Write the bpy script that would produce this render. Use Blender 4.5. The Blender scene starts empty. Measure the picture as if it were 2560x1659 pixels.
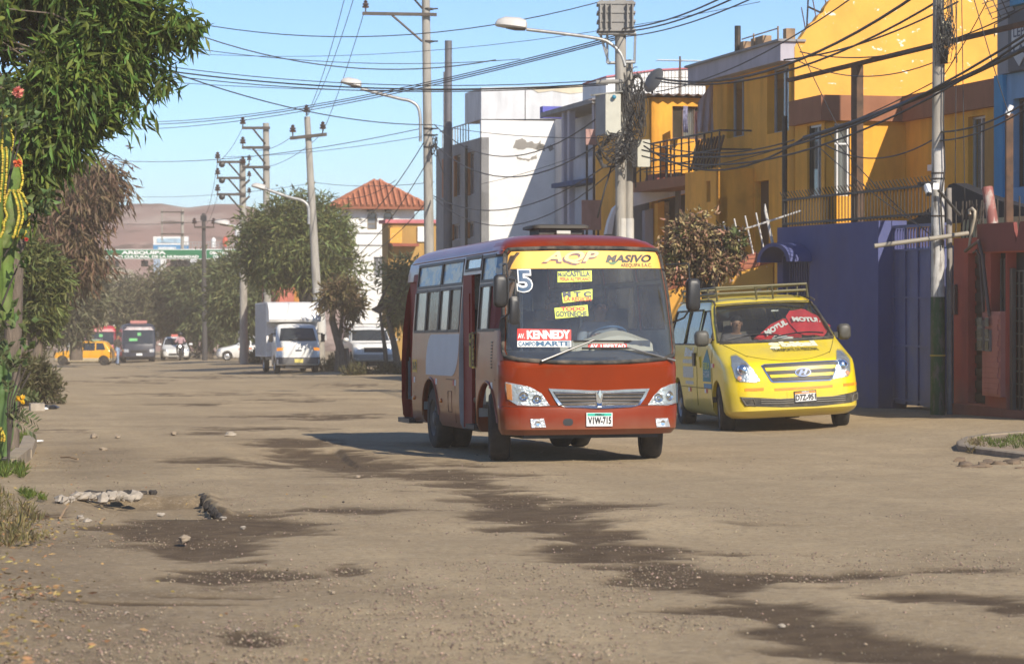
import bpy,math,random
import numpy as np
from mathutils import Vector,Matrix,noise
from mathutils.geometry import delaunay_2d_cdt,tessellate_polygon
random.seed(7);RNG=np.random.default_rng(7)
scene=bpy.context.scene
COL=scene.collection
R=math.radians
F,CX,HY,EYE=6200.0,1280.0,720.0,1.9
TH=R(13.3);CS,SN=math.cos(TH),math.sin(TH)
def P(px,py,Y):return Vector(((px-CX)/F*Y,Y,EYE+(HY-py)/F*Y))
def S(u,v,z=0.0):return Vector((v*CS-u*SN,v*SN+u*CS,z))
def UV(X,Y):return(-X*SN+Y*CS,X*CS+Y*SN)
def u_at(px,v):
 t=(px-CX)/F;return v*(CS-t*SN)/(t*CS+SN)
def v_at(px,u):
 t=(px-CX)/F;return u*(t*CS+SN)/(CS-t*SN)
def zz(py,u,v):return EYE+(HY-py)/F*(v*SN+u*CS)
def gz(X,Y):
 u,v=UV(X,Y)
 return 0.61-0.02177*Y+0.047*min(max(v-11.3,0),3.9)+0.04*min(max(0.9-v,0),1.0)
def G(X,Y):return Vector((X,Y,gz(X,Y)))
def GS(u,v):
 p=S(u,v);p.z=gz(p.x,p.y);return p
def gy(py):return 8000.0/(py-855.0)
EU=Vector((-SN,CS,0));EV=Vector((CS,SN,0));EZ=Vector((0,0,1))
FRAME={}
def tag(o,label=None,cat=None,group=None,kind=None):
 if label:o['label']=label
 if cat:o['category']=cat
 if group:o['group']=group
 if kind:o['kind']=kind
 return o
def thing(name,label,cat,loc=(0,0,0),rot=None,group=None):
 o=bpy.data.objects.new(name,None);COL.objects.link(o)
 m=Matrix.Translation(Vector(loc))
 if rot is not None:m=m@rot.to_4x4()
 o.matrix_world=m;FRAME[o.name]=m;o.empty_display_size=0.2
 return tag(o,label,cat,group)
def frame_of(o):
 while o is not None:
  if o.name in FRAME:return FRAME[o.name]
  o=o.parent
 return Matrix.Identity(4)
class MB:
 def __init__(s):s.v=[];s.f=[];s.mi=[];s.cur=0
 def add(s,vs,fs):
  b=len(s.v);s.v.extend(Vector(q)for q in vs)
  for f in fs:s.f.append([b+i for i in f]);s.mi.append(s.cur)
  return s
 def box(s,c,size,rot=None):
  c=Vector(c);h=[x/2 for x in size]
  vs=[Vector((sx*h[0],sy*h[1],sz*h[2]))for sx in(-1,1)for sy in(-1,1)for sz in(-1,1)]
  if rot is not None:vs=[rot@q for q in vs]
  return s.add([c+q for q in vs],[(0,1,3,2),(4,6,7,5),(0,4,5,1),(2,3,7,6),(0,2,6,4),(1,5,7,3)])
 def sbox(s,u0,u1,v0,v1,z0,z1):
  q=[S(u,v,z)for u in(u0,u1)for v in(v0,v1)for z in(z0,z1)]
  return s.add(q,[(0,1,3,2),(4,6,7,5),(0,4,5,1),(2,3,7,6),(0,2,6,4),(1,5,7,3)])
 def quad(s,a,b,c,d):return s.add([a,b,c,d],[(0,1,2,3)])
 def tube(s,pts,r,n=8,caps=True,flat=1.0):
  pts=[Vector(p)for p in pts];m=len(pts)
  rs=[r]*m if not hasattr(r,'__len__')else list(r)
  up=None;vs=[];fs=[]
  for i,p in enumerate(pts):
   d=(pts[min(i+1,m-1)]-pts[max(i-1,0)])
   if d.length<1e-9:d=Vector((0,0,1))
   d.normalize()
   if up is None:up=d.orthogonal().normalized()
   up=up-d*up.dot(d)
   if up.length<1e-6:up=d.orthogonal()
   up.normalize();w=d.cross(up)
   for k in range(n):
    a=2*math.pi*k/n
    vs.append(p+up*(rs[i]*math.cos(a))+w*(rs[i]*flat*math.sin(a)))
  for i in range(m-1):
   for k in range(n):
    fs.append((i*n+k,i*n+(k+1)%n,(i+1)*n+(k+1)%n,(i+1)*n+k))
  if caps:
   fs.append(tuple(range(n-1,-1,-1)));fs.append(tuple((m-1)*n+k for k in range(n)))
  return s.add(vs,fs)
 def loft(s,rings,caps=True,closed=True):
  n=len(rings[0]);vs=[q for r in rings for q in r];fs=[]
  for i in range(len(rings)-1):
   for k in range(n if closed else n-1):
    fs.append((i*n+k,i*n+(k+1)%n,(i+1)*n+(k+1)%n,(i+1)*n+k))
  if caps:
   fs.append(tuple(range(n-1,-1,-1)));b=(len(rings)-1)*n;fs.append(tuple(b+k for k in range(n)))
  return s.add(vs,fs)
 def prism(s,poly,o,ex,ey,ez,d0,d1):
  o,ex,ey,ez=Vector(o),Vector(ex),Vector(ey),Vector(ez);n=len(poly)
  vs=[o+ex*a+ey*b+ez*d0 for a,b in poly]+[o+ex*a+ey*b+ez*d1 for a,b in poly]
  fs=[tuple(range(n-1,-1,-1)),tuple(range(n,2*n))]+[(k,(k+1)%n,n+(k+1)%n,n+k)for k in range(n)]
  return s.add(vs,fs)
 def ball(s,c,r,nu=12,nv=8):
  c=Vector(c);r=r if hasattr(r,'__len__')else(r,r,r)
  vs=[c+Vector((0,0,-r[2]))];fs=[]
  for j in range(1,nv):
   t=-math.pi/2+math.pi*j/nv
   for k in range(nu):
    a=2*math.pi*k/nu
    vs.append(c+Vector((r[0]*math.cos(t)*math.cos(a),r[1]*math.cos(t)*math.sin(a),r[2]*math.sin(t))))
  vs.append(c+Vector((0,0,r[2])))
  for k in range(nu):
   fs.append((0,1+(k+1)%nu,1+k));L=1+(nv-2)*nu;fs.append((L+k,L+(k+1)%nu,len(vs)-1))
  for j in range(nv-2):
   for k in range(nu):
    a=1+j*nu;fs.append((a+k,a+(k+1)%nu,a+nu+(k+1)%nu,a+nu+k))
  return s.add(vs,fs)
 def lathe(s,prof,o,ax,n=24,caps=False):
  o=Vector(o);ax=Vector(ax).normalized();e1=ax.orthogonal().normalized();e2=ax.cross(e1)
  rings=[[o+ax*h+(e1*math.cos(2*math.pi*k/n)+e2*math.sin(2*math.pi*k/n))*r for k in range(n)]for r,h in prof]
  return s.loft(rings,caps=caps)
 def wall(s,o,ex,ez,W,H,thick,holes):
  o,ex,ez=Vector(o),Vector(ex),Vector(ez);n=ex.cross(ez)
  xs=sorted({0,W}|{h[0]for h in holes}|{h[1]for h in holes});zs=sorted({0,H}|{h[2]for h in holes}|{h[3]for h in holes})
  def hole(x,z):return any(h[0]<x<h[1]and h[2]<z<h[3]for h in holes)or not(0<x<W and 0<z<H)
  q=lambda x,z,d:o+ex*x+ez*z-n*d
  for i in range(len(xs)-1):
   for j in range(len(zs)-1):
    x0,x1,z0,z1=xs[i],xs[i+1],zs[j],zs[j+1];xm,zm=(x0+x1)/2,(z0+z1)/2
    if hole(xm,zm):continue
    s.quad(q(x0,z0,0),q(x1,z0,0),q(x1,z1,0),q(x0,z1,0));s.quad(q(x1,z0,thick),q(x0,z0,thick),q(x0,z1,thick),q(x1,z1,thick))
    if hole((xs[i-1]+x0)/2 if i else-1,zm):s.quad(q(x0,z0,thick),q(x0,z0,0),q(x0,z1,0),q(x0,z1,thick))
    if hole((xs[i+2]+x1)/2 if i+2<len(xs)else W+1,zm):s.quad(q(x1,z0,0),q(x1,z0,thick),q(x1,z1,thick),q(x1,z1,0))
    if hole(xm,(zs[j-1]+z0)/2 if j else-1):s.quad(q(x0,z0,thick),q(x1,z0,thick),q(x1,z0,0),q(x0,z0,0))
    if hole(xm,(zs[j+2]+z1)/2 if j+2<len(zs)else H+1):s.quad(q(x0,z1,0),q(x1,z1,0),q(x1,z1,thick),q(x0,z1,thick))
  return s
 def build(s,name,mat,parent=None,smooth=None,world=False,origin=None,fix=True):
  me=bpy.data.meshes.new(name)
  vs=s.v
  if world and parent is not None:
   inv=frame_of(parent).inverted();vs=[inv@q for q in vs]
  loc=None
  if parent is None and vs:
   loc=Vector(origin)if origin is not None else Vector((sum(q.x for q in vs)/len(vs),sum(q.y for q in vs)/len(vs),min(q.z for q in vs)))
   vs=[q-loc for q in vs]
  me.from_pydata([tuple(q)for q in vs],[],s.f);me.update()
  return finish(me,name,mat,parent,smooth,loc,s.mi)
def finish(me,name,mat,parent=None,smooth=None,loc=None,mi=None):
 mats=mat if isinstance(mat,(list,tuple))else[mat]
 for m in mats:me.materials.append(m)
 if mi is not None and len(mats)>1:me.polygons.foreach_set('material_index',mi)
 if smooth is not None:
  me.polygons.foreach_set('use_smooth',[True]*len(me.polygons));me.set_sharp_from_angle(angle=R(smooth))
 o=bpy.data.objects.new(name,me);COL.objects.link(o)
 if parent is not None:o.parent=parent
 if loc is not None:o.location=loc;FRAME[o.name]=Matrix.Translation(loc)
 return o
def evaluated(o):
 dg=bpy.context.evaluated_depsgraph_get();dg.update()
 return bpy.data.meshes.new_from_object(o.evaluated_get(dg))
def raw(mb,flip=False):
 me=bpy.data.meshes.new('tmp');me.from_pydata([tuple(q)for q in mb.v],[],mb.f);me.update()
 import bmesh
 bm=bmesh.new();bm.from_mesh(me);bmesh.ops.recalc_face_normals(bm,faces=bm.faces);bm.to_mesh(me);bm.free()
 o=bpy.data.objects.new('tmp',me);COL.objects.link(o);return o
def carve(base,cutters):
 """boolean difference: base MB minus each cutter MB; returns a mesh"""
 ob=raw(base);obs=[]
 for c in cutters:
  oc=raw(c);obs.append(oc);md=ob.modifiers.new('b','BOOLEAN');md.operation='DIFFERENCE';md.object=oc;md.solver='EXACT'
 me=evaluated(ob)
 for q in obs+[ob]:
  m0=q.data;bpy.data.objects.remove(q);bpy.data.meshes.remove(m0)
 return me
def patch(mb,poly,mapf,d0,d1,res=0.05):
 """a plate with outline poly (a,b) lying on a curved surface mapf(a,b,d), from depth d0 (outer) to d1 (inner)"""
 pts=[]
 n=len(poly)
 for i in range(n):
  a,b=Vector(poly[i]),Vector(poly[(i+1)%n]);k=max(1,int((b-a).length/res+.5))
  for j in range(k):pts.append(a+(b-a)*(j/k))
 nb=len(pts)
 x0,x1=min(p.x for p in pts),max(p.x for p in pts);y0,y1=min(p.y for p in pts),max(p.y for p in pts)
 inner=[]
 def inside(p):
  c=False
  for i in range(nb):
   a,b=pts[i],pts[i-1]
   if(a.y>p.y)!=(b.y>p.y)and p.x<(b.x-a.x)*(p.y-a.y)/(b.y-a.y)+a.x:c=not c
  return c
 nx,ny=int((x1-x0)/res),int((y1-y0)/res)
 if nx*ny<4000:
  for i in range(1,nx+1):
   for j in range(1,ny+1):
    p=Vector((x0+(x1-x0)*i/(nx+1),y0+(y1-y0)*j/(ny+1)))
    if inside(p):inner.append(p)
 vo,eo,fo,*_=delaunay_2d_cdt(pts+inner,[(i,(i+1)%nb)for i in range(nb)],[],1,1e-6)
 k=len(vo)
 vs=[mapf(p[0],p[1],d0)for p in vo]+[mapf(p[0],p[1],d1)for p in vo]
 fs=[tuple(f)for f in fo]+[tuple(k+i for i in reversed(f))for f in fo]
 cnt={}
 for f in fo:
  for i in range(len(f)):
   e=(f[i],f[(i+1)%len(f)])
   cnt[e]=cnt.get(e,0)+1
 for(a,b)in cnt:
  if(b,a)not in cnt:fs.append((b,a,k+a,k+b))
 return mb.add(vs,fs)
def rrect(x0,x1,y0,y1,r,n=5):
 out=[]
 for cx,cy,a0 in((x1-r,y1-r,0),(x0+r,y1-r,90),(x0+r,y0+r,180),(x1-r,y0+r,270)):
  for k in range(n+1):
   a=R(a0+90*k/n);out.append((cx+r*math.cos(a),cy+r*math.sin(a)))
 return out
def text2d(body,bold=0.0,shear=0.0):
 """outline of a word as flat mesh data, unit box"""
 cu=bpy.data.curves.new('t','FONT');cu.body=body;cu.offset=bold;cu.resolution_u=3
 o=bpy.data.objects.new('t',cu);COL.objects.link(o)
 me=evaluated(o);vs=[(v.co.x+shear*v.co.y,v.co.y)for v in me.vertices];fs=[tuple(p.vertices)for p in me.polygons]
 bpy.data.objects.remove(o);bpy.data.curves.remove(cu);bpy.data.meshes.remove(me)
 x0=min(v[0]for v in vs);x1=max(v[0]for v in vs);y0=min(v[1]for v in vs);y1=max(v[1]for v in vs)
 ar=sum(abs(sum(vs[f[i]][0]*vs[f[i-1]][1]-vs[f[i-1]][0]*vs[f[i]][1]for i in range(len(f))))/2 for f in fs)
 if ar<.12*(x1-x0)*(y1-y0)and bold>.002:return text2d(body,bold*.5 if bold>.012 else 0.0,shear)
 return[((x-x0)/(x1-x0),(y-y0)/(y1-y0))for x,y in vs],fs
def letter(mb,body,x0,x1,y0,y1,mapf,d=0.004,bold=0.0,shear=0.0,slant=0.0):
 vs,fs=text2d(body,bold,shear)
 mb.add([mapf(x0+(x1-x0)*a,y0+(y1-y0)*b+slant*a,d)for a,b in vs],fs);return mb
def sag(a,b,s,n=18):
 a,b=Vector(a),Vector(b)
 return[a.lerp(b,i/n)-Vector((0,0,4*s*(i/n)*(1-i/n)))for i in range(n+1)]
def copy_tree(o,parent=None):
 c=o.copy();COL.objects.link(c)
 if parent is not None:c.parent=parent
 for ch in list(o.children):copy_tree(ch,c)
 return c
def srgb(r,g,b):
 f=lambda c:(c/255/12.92)if c/255<=.04045 else((c/255+.055)/1.055)**2.4
 return(f(r),f(g),f(b))
MATS={}
def mat(name,col,rough=.6,metal=0.0,var=.12,scale=3.0,bump=0.0,bscale=60.0,dirt=None,coat=0.0,spec=.5,stretch=(1,1,1),island=0.0,trl=0.0,bdist=.01,low=None):
 if name in MATS:return MATS[name]
 m=bpy.data.materials.new(name);MATS[name]=m;m.use_nodes=True
 nt=m.node_tree;N,L=nt.nodes,nt.links;b=N['Principled BSDF']
 tc=N.new('ShaderNodeTexCoord');mp=N.new('ShaderNodeMapping');mp.inputs['Scale'].default_value=stretch
 L.new(tc.outputs['Object'],mp.inputs['Vector'])
 nz=N.new('ShaderNodeTexNoise');nz.inputs['Scale'].default_value=scale;nz.inputs['Detail'].default_value=8;nz.inputs['Roughness'].default_value=.62
 L.new(mp.outputs['Vector'],nz.inputs['Vector'])
 rp=N.new('ShaderNodeValToRGB');rp.color_ramp.elements[0].position=.3;rp.color_ramp.elements[1].position=.7
 rp.color_ramp.elements[0].color=[max(0,c*(1-var))for c in col]+[1];rp.color_ramp.elements[1].color=[min(1,c*(1+var))for c in col]+[1]
 L.new(nz.outputs['Fac'],rp.inputs['Fac']);out=rp.outputs['Color']
 if dirt:
  for(dc,lo,hi,sc,st)in(dirt if isinstance(dirt,list)else[dirt]):
   mp2=N.new('ShaderNodeMapping');mp2 .inputs['Scale'].default_value=st;L.new(tc.outputs['Object'],mp2 .inputs['Vector'])
   n2=N.new('ShaderNodeTexNoise');n2 .inputs['Scale'].default_value=sc;n2 .inputs['Detail'].default_value=10;n2 .inputs['Roughness'].default_value=.65
   L.new(mp2 .outputs['Vector'],n2 .inputs['Vector'])
   r2=N.new('ShaderNodeMapRange');r2 .inputs['From Min'].default_value=lo;r2 .inputs['From Max'].default_value=hi;L.new(n2 .outputs['Fac'],r2 .inputs['Value'])
   mx=N.new('ShaderNodeMixRGB');mx.inputs['Color2'].default_value=list(dc)+[1];L.new(r2 .outputs['Result'],mx.inputs['Fac']);L.new(out,mx.inputs['Color1']);out=mx.outputs['Color']
 if low:
  lc,lz0,lz1,la=low;sx=N.new('ShaderNodeSeparateXYZ');L.new(tc.outputs['Object'],sx.inputs[0]);nl=N.new('ShaderNodeTexNoise');nl.inputs['Scale'].default_value=3.5;nl.inputs['Detail'].default_value=9;L.new(tc.outputs['Object'],nl.inputs['Vector'])
  ad=N.new('ShaderNodeMath');ad.operation='MULTIPLY_ADD';ad.inputs[1].default_value=lz1-lz0;L.new(nl.outputs['Fac'],ad.inputs[0]);L.new(sx.outputs['Z'],ad.inputs[2])
  r5=N.new('ShaderNodeMapRange');r5 .inputs[1].default_value=lz1+(lz1-lz0)*.4;r5 .inputs[2].default_value=lz0+(lz1-lz0)*.4;r5 .inputs[4].default_value=la;L.new(ad.outputs[0],r5 .inputs[0])
  m5=N.new('ShaderNodeMixRGB');m5 .inputs['Color2'].default_value=list(lc)+[1];L.new(r5 .outputs[0],m5 .inputs['Fac']);L.new(out,m5 .inputs['Color1']);out=m5 .outputs['Color']
 if island:
  ge=N.new('ShaderNodeNewGeometry');hs=N.new('ShaderNodeHueSaturation');r3=N.new('ShaderNodeMapRange')
  r3 .inputs['To Min'].default_value=1-island;r3 .inputs['To Max'].default_value=1+island
  L.new(ge.outputs['Random Per Island'],r3 .inputs['Value']);L.new(r3 .outputs['Result'],hs.inputs['Value'])
  r4=N.new('ShaderNodeMapRange');r4 .inputs['To Min'].default_value=.5-.045*island*2;r4 .inputs['To Max'].default_value=.5+.03*island*2
  wn=N.new('ShaderNodeMath');wn.operation='FRACT';wm=N.new('ShaderNodeMath');wm.operation='MULTIPLY';wm.inputs[1].default_value=17.3
  L.new(ge.outputs['Random Per Island'],wm.inputs[0]);L.new(wm.outputs[0],wn.inputs[0]);L.new(wn.outputs[0],r4 .inputs['Value']);L.new(r4 .outputs['Result'],hs.inputs['Hue'])
  L.new(out,hs.inputs['Color']);out=hs.outputs['Color']
 L.new(out,b.inputs['Base Color'])
 b.inputs['Roughness'].default_value=rough;b.inputs['Metallic'].default_value=metal
 b.inputs['Coat Weight'].default_value=coat;b.inputs['Coat Roughness'].default_value=.06;b.inputs['Specular IOR Level'].default_value=spec
 if bump:
  n3=N.new('ShaderNodeTexNoise');n3 .inputs['Scale'].default_value=bscale;n3 .inputs['Detail'].default_value=6;L.new(mp.outputs['Vector'],n3 .inputs['Vector'])
  bp=N.new('ShaderNodeBump');bp.inputs['Strength'].default_value=bump;bp.inputs['Distance'].default_value=bdist;L.new(n3 .outputs['Fac'],bp.inputs['Height']);L.new(bp.outputs['Normal'],b.inputs['Normal'])
 if trl:
  tr=N.new('ShaderNodeBsdfTranslucent');L.new(out,tr.inputs['Color']);ms=N.new('ShaderNodeMixShader');ms.inputs['Fac'].default_value=trl
  L.new(b.outputs['BSDF'],ms.inputs[1]);L.new(tr.outputs['BSDF'],ms.inputs[2]);L.new(ms.outputs['Shader'],N['Material Output'].inputs['Surface'])
 return m
def glass(name,tint=(.8,.85,.83),rough=.02,dust=None,ior=1.5,damt=.25):
 if name in MATS:return MATS[name]
 m=bpy.data.materials.new(name);MATS[name]=m;m.use_nodes=True;nt=m.node_tree;N,L=nt.nodes,nt.links;N.remove(N['Principled BSDF'])
 tr=N.new('ShaderNodeBsdfTransparent');tr.inputs['Color'].default_value=list(tint)+[1]
 gl=N.new('ShaderNodeBsdfGlossy');gl.inputs['Roughness'].default_value=rough
 fr=N.new('ShaderNodeLayerWeight');fr.inputs['Blend'].default_value=.5
 pw=N.new('ShaderNodeMath');pw.operation='POWER';pw.inputs[1].default_value=4.2;L.new(fr.outputs['Facing'],pw.inputs[0])
 ma=N.new('ShaderNodeMath');ma.operation='MULTIPLY_ADD';ma.inputs[1].default_value=.85;ma.inputs[2].default_value=(ior-1)**2/(ior+1)**2;L.new(pw.outputs[0],ma.inputs[0])
 mx=N.new('ShaderNodeMixShader');L.new(ma.outputs[0],mx.inputs['Fac']);L.new(tr.outputs['BSDF'],mx.inputs[1]);L.new(gl.outputs['BSDF'],mx.inputs[2])
 out=mx.outputs['Shader']
 if dust:
  tc=N.new('ShaderNodeTexCoord');nz=N.new('ShaderNodeTexNoise');nz.inputs['Scale'].default_value=2.5;nz.inputs['Detail'].default_value=9;L.new(tc.outputs['Object'],nz.inputs['Vector'])
  mr=N.new('ShaderNodeMapRange');mr.inputs['From Min'].default_value=.3;mr.inputs['From Max'].default_value=.75;mr.inputs['To Max'].default_value=damt;mr.inputs['To Min'].default_value=damt*.35;L.new(nz.outputs['Fac'],mr.inputs['Value'])
  df=N.new('ShaderNodeBsdfDiffuse');df.inputs['Color'].default_value=list(dust)+[1]
  m2=N.new('ShaderNodeMixShader');L.new(mr.outputs['Result'],m2 .inputs['Fac']);L.new(out,m2 .inputs[1]);L.new(df.outputs['BSDF'],m2 .inputs[2]);out=m2 .outputs['Shader']
 L.new(out,N['Material Output'].inputs['Surface']);return m
DUST=(.40,.31,.215)
M=dict(black=mat('black_plastic',(.022,.022,.024),.45,var=.3,scale=8),rubber=mat('black_rubber',(.028,.027,.026),.8,var=.3,scale=12,dirt=((.22,.17,.12),.45,.85,6,(1,1,1))),tyre=mat('dusty_tyre',(.022,.021,.020),.85,var=.3,scale=14,bump=.4,bscale=120,dirt=((.11,.085,.06),.45,.95,5,(1,1,1))),chrome=mat('chrome',(.78,.78,.8),.12,1.0,var=.05),lamp_chrome=mat('lamp_reflector',(.80,.80,.79),.28,.75,var=.15,scale=20,bump=.8,bscale=34,bdist=.015),white=mat('white_vinyl',(.78,.78,.76),.5,var=.06),dark_metal=mat('dark_metal',(.05,.047,.045),.6,.5,var=.3,scale=10,dirt=((.16,.1,.06),.5,.8,5,(1,1,1))),rust=mat('rusty_iron',(.085,.052,.035),.8,.2,var=.35,scale=9,dirt=((.2,.1,.05),.45,.8,4,(1,1,1))),galv=mat('galvanised_steel',(.4,.4,.39),.5,.6,var=.2,scale=6),concrete=mat('pole_concrete',(.33,.31,.275),.85,var=.18,scale=3,bump=.3,bscale=60,dirt=((.16,.145,.125),.5,.8,2,(3,3,.5)),stretch=(4,4,.6)),cable=mat('cable_rubber',(.028,.028,.03),.6,var=.2),clear=glass('clear_lens',(.93,.95,.95),.03),)
class Shell:
 """rows: list of (z, y_front, y_rear, half_width, front_corner_radius, rear_corner_radius, front_bow)"""
 def __init__(s,rows,nf=10,nc=6,ns=8):
  s.rows=rows;s.nf,s.nc,s.ns=nf,nc,ns;s.zs=[r[0]for r in rows]
 def row(s,z):
  rs=s.rows
  if z<=rs[0][0]:return rs[0]
  for a,b in zip(rs,rs[1:]):
   if z<=b[0]:
    t=(z-a[0])/(b[0]-a[0]);return tuple(p+(q-p)*t for p,q in zip(a,b))
  return rs[-1]
 def fy(s,x,z):
  _,yf,yr,hw,rf,rr,bow=s.row(z);ax=min(abs(x),hw-1e-4)
  k=hw-rf;base=yf+bow*(min(ax,k)/hw)**2
  if ax>k:base+=rf-math.sqrt(max(rf*rf-(ax-k)**2,0))
  return base
 def front(s,x,z,d=0.0):
  e=.004
  yx=(s.fy(x+e,z)-s.fy(x-e,z))/(2*e);yz=(s.fy(x,z+e)-s.fy(x,z-e))/(2*e)
  n=Vector((yx,-1,yz)).normalized();return Vector((x,s.fy(x,z),z))+n*d
 def side(s,y,z,d=0.0,sgn=-1):
  _,yf,yr,hw,rf,rr,bow=s.row(z);e=.01
  hx=(s.row(z+e)[3]-s.row(z-e)[3])/(2*e);n=Vector((sgn,0,-hx)).normalized()
  yc=yf+bow*((hw-rf)/hw)**2+rf;x=hw
  if y<yc:x=hw-rf+math.sqrt(max(rf*rf-(yc-y)**2,0))if y>yc-rf else hw-rf
  yc2=yr-rr
  if y>yc2:x=hw-rr+math.sqrt(max(rr*rr-(y-yc2)**2,0))if y<yr else hw-rr
  return Vector((sgn*x,y,z))+n*d
 def rear(s,x,z,d=0.0):
  _,yf,yr,hw,rf,rr,bow=s.row(z);return Vector((x,yr+d,z))
 def ring(s,r,inset=0.0):
  z,yf,yr,hw,rf,rr,bow=r
  hw=max(hw-inset,.02);yf+=inset;yr-=inset;rf=max(rf-inset,.02);rr=max(rr-inset,.02);pts=[]
  rf=min(rf,hw*.98);rr=min(rr,hw*.98)
  k=hw-rf;bk=bow*(k/hw)**2
  for i in range(s.nf+1):
   x=-k+2*k*i/s.nf;pts.append((x,yf+bow*(x/hw)**2))
  for i in range(1,s.nc+1):
   a=math.pi/2*i/s.nc;pts.append((k+rf*math.sin(a),yf+bk+rf-rf*math.cos(a)))
  k2=hw-rr;ya,yb=yf+bk+rf,yr-rr
  for i in range(1,s.ns):pts.append((hw,ya+(yb-ya)*i/s.ns))
  for i in range(0,s.nc+1):
   a=math.pi/2*i/s.nc;pts.append((k2+rr*math.cos(a),yb+rr*math.sin(a)))
  for i in range(1,s.nf):pts.append((k2-2*k2*i/s.nf,yr))
  for i in range(0,s.nc+1):
   a=math.pi/2*i/s.nc;pts.append((-k2-rr*math.sin(a),yb+rr*math.cos(a)))
  for i in range(1,s.ns):pts.append((-hw,yb+(ya-yb)*i/s.ns))
  for i in range(0,s.nc):
   a=math.pi/2*i/s.nc;pts.append((-k-rf*math.cos(a),yf+bk+rf-rf*math.sin(a)))
  return[Vector((x,y,z))for x,y in pts]
 def solid(s,inset=0.0,z0=None,z1=None,zcap=None):
  mb=MB();rows=s.rows
  if z0 is not None:rows=[s.row(z0)[:0]+(z0,)+tuple(s.row(z0)[1:])]+[r for r in rows if z0<r[0]<(z1 or 99)]
  if z1 is not None:rows=rows+[(z1,)+tuple(s.row(z1)[1:])]
  mb.loft([s.ring(r,inset)for r in rows]);return mb
def wheel(parent,c,r,w,sgn,rim_mat,hub=.6,n=28,steer=0.0,bolts=5,tyre_mat=None,name='wheel'):
 """tyre with a rim; sgn -1 = outer face towards -x"""
 c=Vector(c);rot=Matrix.Rotation(steer,3,'Z');ax=rot@Vector((sgn,0,0))
 t=MB();rr=r*hub
 t.lathe([(rr,-w*.5),(r*.9,-w*.5),(r*.97,-w*.42),(r,-w*.28),(r,w*.28),(r*.97,w*.42),(r*.9,w*.5),(rr*1.05,w*.5),(rr,w*.44),(rr*.98,-w*.4)],c,ax,n)
 ty=t.build(name,tyre_mat or M['tyre'],parent,40)
 h=MB();h.lathe([(rr,w*.44),(rr*.9,w*.36),(rr*.82,w*.22),(rr*.5,w*.30),(rr*.34,w*.42),(rr*.30,w*.46),(.001,w*.46)],c,ax,n)
 e1=rot@Vector((0,1,0));e2=Vector((0,0,1))
 for k in range(bolts):
  a=2*math.pi*k/bolts;p=c+(e1*math.cos(a)+e2*math.sin(a))*rr*.42+ax*w*.33
  h.tube([p,p+ax*w*.1],rr*.06,6)
 h.build('rim',rim_mat,ty,40);return ty
cam=bpy.data.cameras.new('camera');cam.sensor_width=36;cam.lens=F/2560*36;cam.shift_y=-109.5/2560;cam.clip_end=3000;cam.clip_start=.1
co=bpy.data.objects.new('camera',cam);co.location=(0,0,EYE);co.rotation_euler=(math.pi/2,0,0);COL.objects.link(co);scene.camera=co
cam.dof.use_dof=True;cam.dof.focus_distance=25.5;cam.dof.aperture_fstop=5.6
SUND=(-EU*3.3+EV*1.0+EZ*2.45).normalized()
sl=bpy.data.lights.new('sun','SUN');sl.energy=5.0;sl.angle=R(.5);sl.color=(1,.90,.75)
so=bpy.data.objects.new('sun',sl);so.rotation_euler=(-SUND).to_track_quat('-Z','Y').to_euler();so.location=(20,-25,30);COL.objects.link(so)
w=bpy.data.worlds.new('World');scene.world=w;w.use_nodes=True
sk=w.node_tree.nodes.new('ShaderNodeTexSky');sk.sky_type='NISHITA';sk.sun_disc=False
sk.sun_elevation=math.asin(SUND.z);sk.sun_rotation=math.atan2(SUND.x,SUND.y);sk.altitude=2300;sk.air_density=1.0;sk.dust_density=.0;sk.ozone_density=6.0
bg=w.node_tree.nodes['Background'];bg.inputs['Strength'].default_value=.125
w.node_tree.links.new(sk.outputs['Color'],bg.inputs['Color'])
vs_=scene.view_settings;vs_.view_transform='Standard';vs_.look='None';vs_.exposure=0.44;vs_.gamma=1.0
scene.cycles.use_denoising=True;scene.cycles.max_bounces=8;scene.cycles.transparent_max_bounces=24;scene.cycles.volume_bounces=0
scene.cycles.sample_clamp_indirect=6
def vn(x,y,seed=0):
 xi=np.floor(x).astype(np.int64);yi=np.floor(y).astype(np.int64);fx=x-xi;fy=y-yi
 fx=fx*fx*(3-2*fx);fy=fy*fy*(3-2*fy)
 def h(a,b):
  n=(a*374761393+b*668265263+seed*974711)&0x7fffffff;n=((n^(n>>13))*1274126177)&0x7fffffff
  return((n^(n>>16))&0xffff)/65535.0
 return(h(xi,yi)*(1-fx)+h(xi+1,yi)*fx)*(1-fy)+(h(xi,yi+1)*(1-fx)+h(xi+1,yi+1)*fx)*fy
def fbm(x,y,o=5,seed=0,g=.55):
 t=0;a=1;s=0
 for i in range(o):t=t+a*vn(x*2**i+i*17.3,y*2**i+i*9.1,seed+i);s+=a;a*=g
 return t/s
def sst(a,b,x):
 t=np.clip((x-a)/(b-a),0,1);return t*t*(3-2*t)
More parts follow.
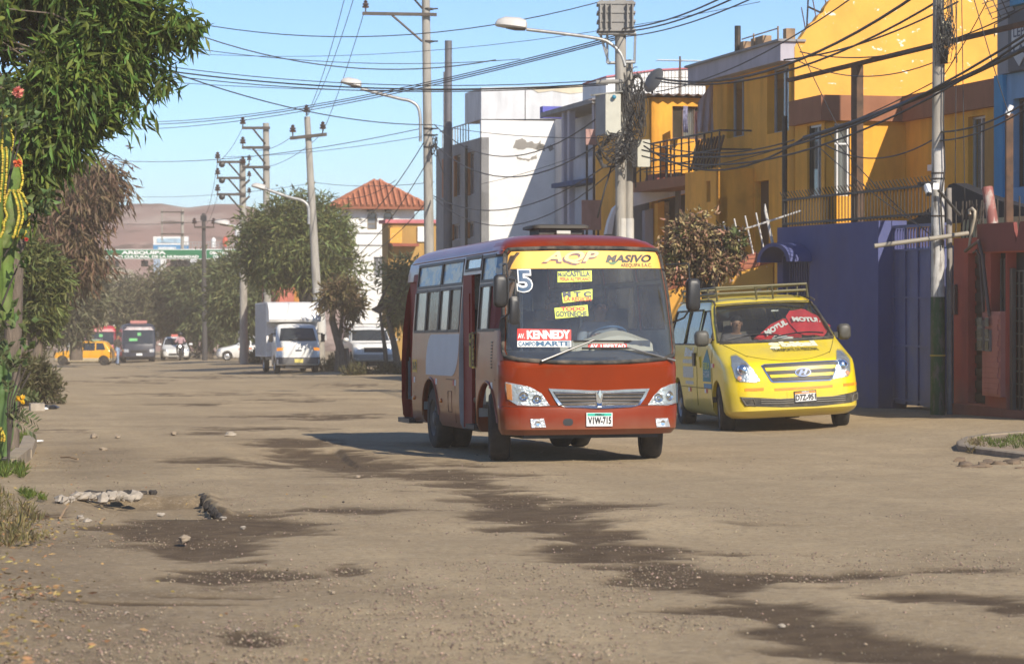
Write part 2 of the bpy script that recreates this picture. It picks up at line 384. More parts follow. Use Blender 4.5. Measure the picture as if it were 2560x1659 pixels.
STAIN_WIRE_SHADE=[(555,1074,190,6,.7),(749,1110,110,10,.9),(700,1155,300,9,.75),(810,1145,110,18,1.1),(930,1168,120,14,1),(470,1318,130,34,1.3),(560,1330,120,34,1.2),(650,1305,150,22,1),(880,1282,160,9,.9),(508,1368,130,25,1.1),(600,1355,90,18,.9),(314,1314,70,7,.9),(530,1443,120,20,1.1),(650,1440,90,9,.8),(430,1505,230,3.5,.8),(560,1487,140,3.5,.8),(624,1600,60,14,.95),(870,1418,35,14,.6),(809,1367,40,8,.6),(1223,1223,130,12,.95),(1315,1284,140,22,1.05),(1394,1315,130,16,1),(1468,1260,130,14,1),(1530,1333,70,10,.9),(1444,1370,110,18,1),(1590,1364,140,9,.95),(1530,1400,150,20,1),(1652,1407,90,20,1),(1683,1468,160,25,.9),(1805,1468,110,22,1.1),(1960,1443,220,8,.95),(2143,1440,110,8,.85),(2020,1468,160,7,.8),(1836,1517,150,14,.9),(1946,1530,100,22,1.15),(2050,1578,110,22,1.15),(2173,1615,120,20,1.15),(2296,1640,170,18,1.1),(2510,1646,170,16,1),(2020,1634,120,10,.7),(2296,1493,170,14,1),(2450,1505,150,14,1),(2560,1530,90,12,1),(2450,1431,120,8,.6),(1836,1312,130,4,.7),(1867,1382,140,5,.6),(1130,1204,110,14,.95),(1040,1185,90,12,.9),(1160,1164,80,5,.7),(1284,1186,90,5,.7),(308,954,110,5,.6),(417,942,150,3,.65),(640,935,120,3,.6),(560,985,200,5,.6),(720,1000,140,4,.65),(480,1010,150,4,.6),(800,1040,160,6,.7),(880,965,120,4,.6),(250,1650,90,10,.7),(420,1655,150,8,.6),(150,1080,90,6,.5),(110,1290,60,10,.7)]  # wet stains; the thin paired lines are painted shadows of overhead wires
SOIL=[(200,1480,430,230,.75),(230,1150,150,45,.8),(60,1650,420,160,.5),(330,1250,220,30,.5),(480,1050,300,14,.35)]
def build_ground():
 pys=np.concatenate([np.arange(1790,880,-1.9),np.array([877,874,872,870,868.5,867,866,865,864.3,863.7,863.2])])
 Y=np.concatenate([np.array([-14,-8,-3,0,2.5,4.5,6,7.2,8,8.4]),8000/(pys-855)])
 px=np.concatenate([np.array([-9000,-6500,-4800,-3500,-2500,-1800,-1250,-850,-560,-360,-230,-140,-80]),np.arange(-40,2605,5.2),np.array([2650,2720,2800,2900,3050,3300,3700,4300,5200,6500,8200,10500])])
 Ye=np.maximum(Y,8.556)
 PX,YY=np.meshgrid(px,Y);X=(PX-CX)/F*Ye[:,None]
 PY=855+8000/np.maximum(YY,8.556)
 U=-X*SN+YY*CS;V=X*CS+YY*SN
 Z=.61-.02177*YY+.047*np.clip(V-11.3,0,3.9)+.04*np.clip(.9-V,0,1)
 near=np.clip(1.4-YY/60,.15,1)
 Z+=((fbm(X*.5,YY*.5,4,3)-.5)*.07+(fbm(X*3,YY*3,4,9)-.5)*.018)*near
 jag=(fbm(X*6,YY*6,3,21)-.5)*40
 edge=505+50*(PY-1238)/54+jag
 pit=sst(6,-6,PX-edge)*sst(170,330,PX)*sst(1238,1243,PY+jag*.12)*sst(1294,1286,PY+jag*.1)
 edge2=852+26*(PY-1125)/23+jag*.4
 pit2=sst(4,-4,PX-edge2)*sst(560,760,PX)*sst(1118,1126,PY)*sst(1175,1150,PY)
 lip=np.exp(-((PX-edge-14)/16)**2)*sst(1230,1242,PY)*sst(1300,1288,PY)*.035
 Z+=-.085*pit-.05*pit2+lip
 n1=fbm(X*1.1,YY*1.1,6,40,.62);n2=fbm(X*4,YY*4,4,50)
 wet=np.zeros_like(X)
 for(cx,cy,rx,ry,s)in STAIN_WIRE_SHADE:wet=np.maximum(wet,s*np.exp(-.5*(((PX-cx)/(rx*.95))**2+((PY-cy)/(ry*1.0))**2)))
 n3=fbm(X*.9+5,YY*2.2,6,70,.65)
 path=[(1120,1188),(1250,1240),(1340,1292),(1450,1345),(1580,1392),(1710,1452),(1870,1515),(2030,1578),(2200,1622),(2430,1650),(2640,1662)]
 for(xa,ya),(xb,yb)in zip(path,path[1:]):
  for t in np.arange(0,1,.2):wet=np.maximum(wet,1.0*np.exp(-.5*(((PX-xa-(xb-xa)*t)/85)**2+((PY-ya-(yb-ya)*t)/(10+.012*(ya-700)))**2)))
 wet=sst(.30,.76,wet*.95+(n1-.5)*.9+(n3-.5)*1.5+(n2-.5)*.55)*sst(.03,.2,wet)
 soil=np.zeros_like(X)
 for(cx,cy,rx,ry,s)in SOIL:soil=np.maximum(soil,s*np.exp(-.5*(((PX-cx)/(rx*.8))**2+((PY-cy)/(ry*.85))**2)))
 soil=np.clip(soil+(n1-.5)*1.3*(soil>.04),0,1)
 Z-=wet*.012;Z+=(fbm(V*1.6,U*.05,3,61)-.5)*.035*near*(V>.5)
 rut=(fbm(V*1.5,U*.06,4,60)-.5)
 h,wd=X.shape;idx=np.arange(h*wd).reshape(h,wd)
 quads=np.stack([idx[:-1,:-1],idx[:-1,1:],idx[1:,1:],idx[1:,:-1]],-1).reshape(-1,4)
 vq=V.reshape(-1)[quads].mean(1);uq=U.reshape(-1)[quads].mean(1)
 road=((vq>1.0)&(vq<12.0))|((uq>128)&(uq<146))
 co=np.stack([X,YY,Z],-1).reshape(-1,3);att=np.stack([wet,soil,np.clip(rut+.5,0,1),np.ones_like(wet)],-1).reshape(-1,4)
 for nm,sel in(('road',road),('ground',~road)):
  q=quads[sel];used,inv=np.unique(q,return_inverse=True);q=inv.reshape(-1,4)
  me=bpy.data.meshes.new(nm);me.vertices.add(len(used));me.vertices.foreach_set('co',co[used].astype(np.float32).ravel())
  me.loops.add(q.size);me.loops.foreach_set('vertex_index',q.astype(np.int32).ravel());me.polygons.add(len(q));me.polygons.foreach_set('loop_start',np.arange(0,q.size,4,dtype=np.int32))
  me.update(calc_edges=True);me.validate()
  a=me.color_attributes.new('stain','FLOAT_COLOR','POINT');a.data.foreach_set('color',att[used].astype(np.float32).ravel())  # holds the painted wire shadows along with stains, soil and ruts
  o=finish(me,nm,ground_mat(),None,180);o['kind']='structure'
def ground_mat():
 if 'dusty_ground' in MATS:return MATS['dusty_ground']
 m=bpy.data.materials.new('dusty_ground');MATS['dusty_ground']=m;m.use_nodes=True;nt=m.node_tree;N,L=nt.nodes,nt.links;b=N['Principled BSDF']
 tc=N.new('ShaderNodeTexCoord');at=N.new('ShaderNodeVertexColor');at.layer_name='stain';sp=N.new('ShaderNodeSeparateColor');L.new(at.outputs['Color'],sp.inputs['Color'])
 def nz(sc,det=6,ro=.6):
  n=N.new('ShaderNodeTexNoise');n.inputs['Scale'].default_value=sc;n.inputs['Detail'].default_value=det;n.inputs['Roughness'].default_value=ro;L.new(tc.outputs['Object'],n.inputs['Vector']);return n.outputs['Fac']
 def rng(x,a,b_,c=0,d=1):
  r=N.new('ShaderNodeMapRange');r.inputs[1].default_value=a;r.inputs[2].default_value=b_;r.inputs[3].default_value=c;r.inputs[4].default_value=d;L.new(x,r.inputs[0]);return r.outputs[0]
 def mix(f,a,c):
  x=N.new('ShaderNodeMixRGB')
  if hasattr(f,'links'):L.new(f,x.inputs[0])
  else:x.inputs[0].default_value=f
  for i,q in((1,a),(2,c)):
   if hasattr(q,'links'):L.new(q,x.inputs[i])
   else:x.inputs[i].default_value=list(q)+[1]
  return x.outputs[0]
 def mul(a,c):
  x=N.new('ShaderNodeMath');x.operation='MULTIPLY';L.new(a,x.inputs[0])
  if hasattr(c,'links'):L.new(c,x.inputs[1])
  else:x.inputs[1].default_value=c
  return x.outputs[0]
 col=mix(rng(nz(.45,9,.68),.38,.62),(.32,.242,.145),(.45,.345,.21))
 col=mix(mul(rng(sp.outputs[2],.38,.62),.6),col,(.32,.245,.15))
 col=mix(mul(rng(nz(2.2,9,.7),.45,.72),.45),col,(.47,.375,.235))
 col=mix(rng(sp.outputs[1],0,1,0,.85),col,(.19,.14,.085))
 fine=nz(55,5,.75)
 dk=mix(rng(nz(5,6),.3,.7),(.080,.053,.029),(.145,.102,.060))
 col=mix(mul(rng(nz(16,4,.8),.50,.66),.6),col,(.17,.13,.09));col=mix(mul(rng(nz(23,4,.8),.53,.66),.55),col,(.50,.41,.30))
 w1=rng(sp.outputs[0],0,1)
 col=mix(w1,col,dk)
 gr=rng(fine,.62,.70);col=mix(mul(gr,.55),col,(.43,.38,.31))
 gd=rng(nz(70,4,.7),.60,.68);col=mix(mul(gd,.5),col,(.10,.08,.06))
 vo=N.new('ShaderNodeTexVoronoi');vo.inputs['Scale'].default_value=38;L.new(tc.outputs['Object'],vo.inputs['Vector'])
 pb=rng(vo.outputs['Distance'],.17,.12);sel=N.new('ShaderNodeSeparateColor');L.new(vo.outputs['Color'],sel.inputs[0]);pbs=mul(pb,rng(sel.outputs[0],.72,.74))
 col=mix(mul(pbs,.8),col,(.50,.44,.36))
 L.new(col,b.inputs['Base Color']);b.inputs['Roughness'].default_value=.93;b.inputs['Specular IOR Level'].default_value=.2
 bp=N.new('ShaderNodeBump');bp.inputs['Strength'].default_value=.8;bp.inputs['Distance'].default_value=.02;L.new(fine,bp.inputs['Height'])
 b2=N.new('ShaderNodeBump');b2 .inputs['Strength'].default_value=.9;b2 .inputs['Distance'].default_value=.02;L.new(pbs,b2 .inputs['Height']);L.new(bp.outputs['Normal'],b2 .inputs['Normal'])
 L.new(b2 .outputs['Normal'],b.inputs['Normal']);return m
build_ground()
def hills():
 prof=[(-900,600),(-500,560),(-200,540),(60,545),(200,535),(290,528),(330,518),(400,513),(470,520),(540,509),(590,511),(625,519),(660,534),(710,548),(800,560),(950,585),(1200,600),(1700,610),(2600,600),(3400,590)]
 xs=np.arange(-900,3401,14);pr=np.interp(xs,[p[0]for p in prof],[p[1]for p in prof])
 Ys=np.linspace(300,400,26);vs=[];fs=[]
 for j,Yd in enumerate(Ys):
  k=j/25;hfac=math.sin(min(k/.62,1)*math.pi/2)**.8 if k<.62 else 1-.5*(k-.62)/.38
  for x,p in zip(xs,pr):
   X=(x-CX)/F*362;top=EYE+(HY-p)/F*362;bot=.61-.02177*Yd-1
   nn=noise.fractal(Vector((X*.035,Yd*.02,3)),.9,2.1,6)*2.0*(math.sin(min(k/.62,1)*math.pi)+.25)
   vs.append((X*Yd/362,Yd,bot+(top-bot)*hfac+nn*.5+noise.noise(Vector((X*.08,1,2)))*.6*hfac))
 n=len(xs)
 for j in range(25):
  for i in range(n-1):fs.append((j*n+i,j*n+i+1,(j+1)*n+i+1,(j+1)*n+i))
 me=bpy.data.meshes.new('hills');me.from_pydata(vs,[],fs)
 o=finish(me,'hills',mat('hill_earth_haze_pale',(.26,.16,.14),.95,var=.25,scale=.03,dirt=[((.40,.31,.27),.48,.60,.07,(1,1,1)),((.13,.085,.075),.54,.62,.12,(1,2,1))]),None,180);o['kind']='structure'  # earth colours made paler to stand in for haze
hills()
def haze():
 mb=MB();mb.box((60,480,-5.5),(3400,1080,41.5))
 m=bpy.data.materials.new('dusty_air');m.use_nodes=True;nt=m.node_tree;nt.nodes.remove(nt.nodes['Principled BSDF'])
 pv=nt.nodes.new('ShaderNodeVolumePrincipled');pv.inputs['Color'].default_value=(.74,.63,.51,1);pv.inputs['Density'].default_value=.0018;pv.inputs['Anisotropy'].default_value=.0
 nt.links.new(pv.outputs['Volume'],nt.nodes['Material Output'].inputs['Volume'])
 o=mb.build('haze',m);o['kind']='stuff'
haze()
SKIN=mat('skin_brown',(.30,.16,.10),.55,var=.1)
HAIR=mat('hair_black',(.012,.010,.009),.5,var=.3,scale=30)
def cloth(n,c):return mat('cloth_'+n,c,.85,var=.18,scale=7,bump=.3,bscale=25)
BONES=[('pelvis','spine','t'),('spine','chest','t'),('chest','neck','t'),('neck','jaw','s'),('jaw','head','s'),('head','top','s')]
for sd in 'lr':
 BONES+=[('chest','sh'+sd,'t'),('sh'+sd,'el'+sd,'t'),('el'+sd,'wr'+sd,'t'),('wr'+sd,'pa'+sd,'s'),('pelvis','hi'+sd,'b'),('hi'+sd,'kn'+sd,'b'),('kn'+sd,'an'+sd,'b'),('an'+sd,'to'+sd,'f')]
RAD=dict(pelvis=(.16,.12),spine=(.145,.11),chest=(.165,.115),neck=(.055,.055),jaw=(.068,.08),head=(.078,.095),top=(.06,.07),sh=(.075,.075),el=(.048,.048),wr=(.03,.032),pa=(.04,.022),hi=(.1,.1),kn=(.065,.065),an=(.042,.045),to=(.042,.03))
def person(label,joints,loc,rotz=0.0,shirt=(.1,.1,.12),legs=(.05,.06,.1),hair=True,group=None,scale=1.0,helmet=None,sid='a'):
 root=thing('person',label,'person',loc,Matrix.Rotation(rotz,3,'Z')@Matrix.Scale(scale,3),group)
 J={k:Vector(v)for k,v in joints.items()};names=list(J);names.remove('pelvis');names=['pelvis']+names
 verts=[J[n]for n in names];idx={n:i for i,n in enumerate(names)};edges=[(idx[a],idx[b])for a,b,_ in BONES if a in idx and b in idx]
 rads=[RAD.get(n,RAD.get(n[:2]))for n in names];segs=[(J[a],J[b],c)for a,b,c in BONES if a in idx and b in idx]
 for sd,sg in(('l',-1),('r',1)):
  if 'pa'+sd not in J:continue
  wv,pv=J['wr'+sd],J['pa'+sd];d=(pv-wv).normalized();lat=d.cross(Vector((0,0,1)))
  lat=lat.normalized()if lat.length>.2 else Vector((1,0,0));dn=lat.cross(d)
  for k in range(4):
   o=pv+lat*(k-1.5)*.021;ln=(.036,.042,.039,.03)[k]
   p1=o+d*ln;p2=p1+d*ln*.6-dn*.022*sg*(1 if d.z<.5 else 0)-Vector((0,0,.012))
   b=len(verts);verts+=[p1,p2];rads+=[(.009,.009),(.0075,.0075)];edges+=[(idx['pa'+sd],b),(b,b+1)];segs.append((p1,p2,'s'))
  p1=wv.lerp(pv,.55)-lat*.038*sg;p2=p1+d*.035-lat*.012*sg;b=len(verts);verts+=[p1,p2];rads+=[(.011,.011),(.009,.009)];edges+=[(idx['wr'+sd],b),(b,b+1)];segs.append((p1,p2,'s'))
 me=bpy.data.meshes.new('skel');me.from_pydata([tuple(v)for v in verts],edges,[]);ob=bpy.data.objects.new('skel',me);COL.objects.link(ob)
 ob.modifiers.new('s','SKIN').use_smooth_shade=True
 for i,r in enumerate(rads):me.skin_vertices[0].data[i].radius=r
 me.skin_vertices[0].data[0].use_root=True
 sb=ob.modifiers.new('u','SUBSURF');sb.levels=2;sb.render_levels=2
 body=evaluated(ob);bpy.data.objects.remove(ob);bpy.data.meshes.remove(me)
 kinds={'s':0,'t':1,'b':2,'f':3};mi=[]
 for p in body.polygons:
  c=p.center;best=9;k='s'
  for a,b,q in segs:
   ab=b-a;t=max(0,min(1,(c-a).dot(ab)/max(ab.length_squared,1e-9)));dd=(a+ab*t-c).length
   if dd<best:best=dd;k=q
  mi.append(kinds[k])
 body.polygons.foreach_set('material_index',mi)
 nb=len(body.vertices)
 hd=J['head'];f=MB()
 f.tube([hd+Vector((0,-.088,.012)),hd+Vector((0,-.108,-.018)),hd+Vector((0,-.112,-.028))],[.007,.012,.011],8)
 for sg in(-1,1):
  f.ball(hd+Vector((sg*.081,.008,-.01)),(.012,.022,.032),8,6)
  f.ball(hd+Vector((sg*.032,-.083,.012)),(.013,.008,.008),8,6)
 f.tube([hd+Vector((-.024,-.09,-.057)),hd+Vector((0,-.098,-.056)),hd+Vector((.024,-.09,-.057))],[.004,.008,.004],6)
 import bmesh
 bm=bmesh.new();bm.from_mesh(body);vs=[bm.verts.new(q)for q in f.v]
 for q in f.f:
  try:bm.faces.new([vs[i]for i in q]).smooth=True
  except ValueError:pass
 bm.to_mesh(body);bm.free()
 o=finish(body,'body',[SKIN,cloth('shirt_'+sid,shirt),cloth('legs_'+sid,legs),mat('shoe_dark',(.03,.025,.02),.5)],root)
 o.data.polygons.foreach_set('use_smooth',[True]*len(o.data.polygons))
 h=MB()
 if helmet:
  h.ball(hd+Vector((0,.01,.02)),(.125,.14,.13),16,10);h.build('helmet',mat('helmet_'+sid,helmet,.25,coat=.5),root,60)
 elif hair:
  rings=[]
  for t in np.linspace(0,1,7):
   a=t*math.pi*.56;rr=math.sin(a+.12);zc=math.cos(a)
   rings.append([hd+Vector((.09*rr*math.cos(2*math.pi*k/16),.018+.105*rr*math.sin(2*math.pi*k/16)+(.02 if t>.6 else 0),.035+.085*zc))for k in range(16)])
  h.loft(rings[::-1]);h.build('hair',HAIR,root,60)
 return root
SIT=dict(pelvis=(0,0,0),spine=(0,.02,.2),chest=(0,.03,.40),neck=(0,.01,.53),jaw=(0,-.015,.60),head=(0,-.02,.68),top=(0,-.01,.745),shl=(-.18,.03,.45),shr=(.18,.03,.45),ell=(-.24,-.06,.2),elr=(.24,-.06,.2),wrl=(-.15,-.3,.13),wrr=(.15,-.3,.13),pal=(-.13,-.37,.12),par=(.13,-.37,.12),hil=(-.09,-.03,-.02),hir=(.09,-.03,-.02),knl=(-.12,-.45,.02),knr=(.12,-.45,.02),anl=(-.12,-.44,-.4),anr=(.12,-.44,-.4),tol=(-.12,-.6,-.45),tor=(.12,-.6,-.45))
DRIVE=dict(SIT,ell=(-.27,-.14,.24),elr=(.27,-.14,.24),wrl=(-.2,-.4,.34),wrr=(.2,-.4,.34),pal=(-.17,-.46,.37),par=(.17,-.46,.37))
STAND=dict(pelvis=(0,0,.95),spine=(0,.01,1.12),chest=(0,.01,1.32),neck=(0,0,1.46),jaw=(0,-.02,1.53),head=(0,-.02,1.61),top=(0,-.01,1.68),shl=(-.18,.01,1.38),shr=(.18,.01,1.38),ell=(-.24,.04,1.1),elr=(.24,-.02,1.1),wrl=(-.26,.0,.85),wrr=(.25,-.14,.88),pal=(-.26,-.03,.78),par=(.25,-.19,.82),hil=(-.09,0,.9),hir=(.09,0,.9),knl=(-.12,-.12,.5),knr=(.12,.06,.49),anl=(-.13,-.14,.08),anr=(.13,.22,.1),tol=(-.13,-.28,.04),tor=(.13,.1,.04))
BTH=R(13.2);BC,BS=math.cos(BTH),math.sin(BTH);BO=(.898,26.53)
def BX(px,y=0.0):
 t=(px-CX)/F;return(t*(BO[1]+BC*y)-BO[0]+BS*y)/(BC-BS*t)
def BZ(py,y=0.0):
 Y=BO[1]+BC*y;return(855+8000/Y-py)*Y/F
def SL(px):
 t=(px-CX)/F;return(-.076-26.3*t)/(BS+BC*t)
def SZ(py,L):
 Y=26.3+BC*L;return(855+8000/Y-py)*Y/F
def bus():
 rot=Matrix.Rotation(BTH,3,'Z')@Matrix.Rotation(R(-1.22),3,'X')
 root=thing('minibus','old red oxide minibus with number 5 and route cards in its windscreen','minibus',G(*BO),rot)
 paint=mat('bus_paint',(.19,.022,.0008),.34,var=.14,scale=1.2,coat=.22,spec=.12,low=((.22,.14,.09),.28,.52,.55),bump=.05,bscale=3,dirt=[((.17,.085,.045),.55,.95,1.8,(1,1,1))])
 paint_reflection=mat('bus_side_paint_reflection',(.27,.052,.014),.30,low=((.20,.115,.06),.3,.95,.5),var=.22,scale=1.0,coat=.28,bump=.10,bscale=1.6,bdist=.05,dirt=[((.22,.10,.045),.45,.95,1.5,(.6,.6,2.2))])  # brown reflection of the dusty ground is put into this red paint
 roofp=mat('bus_roof_faded_sky',(.20,.055,.05),.38,var=.2,scale=2,coat=.3,dirt=((.25,.15,.13),.45,.9,1.5,(1,1,1)))  # purple tone puts the sky's reflection over the sun-faded red
 inner=mat('bus_interior',(.36,.37,.35),.8,var=.2)
 dred=mat('door_red',(.22,.016,.010),.55,var=.15,spec=.2)
 rows=[(.30,.07,6.02,.95,.28,.15,.10),(.36,.0,6.04,.985,.28,.15,.11),(.58,.0,6.05,1.0,.28,.15,.11),(.605,.012,6.05,1.0,.28,.15,.11),(.62,.035,6.05,1.0,.28,.15,.11),(.9,.03,6.05,1.0,.28,.15,.12),(1.02,.025,6.05,1.0,.28,.15,.12),(1.05,.055,6.05,1.0,.27,.15,.12),(1.10,.065,6.04,1.0,.27,.15,.12),(1.45,.12,6.03,.985,.26,.15,.12),(1.9,.22,6.0,.95,.26,.16,.12),(2.15,.29,5.97,.925,.27,.2,.12),(2.28,.33,5.92,.905,.28,.22,.12),(2.34,.38,5.86,.87,.3,.25,.12),(2.39,.47,5.80,.82,.33,.28,.11),(2.43,.60,5.72,.74,.36,.3,.1),(2.465,.80,5.6,.62,.36,.3,.1),(2.485,1.05,5.4,.42,.3,.3,.08),(2.49,1.4,5.0,.15,.1,.1,.02)]
 sh=Shell(rows,16,8,14);base=sh.solid();inn=sh.solid(.055,.56,2.40)
 cut=[inn]
 ws=[(-.945,1.21),(-.93,1.15),(-.8,1.115),(-.4,1.085),(0,1.078),(.4,1.085),(.8,1.115),(.93,1.15),(.945,1.21),(.91,1.8),(.862,2.245),(.83,2.285),(.4,2.30),(0,2.302),(-.4,2.30),(-.83,2.285),(-.862,2.245),(-.91,1.8)]
 c=MB();c.prism([(a*.985,b)for a,b in ws],(0,0,0),(1,0,0),(0,0,1),(0,1,0),-.5,.72);cut.append(c)
 WL=[(2.40,3.60,1.42,1.93),(3.64,5.10,1.42,1.93),(2.40,3.60,1.965,2.25),(3.64,5.10,1.965,2.25),(.34,1.38,1.42,1.93),(.42,1.38,1.965,2.25),(1.45,2.28,2.11,2.26)]
 WR=[(a,b,z0,z1)for a,b in((.5,1.5),(1.6,2.9),(3.0,4.3),(4.4,5.6))for z0,z1 in((1.42,1.93),(1.965,2.25))]
 for(y0,y1,z0,z1)in WL:c=MB();c.prism(rrect(y0,y1,z0,z1,.03,3),(0,0,0),(0,1,0),(0,0,1),(1,0,0),-1.3,-.7);cut.append(c)
 for(y0,y1,z0,z1)in WR:c=MB();c.prism(rrect(y0,y1,z0,z1,.03,3),(0,0,0),(0,1,0),(0,0,1),(1,0,0),.7,1.3);cut.append(c)
 c=MB();c.prism(rrect(-.75,.75,1.5,2.15,.06),(0,0,0),(1,0,0),(0,0,1),(0,1,0),5.7,6.4);cut.append(c)
 c=MB();c.box((-1.0,1.88,1.13),(.6,.9,1.86));cut.append(c)
 c=MB();c.box((-1.0,5.57,1.13),(.36,.74,1.86));cut.append(c)
 for yy in(.87,4.02):
  c=MB();c.prism([(yy+.5*math.cos(R(a)),.36+.5*math.sin(R(a)))for a in range(0,360,12)],(0,0,0),(0,1,0),(0,0,1),(1,0,0),-1.3,-.6);cut.append(c)
  c=MB();c.prism([(yy+.5*math.cos(R(a)),.36+.5*math.sin(R(a)))for a in range(0,360,12)],(0,0,0),(0,1,0),(0,0,1),(1,0,0),.6,1.3);cut.append(c)
 me=carve(base,cut)
 mi=[]
 for p in me.polygons:
  ctr,nrm=p.center,p.normal
  inside=abs(ctr.x)<sh.row(ctr.z)[3]-.04 and sh.fy(ctr.x,ctr.z)+.035<ctr.y<sh.row(ctr.z)[2]-.03 and ctr.z<2.405 and ctr.z>.5 and not(ctr.z>2.41)
  if ctr.x<-.78 and(5.15<ctr.y<5.98 and .2<ctr.z<2.07 and ctr.x>-.985):mi.append(4)
  elif inside:mi.append(2)
  elif ctr.z>2.27 and ctr.y>1.02+(2.5-ctr.z)*.2:mi.append(1)
  elif abs(nrm.x)>.72 and ctr.y>.30:mi.append(3)
  else:mi.append(0)
 body=finish(me,'body',[paint,roofp,inner,paint_reflection,dred],root,38,None,mi)
 g=MB();patch(g,ws,sh.front,-.012,-.02,.06);g.build('windscreen',glass('windscreen_glass',(.93,.95,.94),.015,(.45,.43,.38),1.65,.07),root,40)
 seal=[sh.front(max(-.985,min(.985,x*1.012)),z+(.012 if z>2 else-.012 if z<1.22 else 0),.004)for x,z in ws for _ in(0,)]
 pl=[]
 for i in range(len(ws)):
  a,b=Vector(ws[i]),Vector(ws[(i+1)%len(ws)])
  for k in range(5):
   q=a.lerp(b,k/5);pl.append(sh.front(q.x*1.008,q.y+(.008 if q.y>2.2 else-.008 if q.y<1.2 else 0),.003))
 pl.append(pl[0]);s=MB();s.tube(pl,.024,6,False);s.build('seal',M['rubber'],root,60)
 f=lambda cx:1230+cx/2.57
 hgt=lambda cy:560+cy/2.57
 def XZ(cx,cy,y=.2):
  x=BX(f(cx),y)
  for _ in range(3):yy=sh.fy(x,min(BZ(hgt(cy),y),2.3));x=BX(f(cx),yy);y=yy
  Y=BO[1]+BC*y+BS*x;return x,(855+8000/(BO[1]+BC*y+BS*x)-hgt(cy))*Y/F+(BO[1]*0)
 mp=lambda d0:(lambda a,b,d:sh.front(a,b,d0+d))
 FR=-.008
 def lettering(host,name,col,*items):
  mb=MB()
  for body_,x0,x1,y0,y1,*opt in items:
   (ax,az),(bx,bz)=XZ(x0,y1),XZ(x1,y1);(_,cz)=XZ(x0,y0)
   letter(mb,body_,ax,bx,az,cz,mp(FR),.004,opt[0]if opt else .02,opt[1]if len(opt)>1 else 0,bz-az)
  return mb.build(name,col,host)
 navy=mat('ink_navy',(.012,.02,.06),.5);redi=mat('ink_red',(.55,.03,.02),.5);wht=M['white'];blk=mat('ink_black',(.012,.012,.014),.5);lime=mat('card_lime',(.62,.70,.10),.6,var=.06)
 gold=mat('band_amber',(.86,.47,.085),.55,var=.04);pale=mat('ink_pale_amber',(.92,.62,.22),.5)
 band=MB();top=[(-.862,2.245),(-.83,2.285),(-.4,2.297),(0,2.299),(.4,2.297),(.83,2.285),(.862,2.245)]
 patch(band,[(x*.985,z-.012)for x,z in top]+[(.873,2.095),(.4,2.092),(0,2.09),(-.4,2.088),(-.873,2.085)],mp(FR),.0,-.002,.05)
 bo=band.build('sun_strip',gold,root,40)
 lettering(bo,'shadow_lettering',mat('ink_plum',(.10,.03,.05),.5),('AQP',322,694,180,264,.05,.35));
 l2=MB();
 (ax,az),(bx,bz)=XZ(338,254),XZ(700,254);(_,cz)=XZ(338,172)
 letter(l2,'AQP',ax,bx,az,cz,mp(FR+.004),.004,.03,.35,bz-az);l2 .build('lettering',pale,bo)
 lettering(bo,'lettering',blk,('MASIVO',738,1035,197,247,.045,.3),('AREQUIPA S.A.C.',835,1035,252,280,.015,.1))
 sw=MB();pts=[XZ(745+75*k/10,236+26*math.sin(math.pi*k/10))for k in range(11)]+[XZ(820-75*k/10,236+8*math.sin(math.pi*k/10))for k in range(1,10)]
 patch(sw,pts,mp(FR),.004,.001,.03);sw.build('swoosh',mat('ink_green',(.05,.16,.05),.5),bo)
 n5=MB();(ax,az),(bx,bz)=XZ(166,437),XZ(272,437);(_,cz)=XZ(166,286)
 letter(n5,'5',ax,bx,az,cz,mp(FR),.003,.075);no=n5 .build('route_number',wht,root)
 n5=MB();letter(n5,'5',ax+.012,bx-.012,az+.012,cz-.012,mp(FR),.006,.012);n5 .build('numeral',mat('ink_blue',(.03,.08,.16),.5),no)
 def card(name,colr,quad,host=root):
  mb=MB();patch(mb,[XZ(*q)for q in quad],mp(FR),.001,-.002,.05);return mb.build(name,colr,host,40)
 k=card('route_card',lime,[(428,372),(650,366),(648,296),(428,303)]);lettering(k,'lettering',navy,('Mcal',433,482,308,336,.02),('CASTILLA',485,637,300,335,.035));lettering(k,'lettering',redi,('FERIA ALTIPLANO',442,642,340,364,.03))
 k=card('route_card',lime,[(462,505),(652,484),(652,416),(454,440)]);lettering(k,'lettering',navy,('M T C',462,645,432,468,.05));lettering(k,'lettering',redi,('LA REGION',470,645,466,494,.03))
 k=card('route_card',lime,[(413,606),(626,588),(620,517),(406,537)]);lettering(k,'lettering',redi,('TODO',448,604,530,556,.05));lettering(k,'lettering',navy,('GOYENECHE',416,616,558,594,.03))
 k=card('destination_board',mat('card_red',(.55,.03,.025),.5),[(164,745),(514,745),(514,676),(166,668)]);lettering(k,'lettering',wht,('AV.',170,215,700,732,.03),('KENNEDY',229,508,680,736,.05))
 k=card('destination_board',wht,[(166,786),(514,788),(514,747),(166,747)]);lettering(k,'lettering',mat('ink_sea_blue',(.02,.10,.2),.5),('CAMPO',174,285,752,781,.03),('MARTE',288,508,750,782,.04))
 k=card('destination_board',mat('card_red',(.55,.03,.025),.5),[(622,800),(872,800),(872,768),(622,768)]);lettering(k,'lettering',wht,('AV. LIBERTAD',634,864,772,796,.03))
 LL=[(92,1012),(160,1025),(250,1045),(320,1085),(375,1165),(300,1170),(165,1162),(112,1125),(92,1060)]
 LR=[(1222,1022),(1150,1030),(1090,1055),(1040,1105),(1003,1168),(1130,1168),(1190,1150),(1218,1110)]
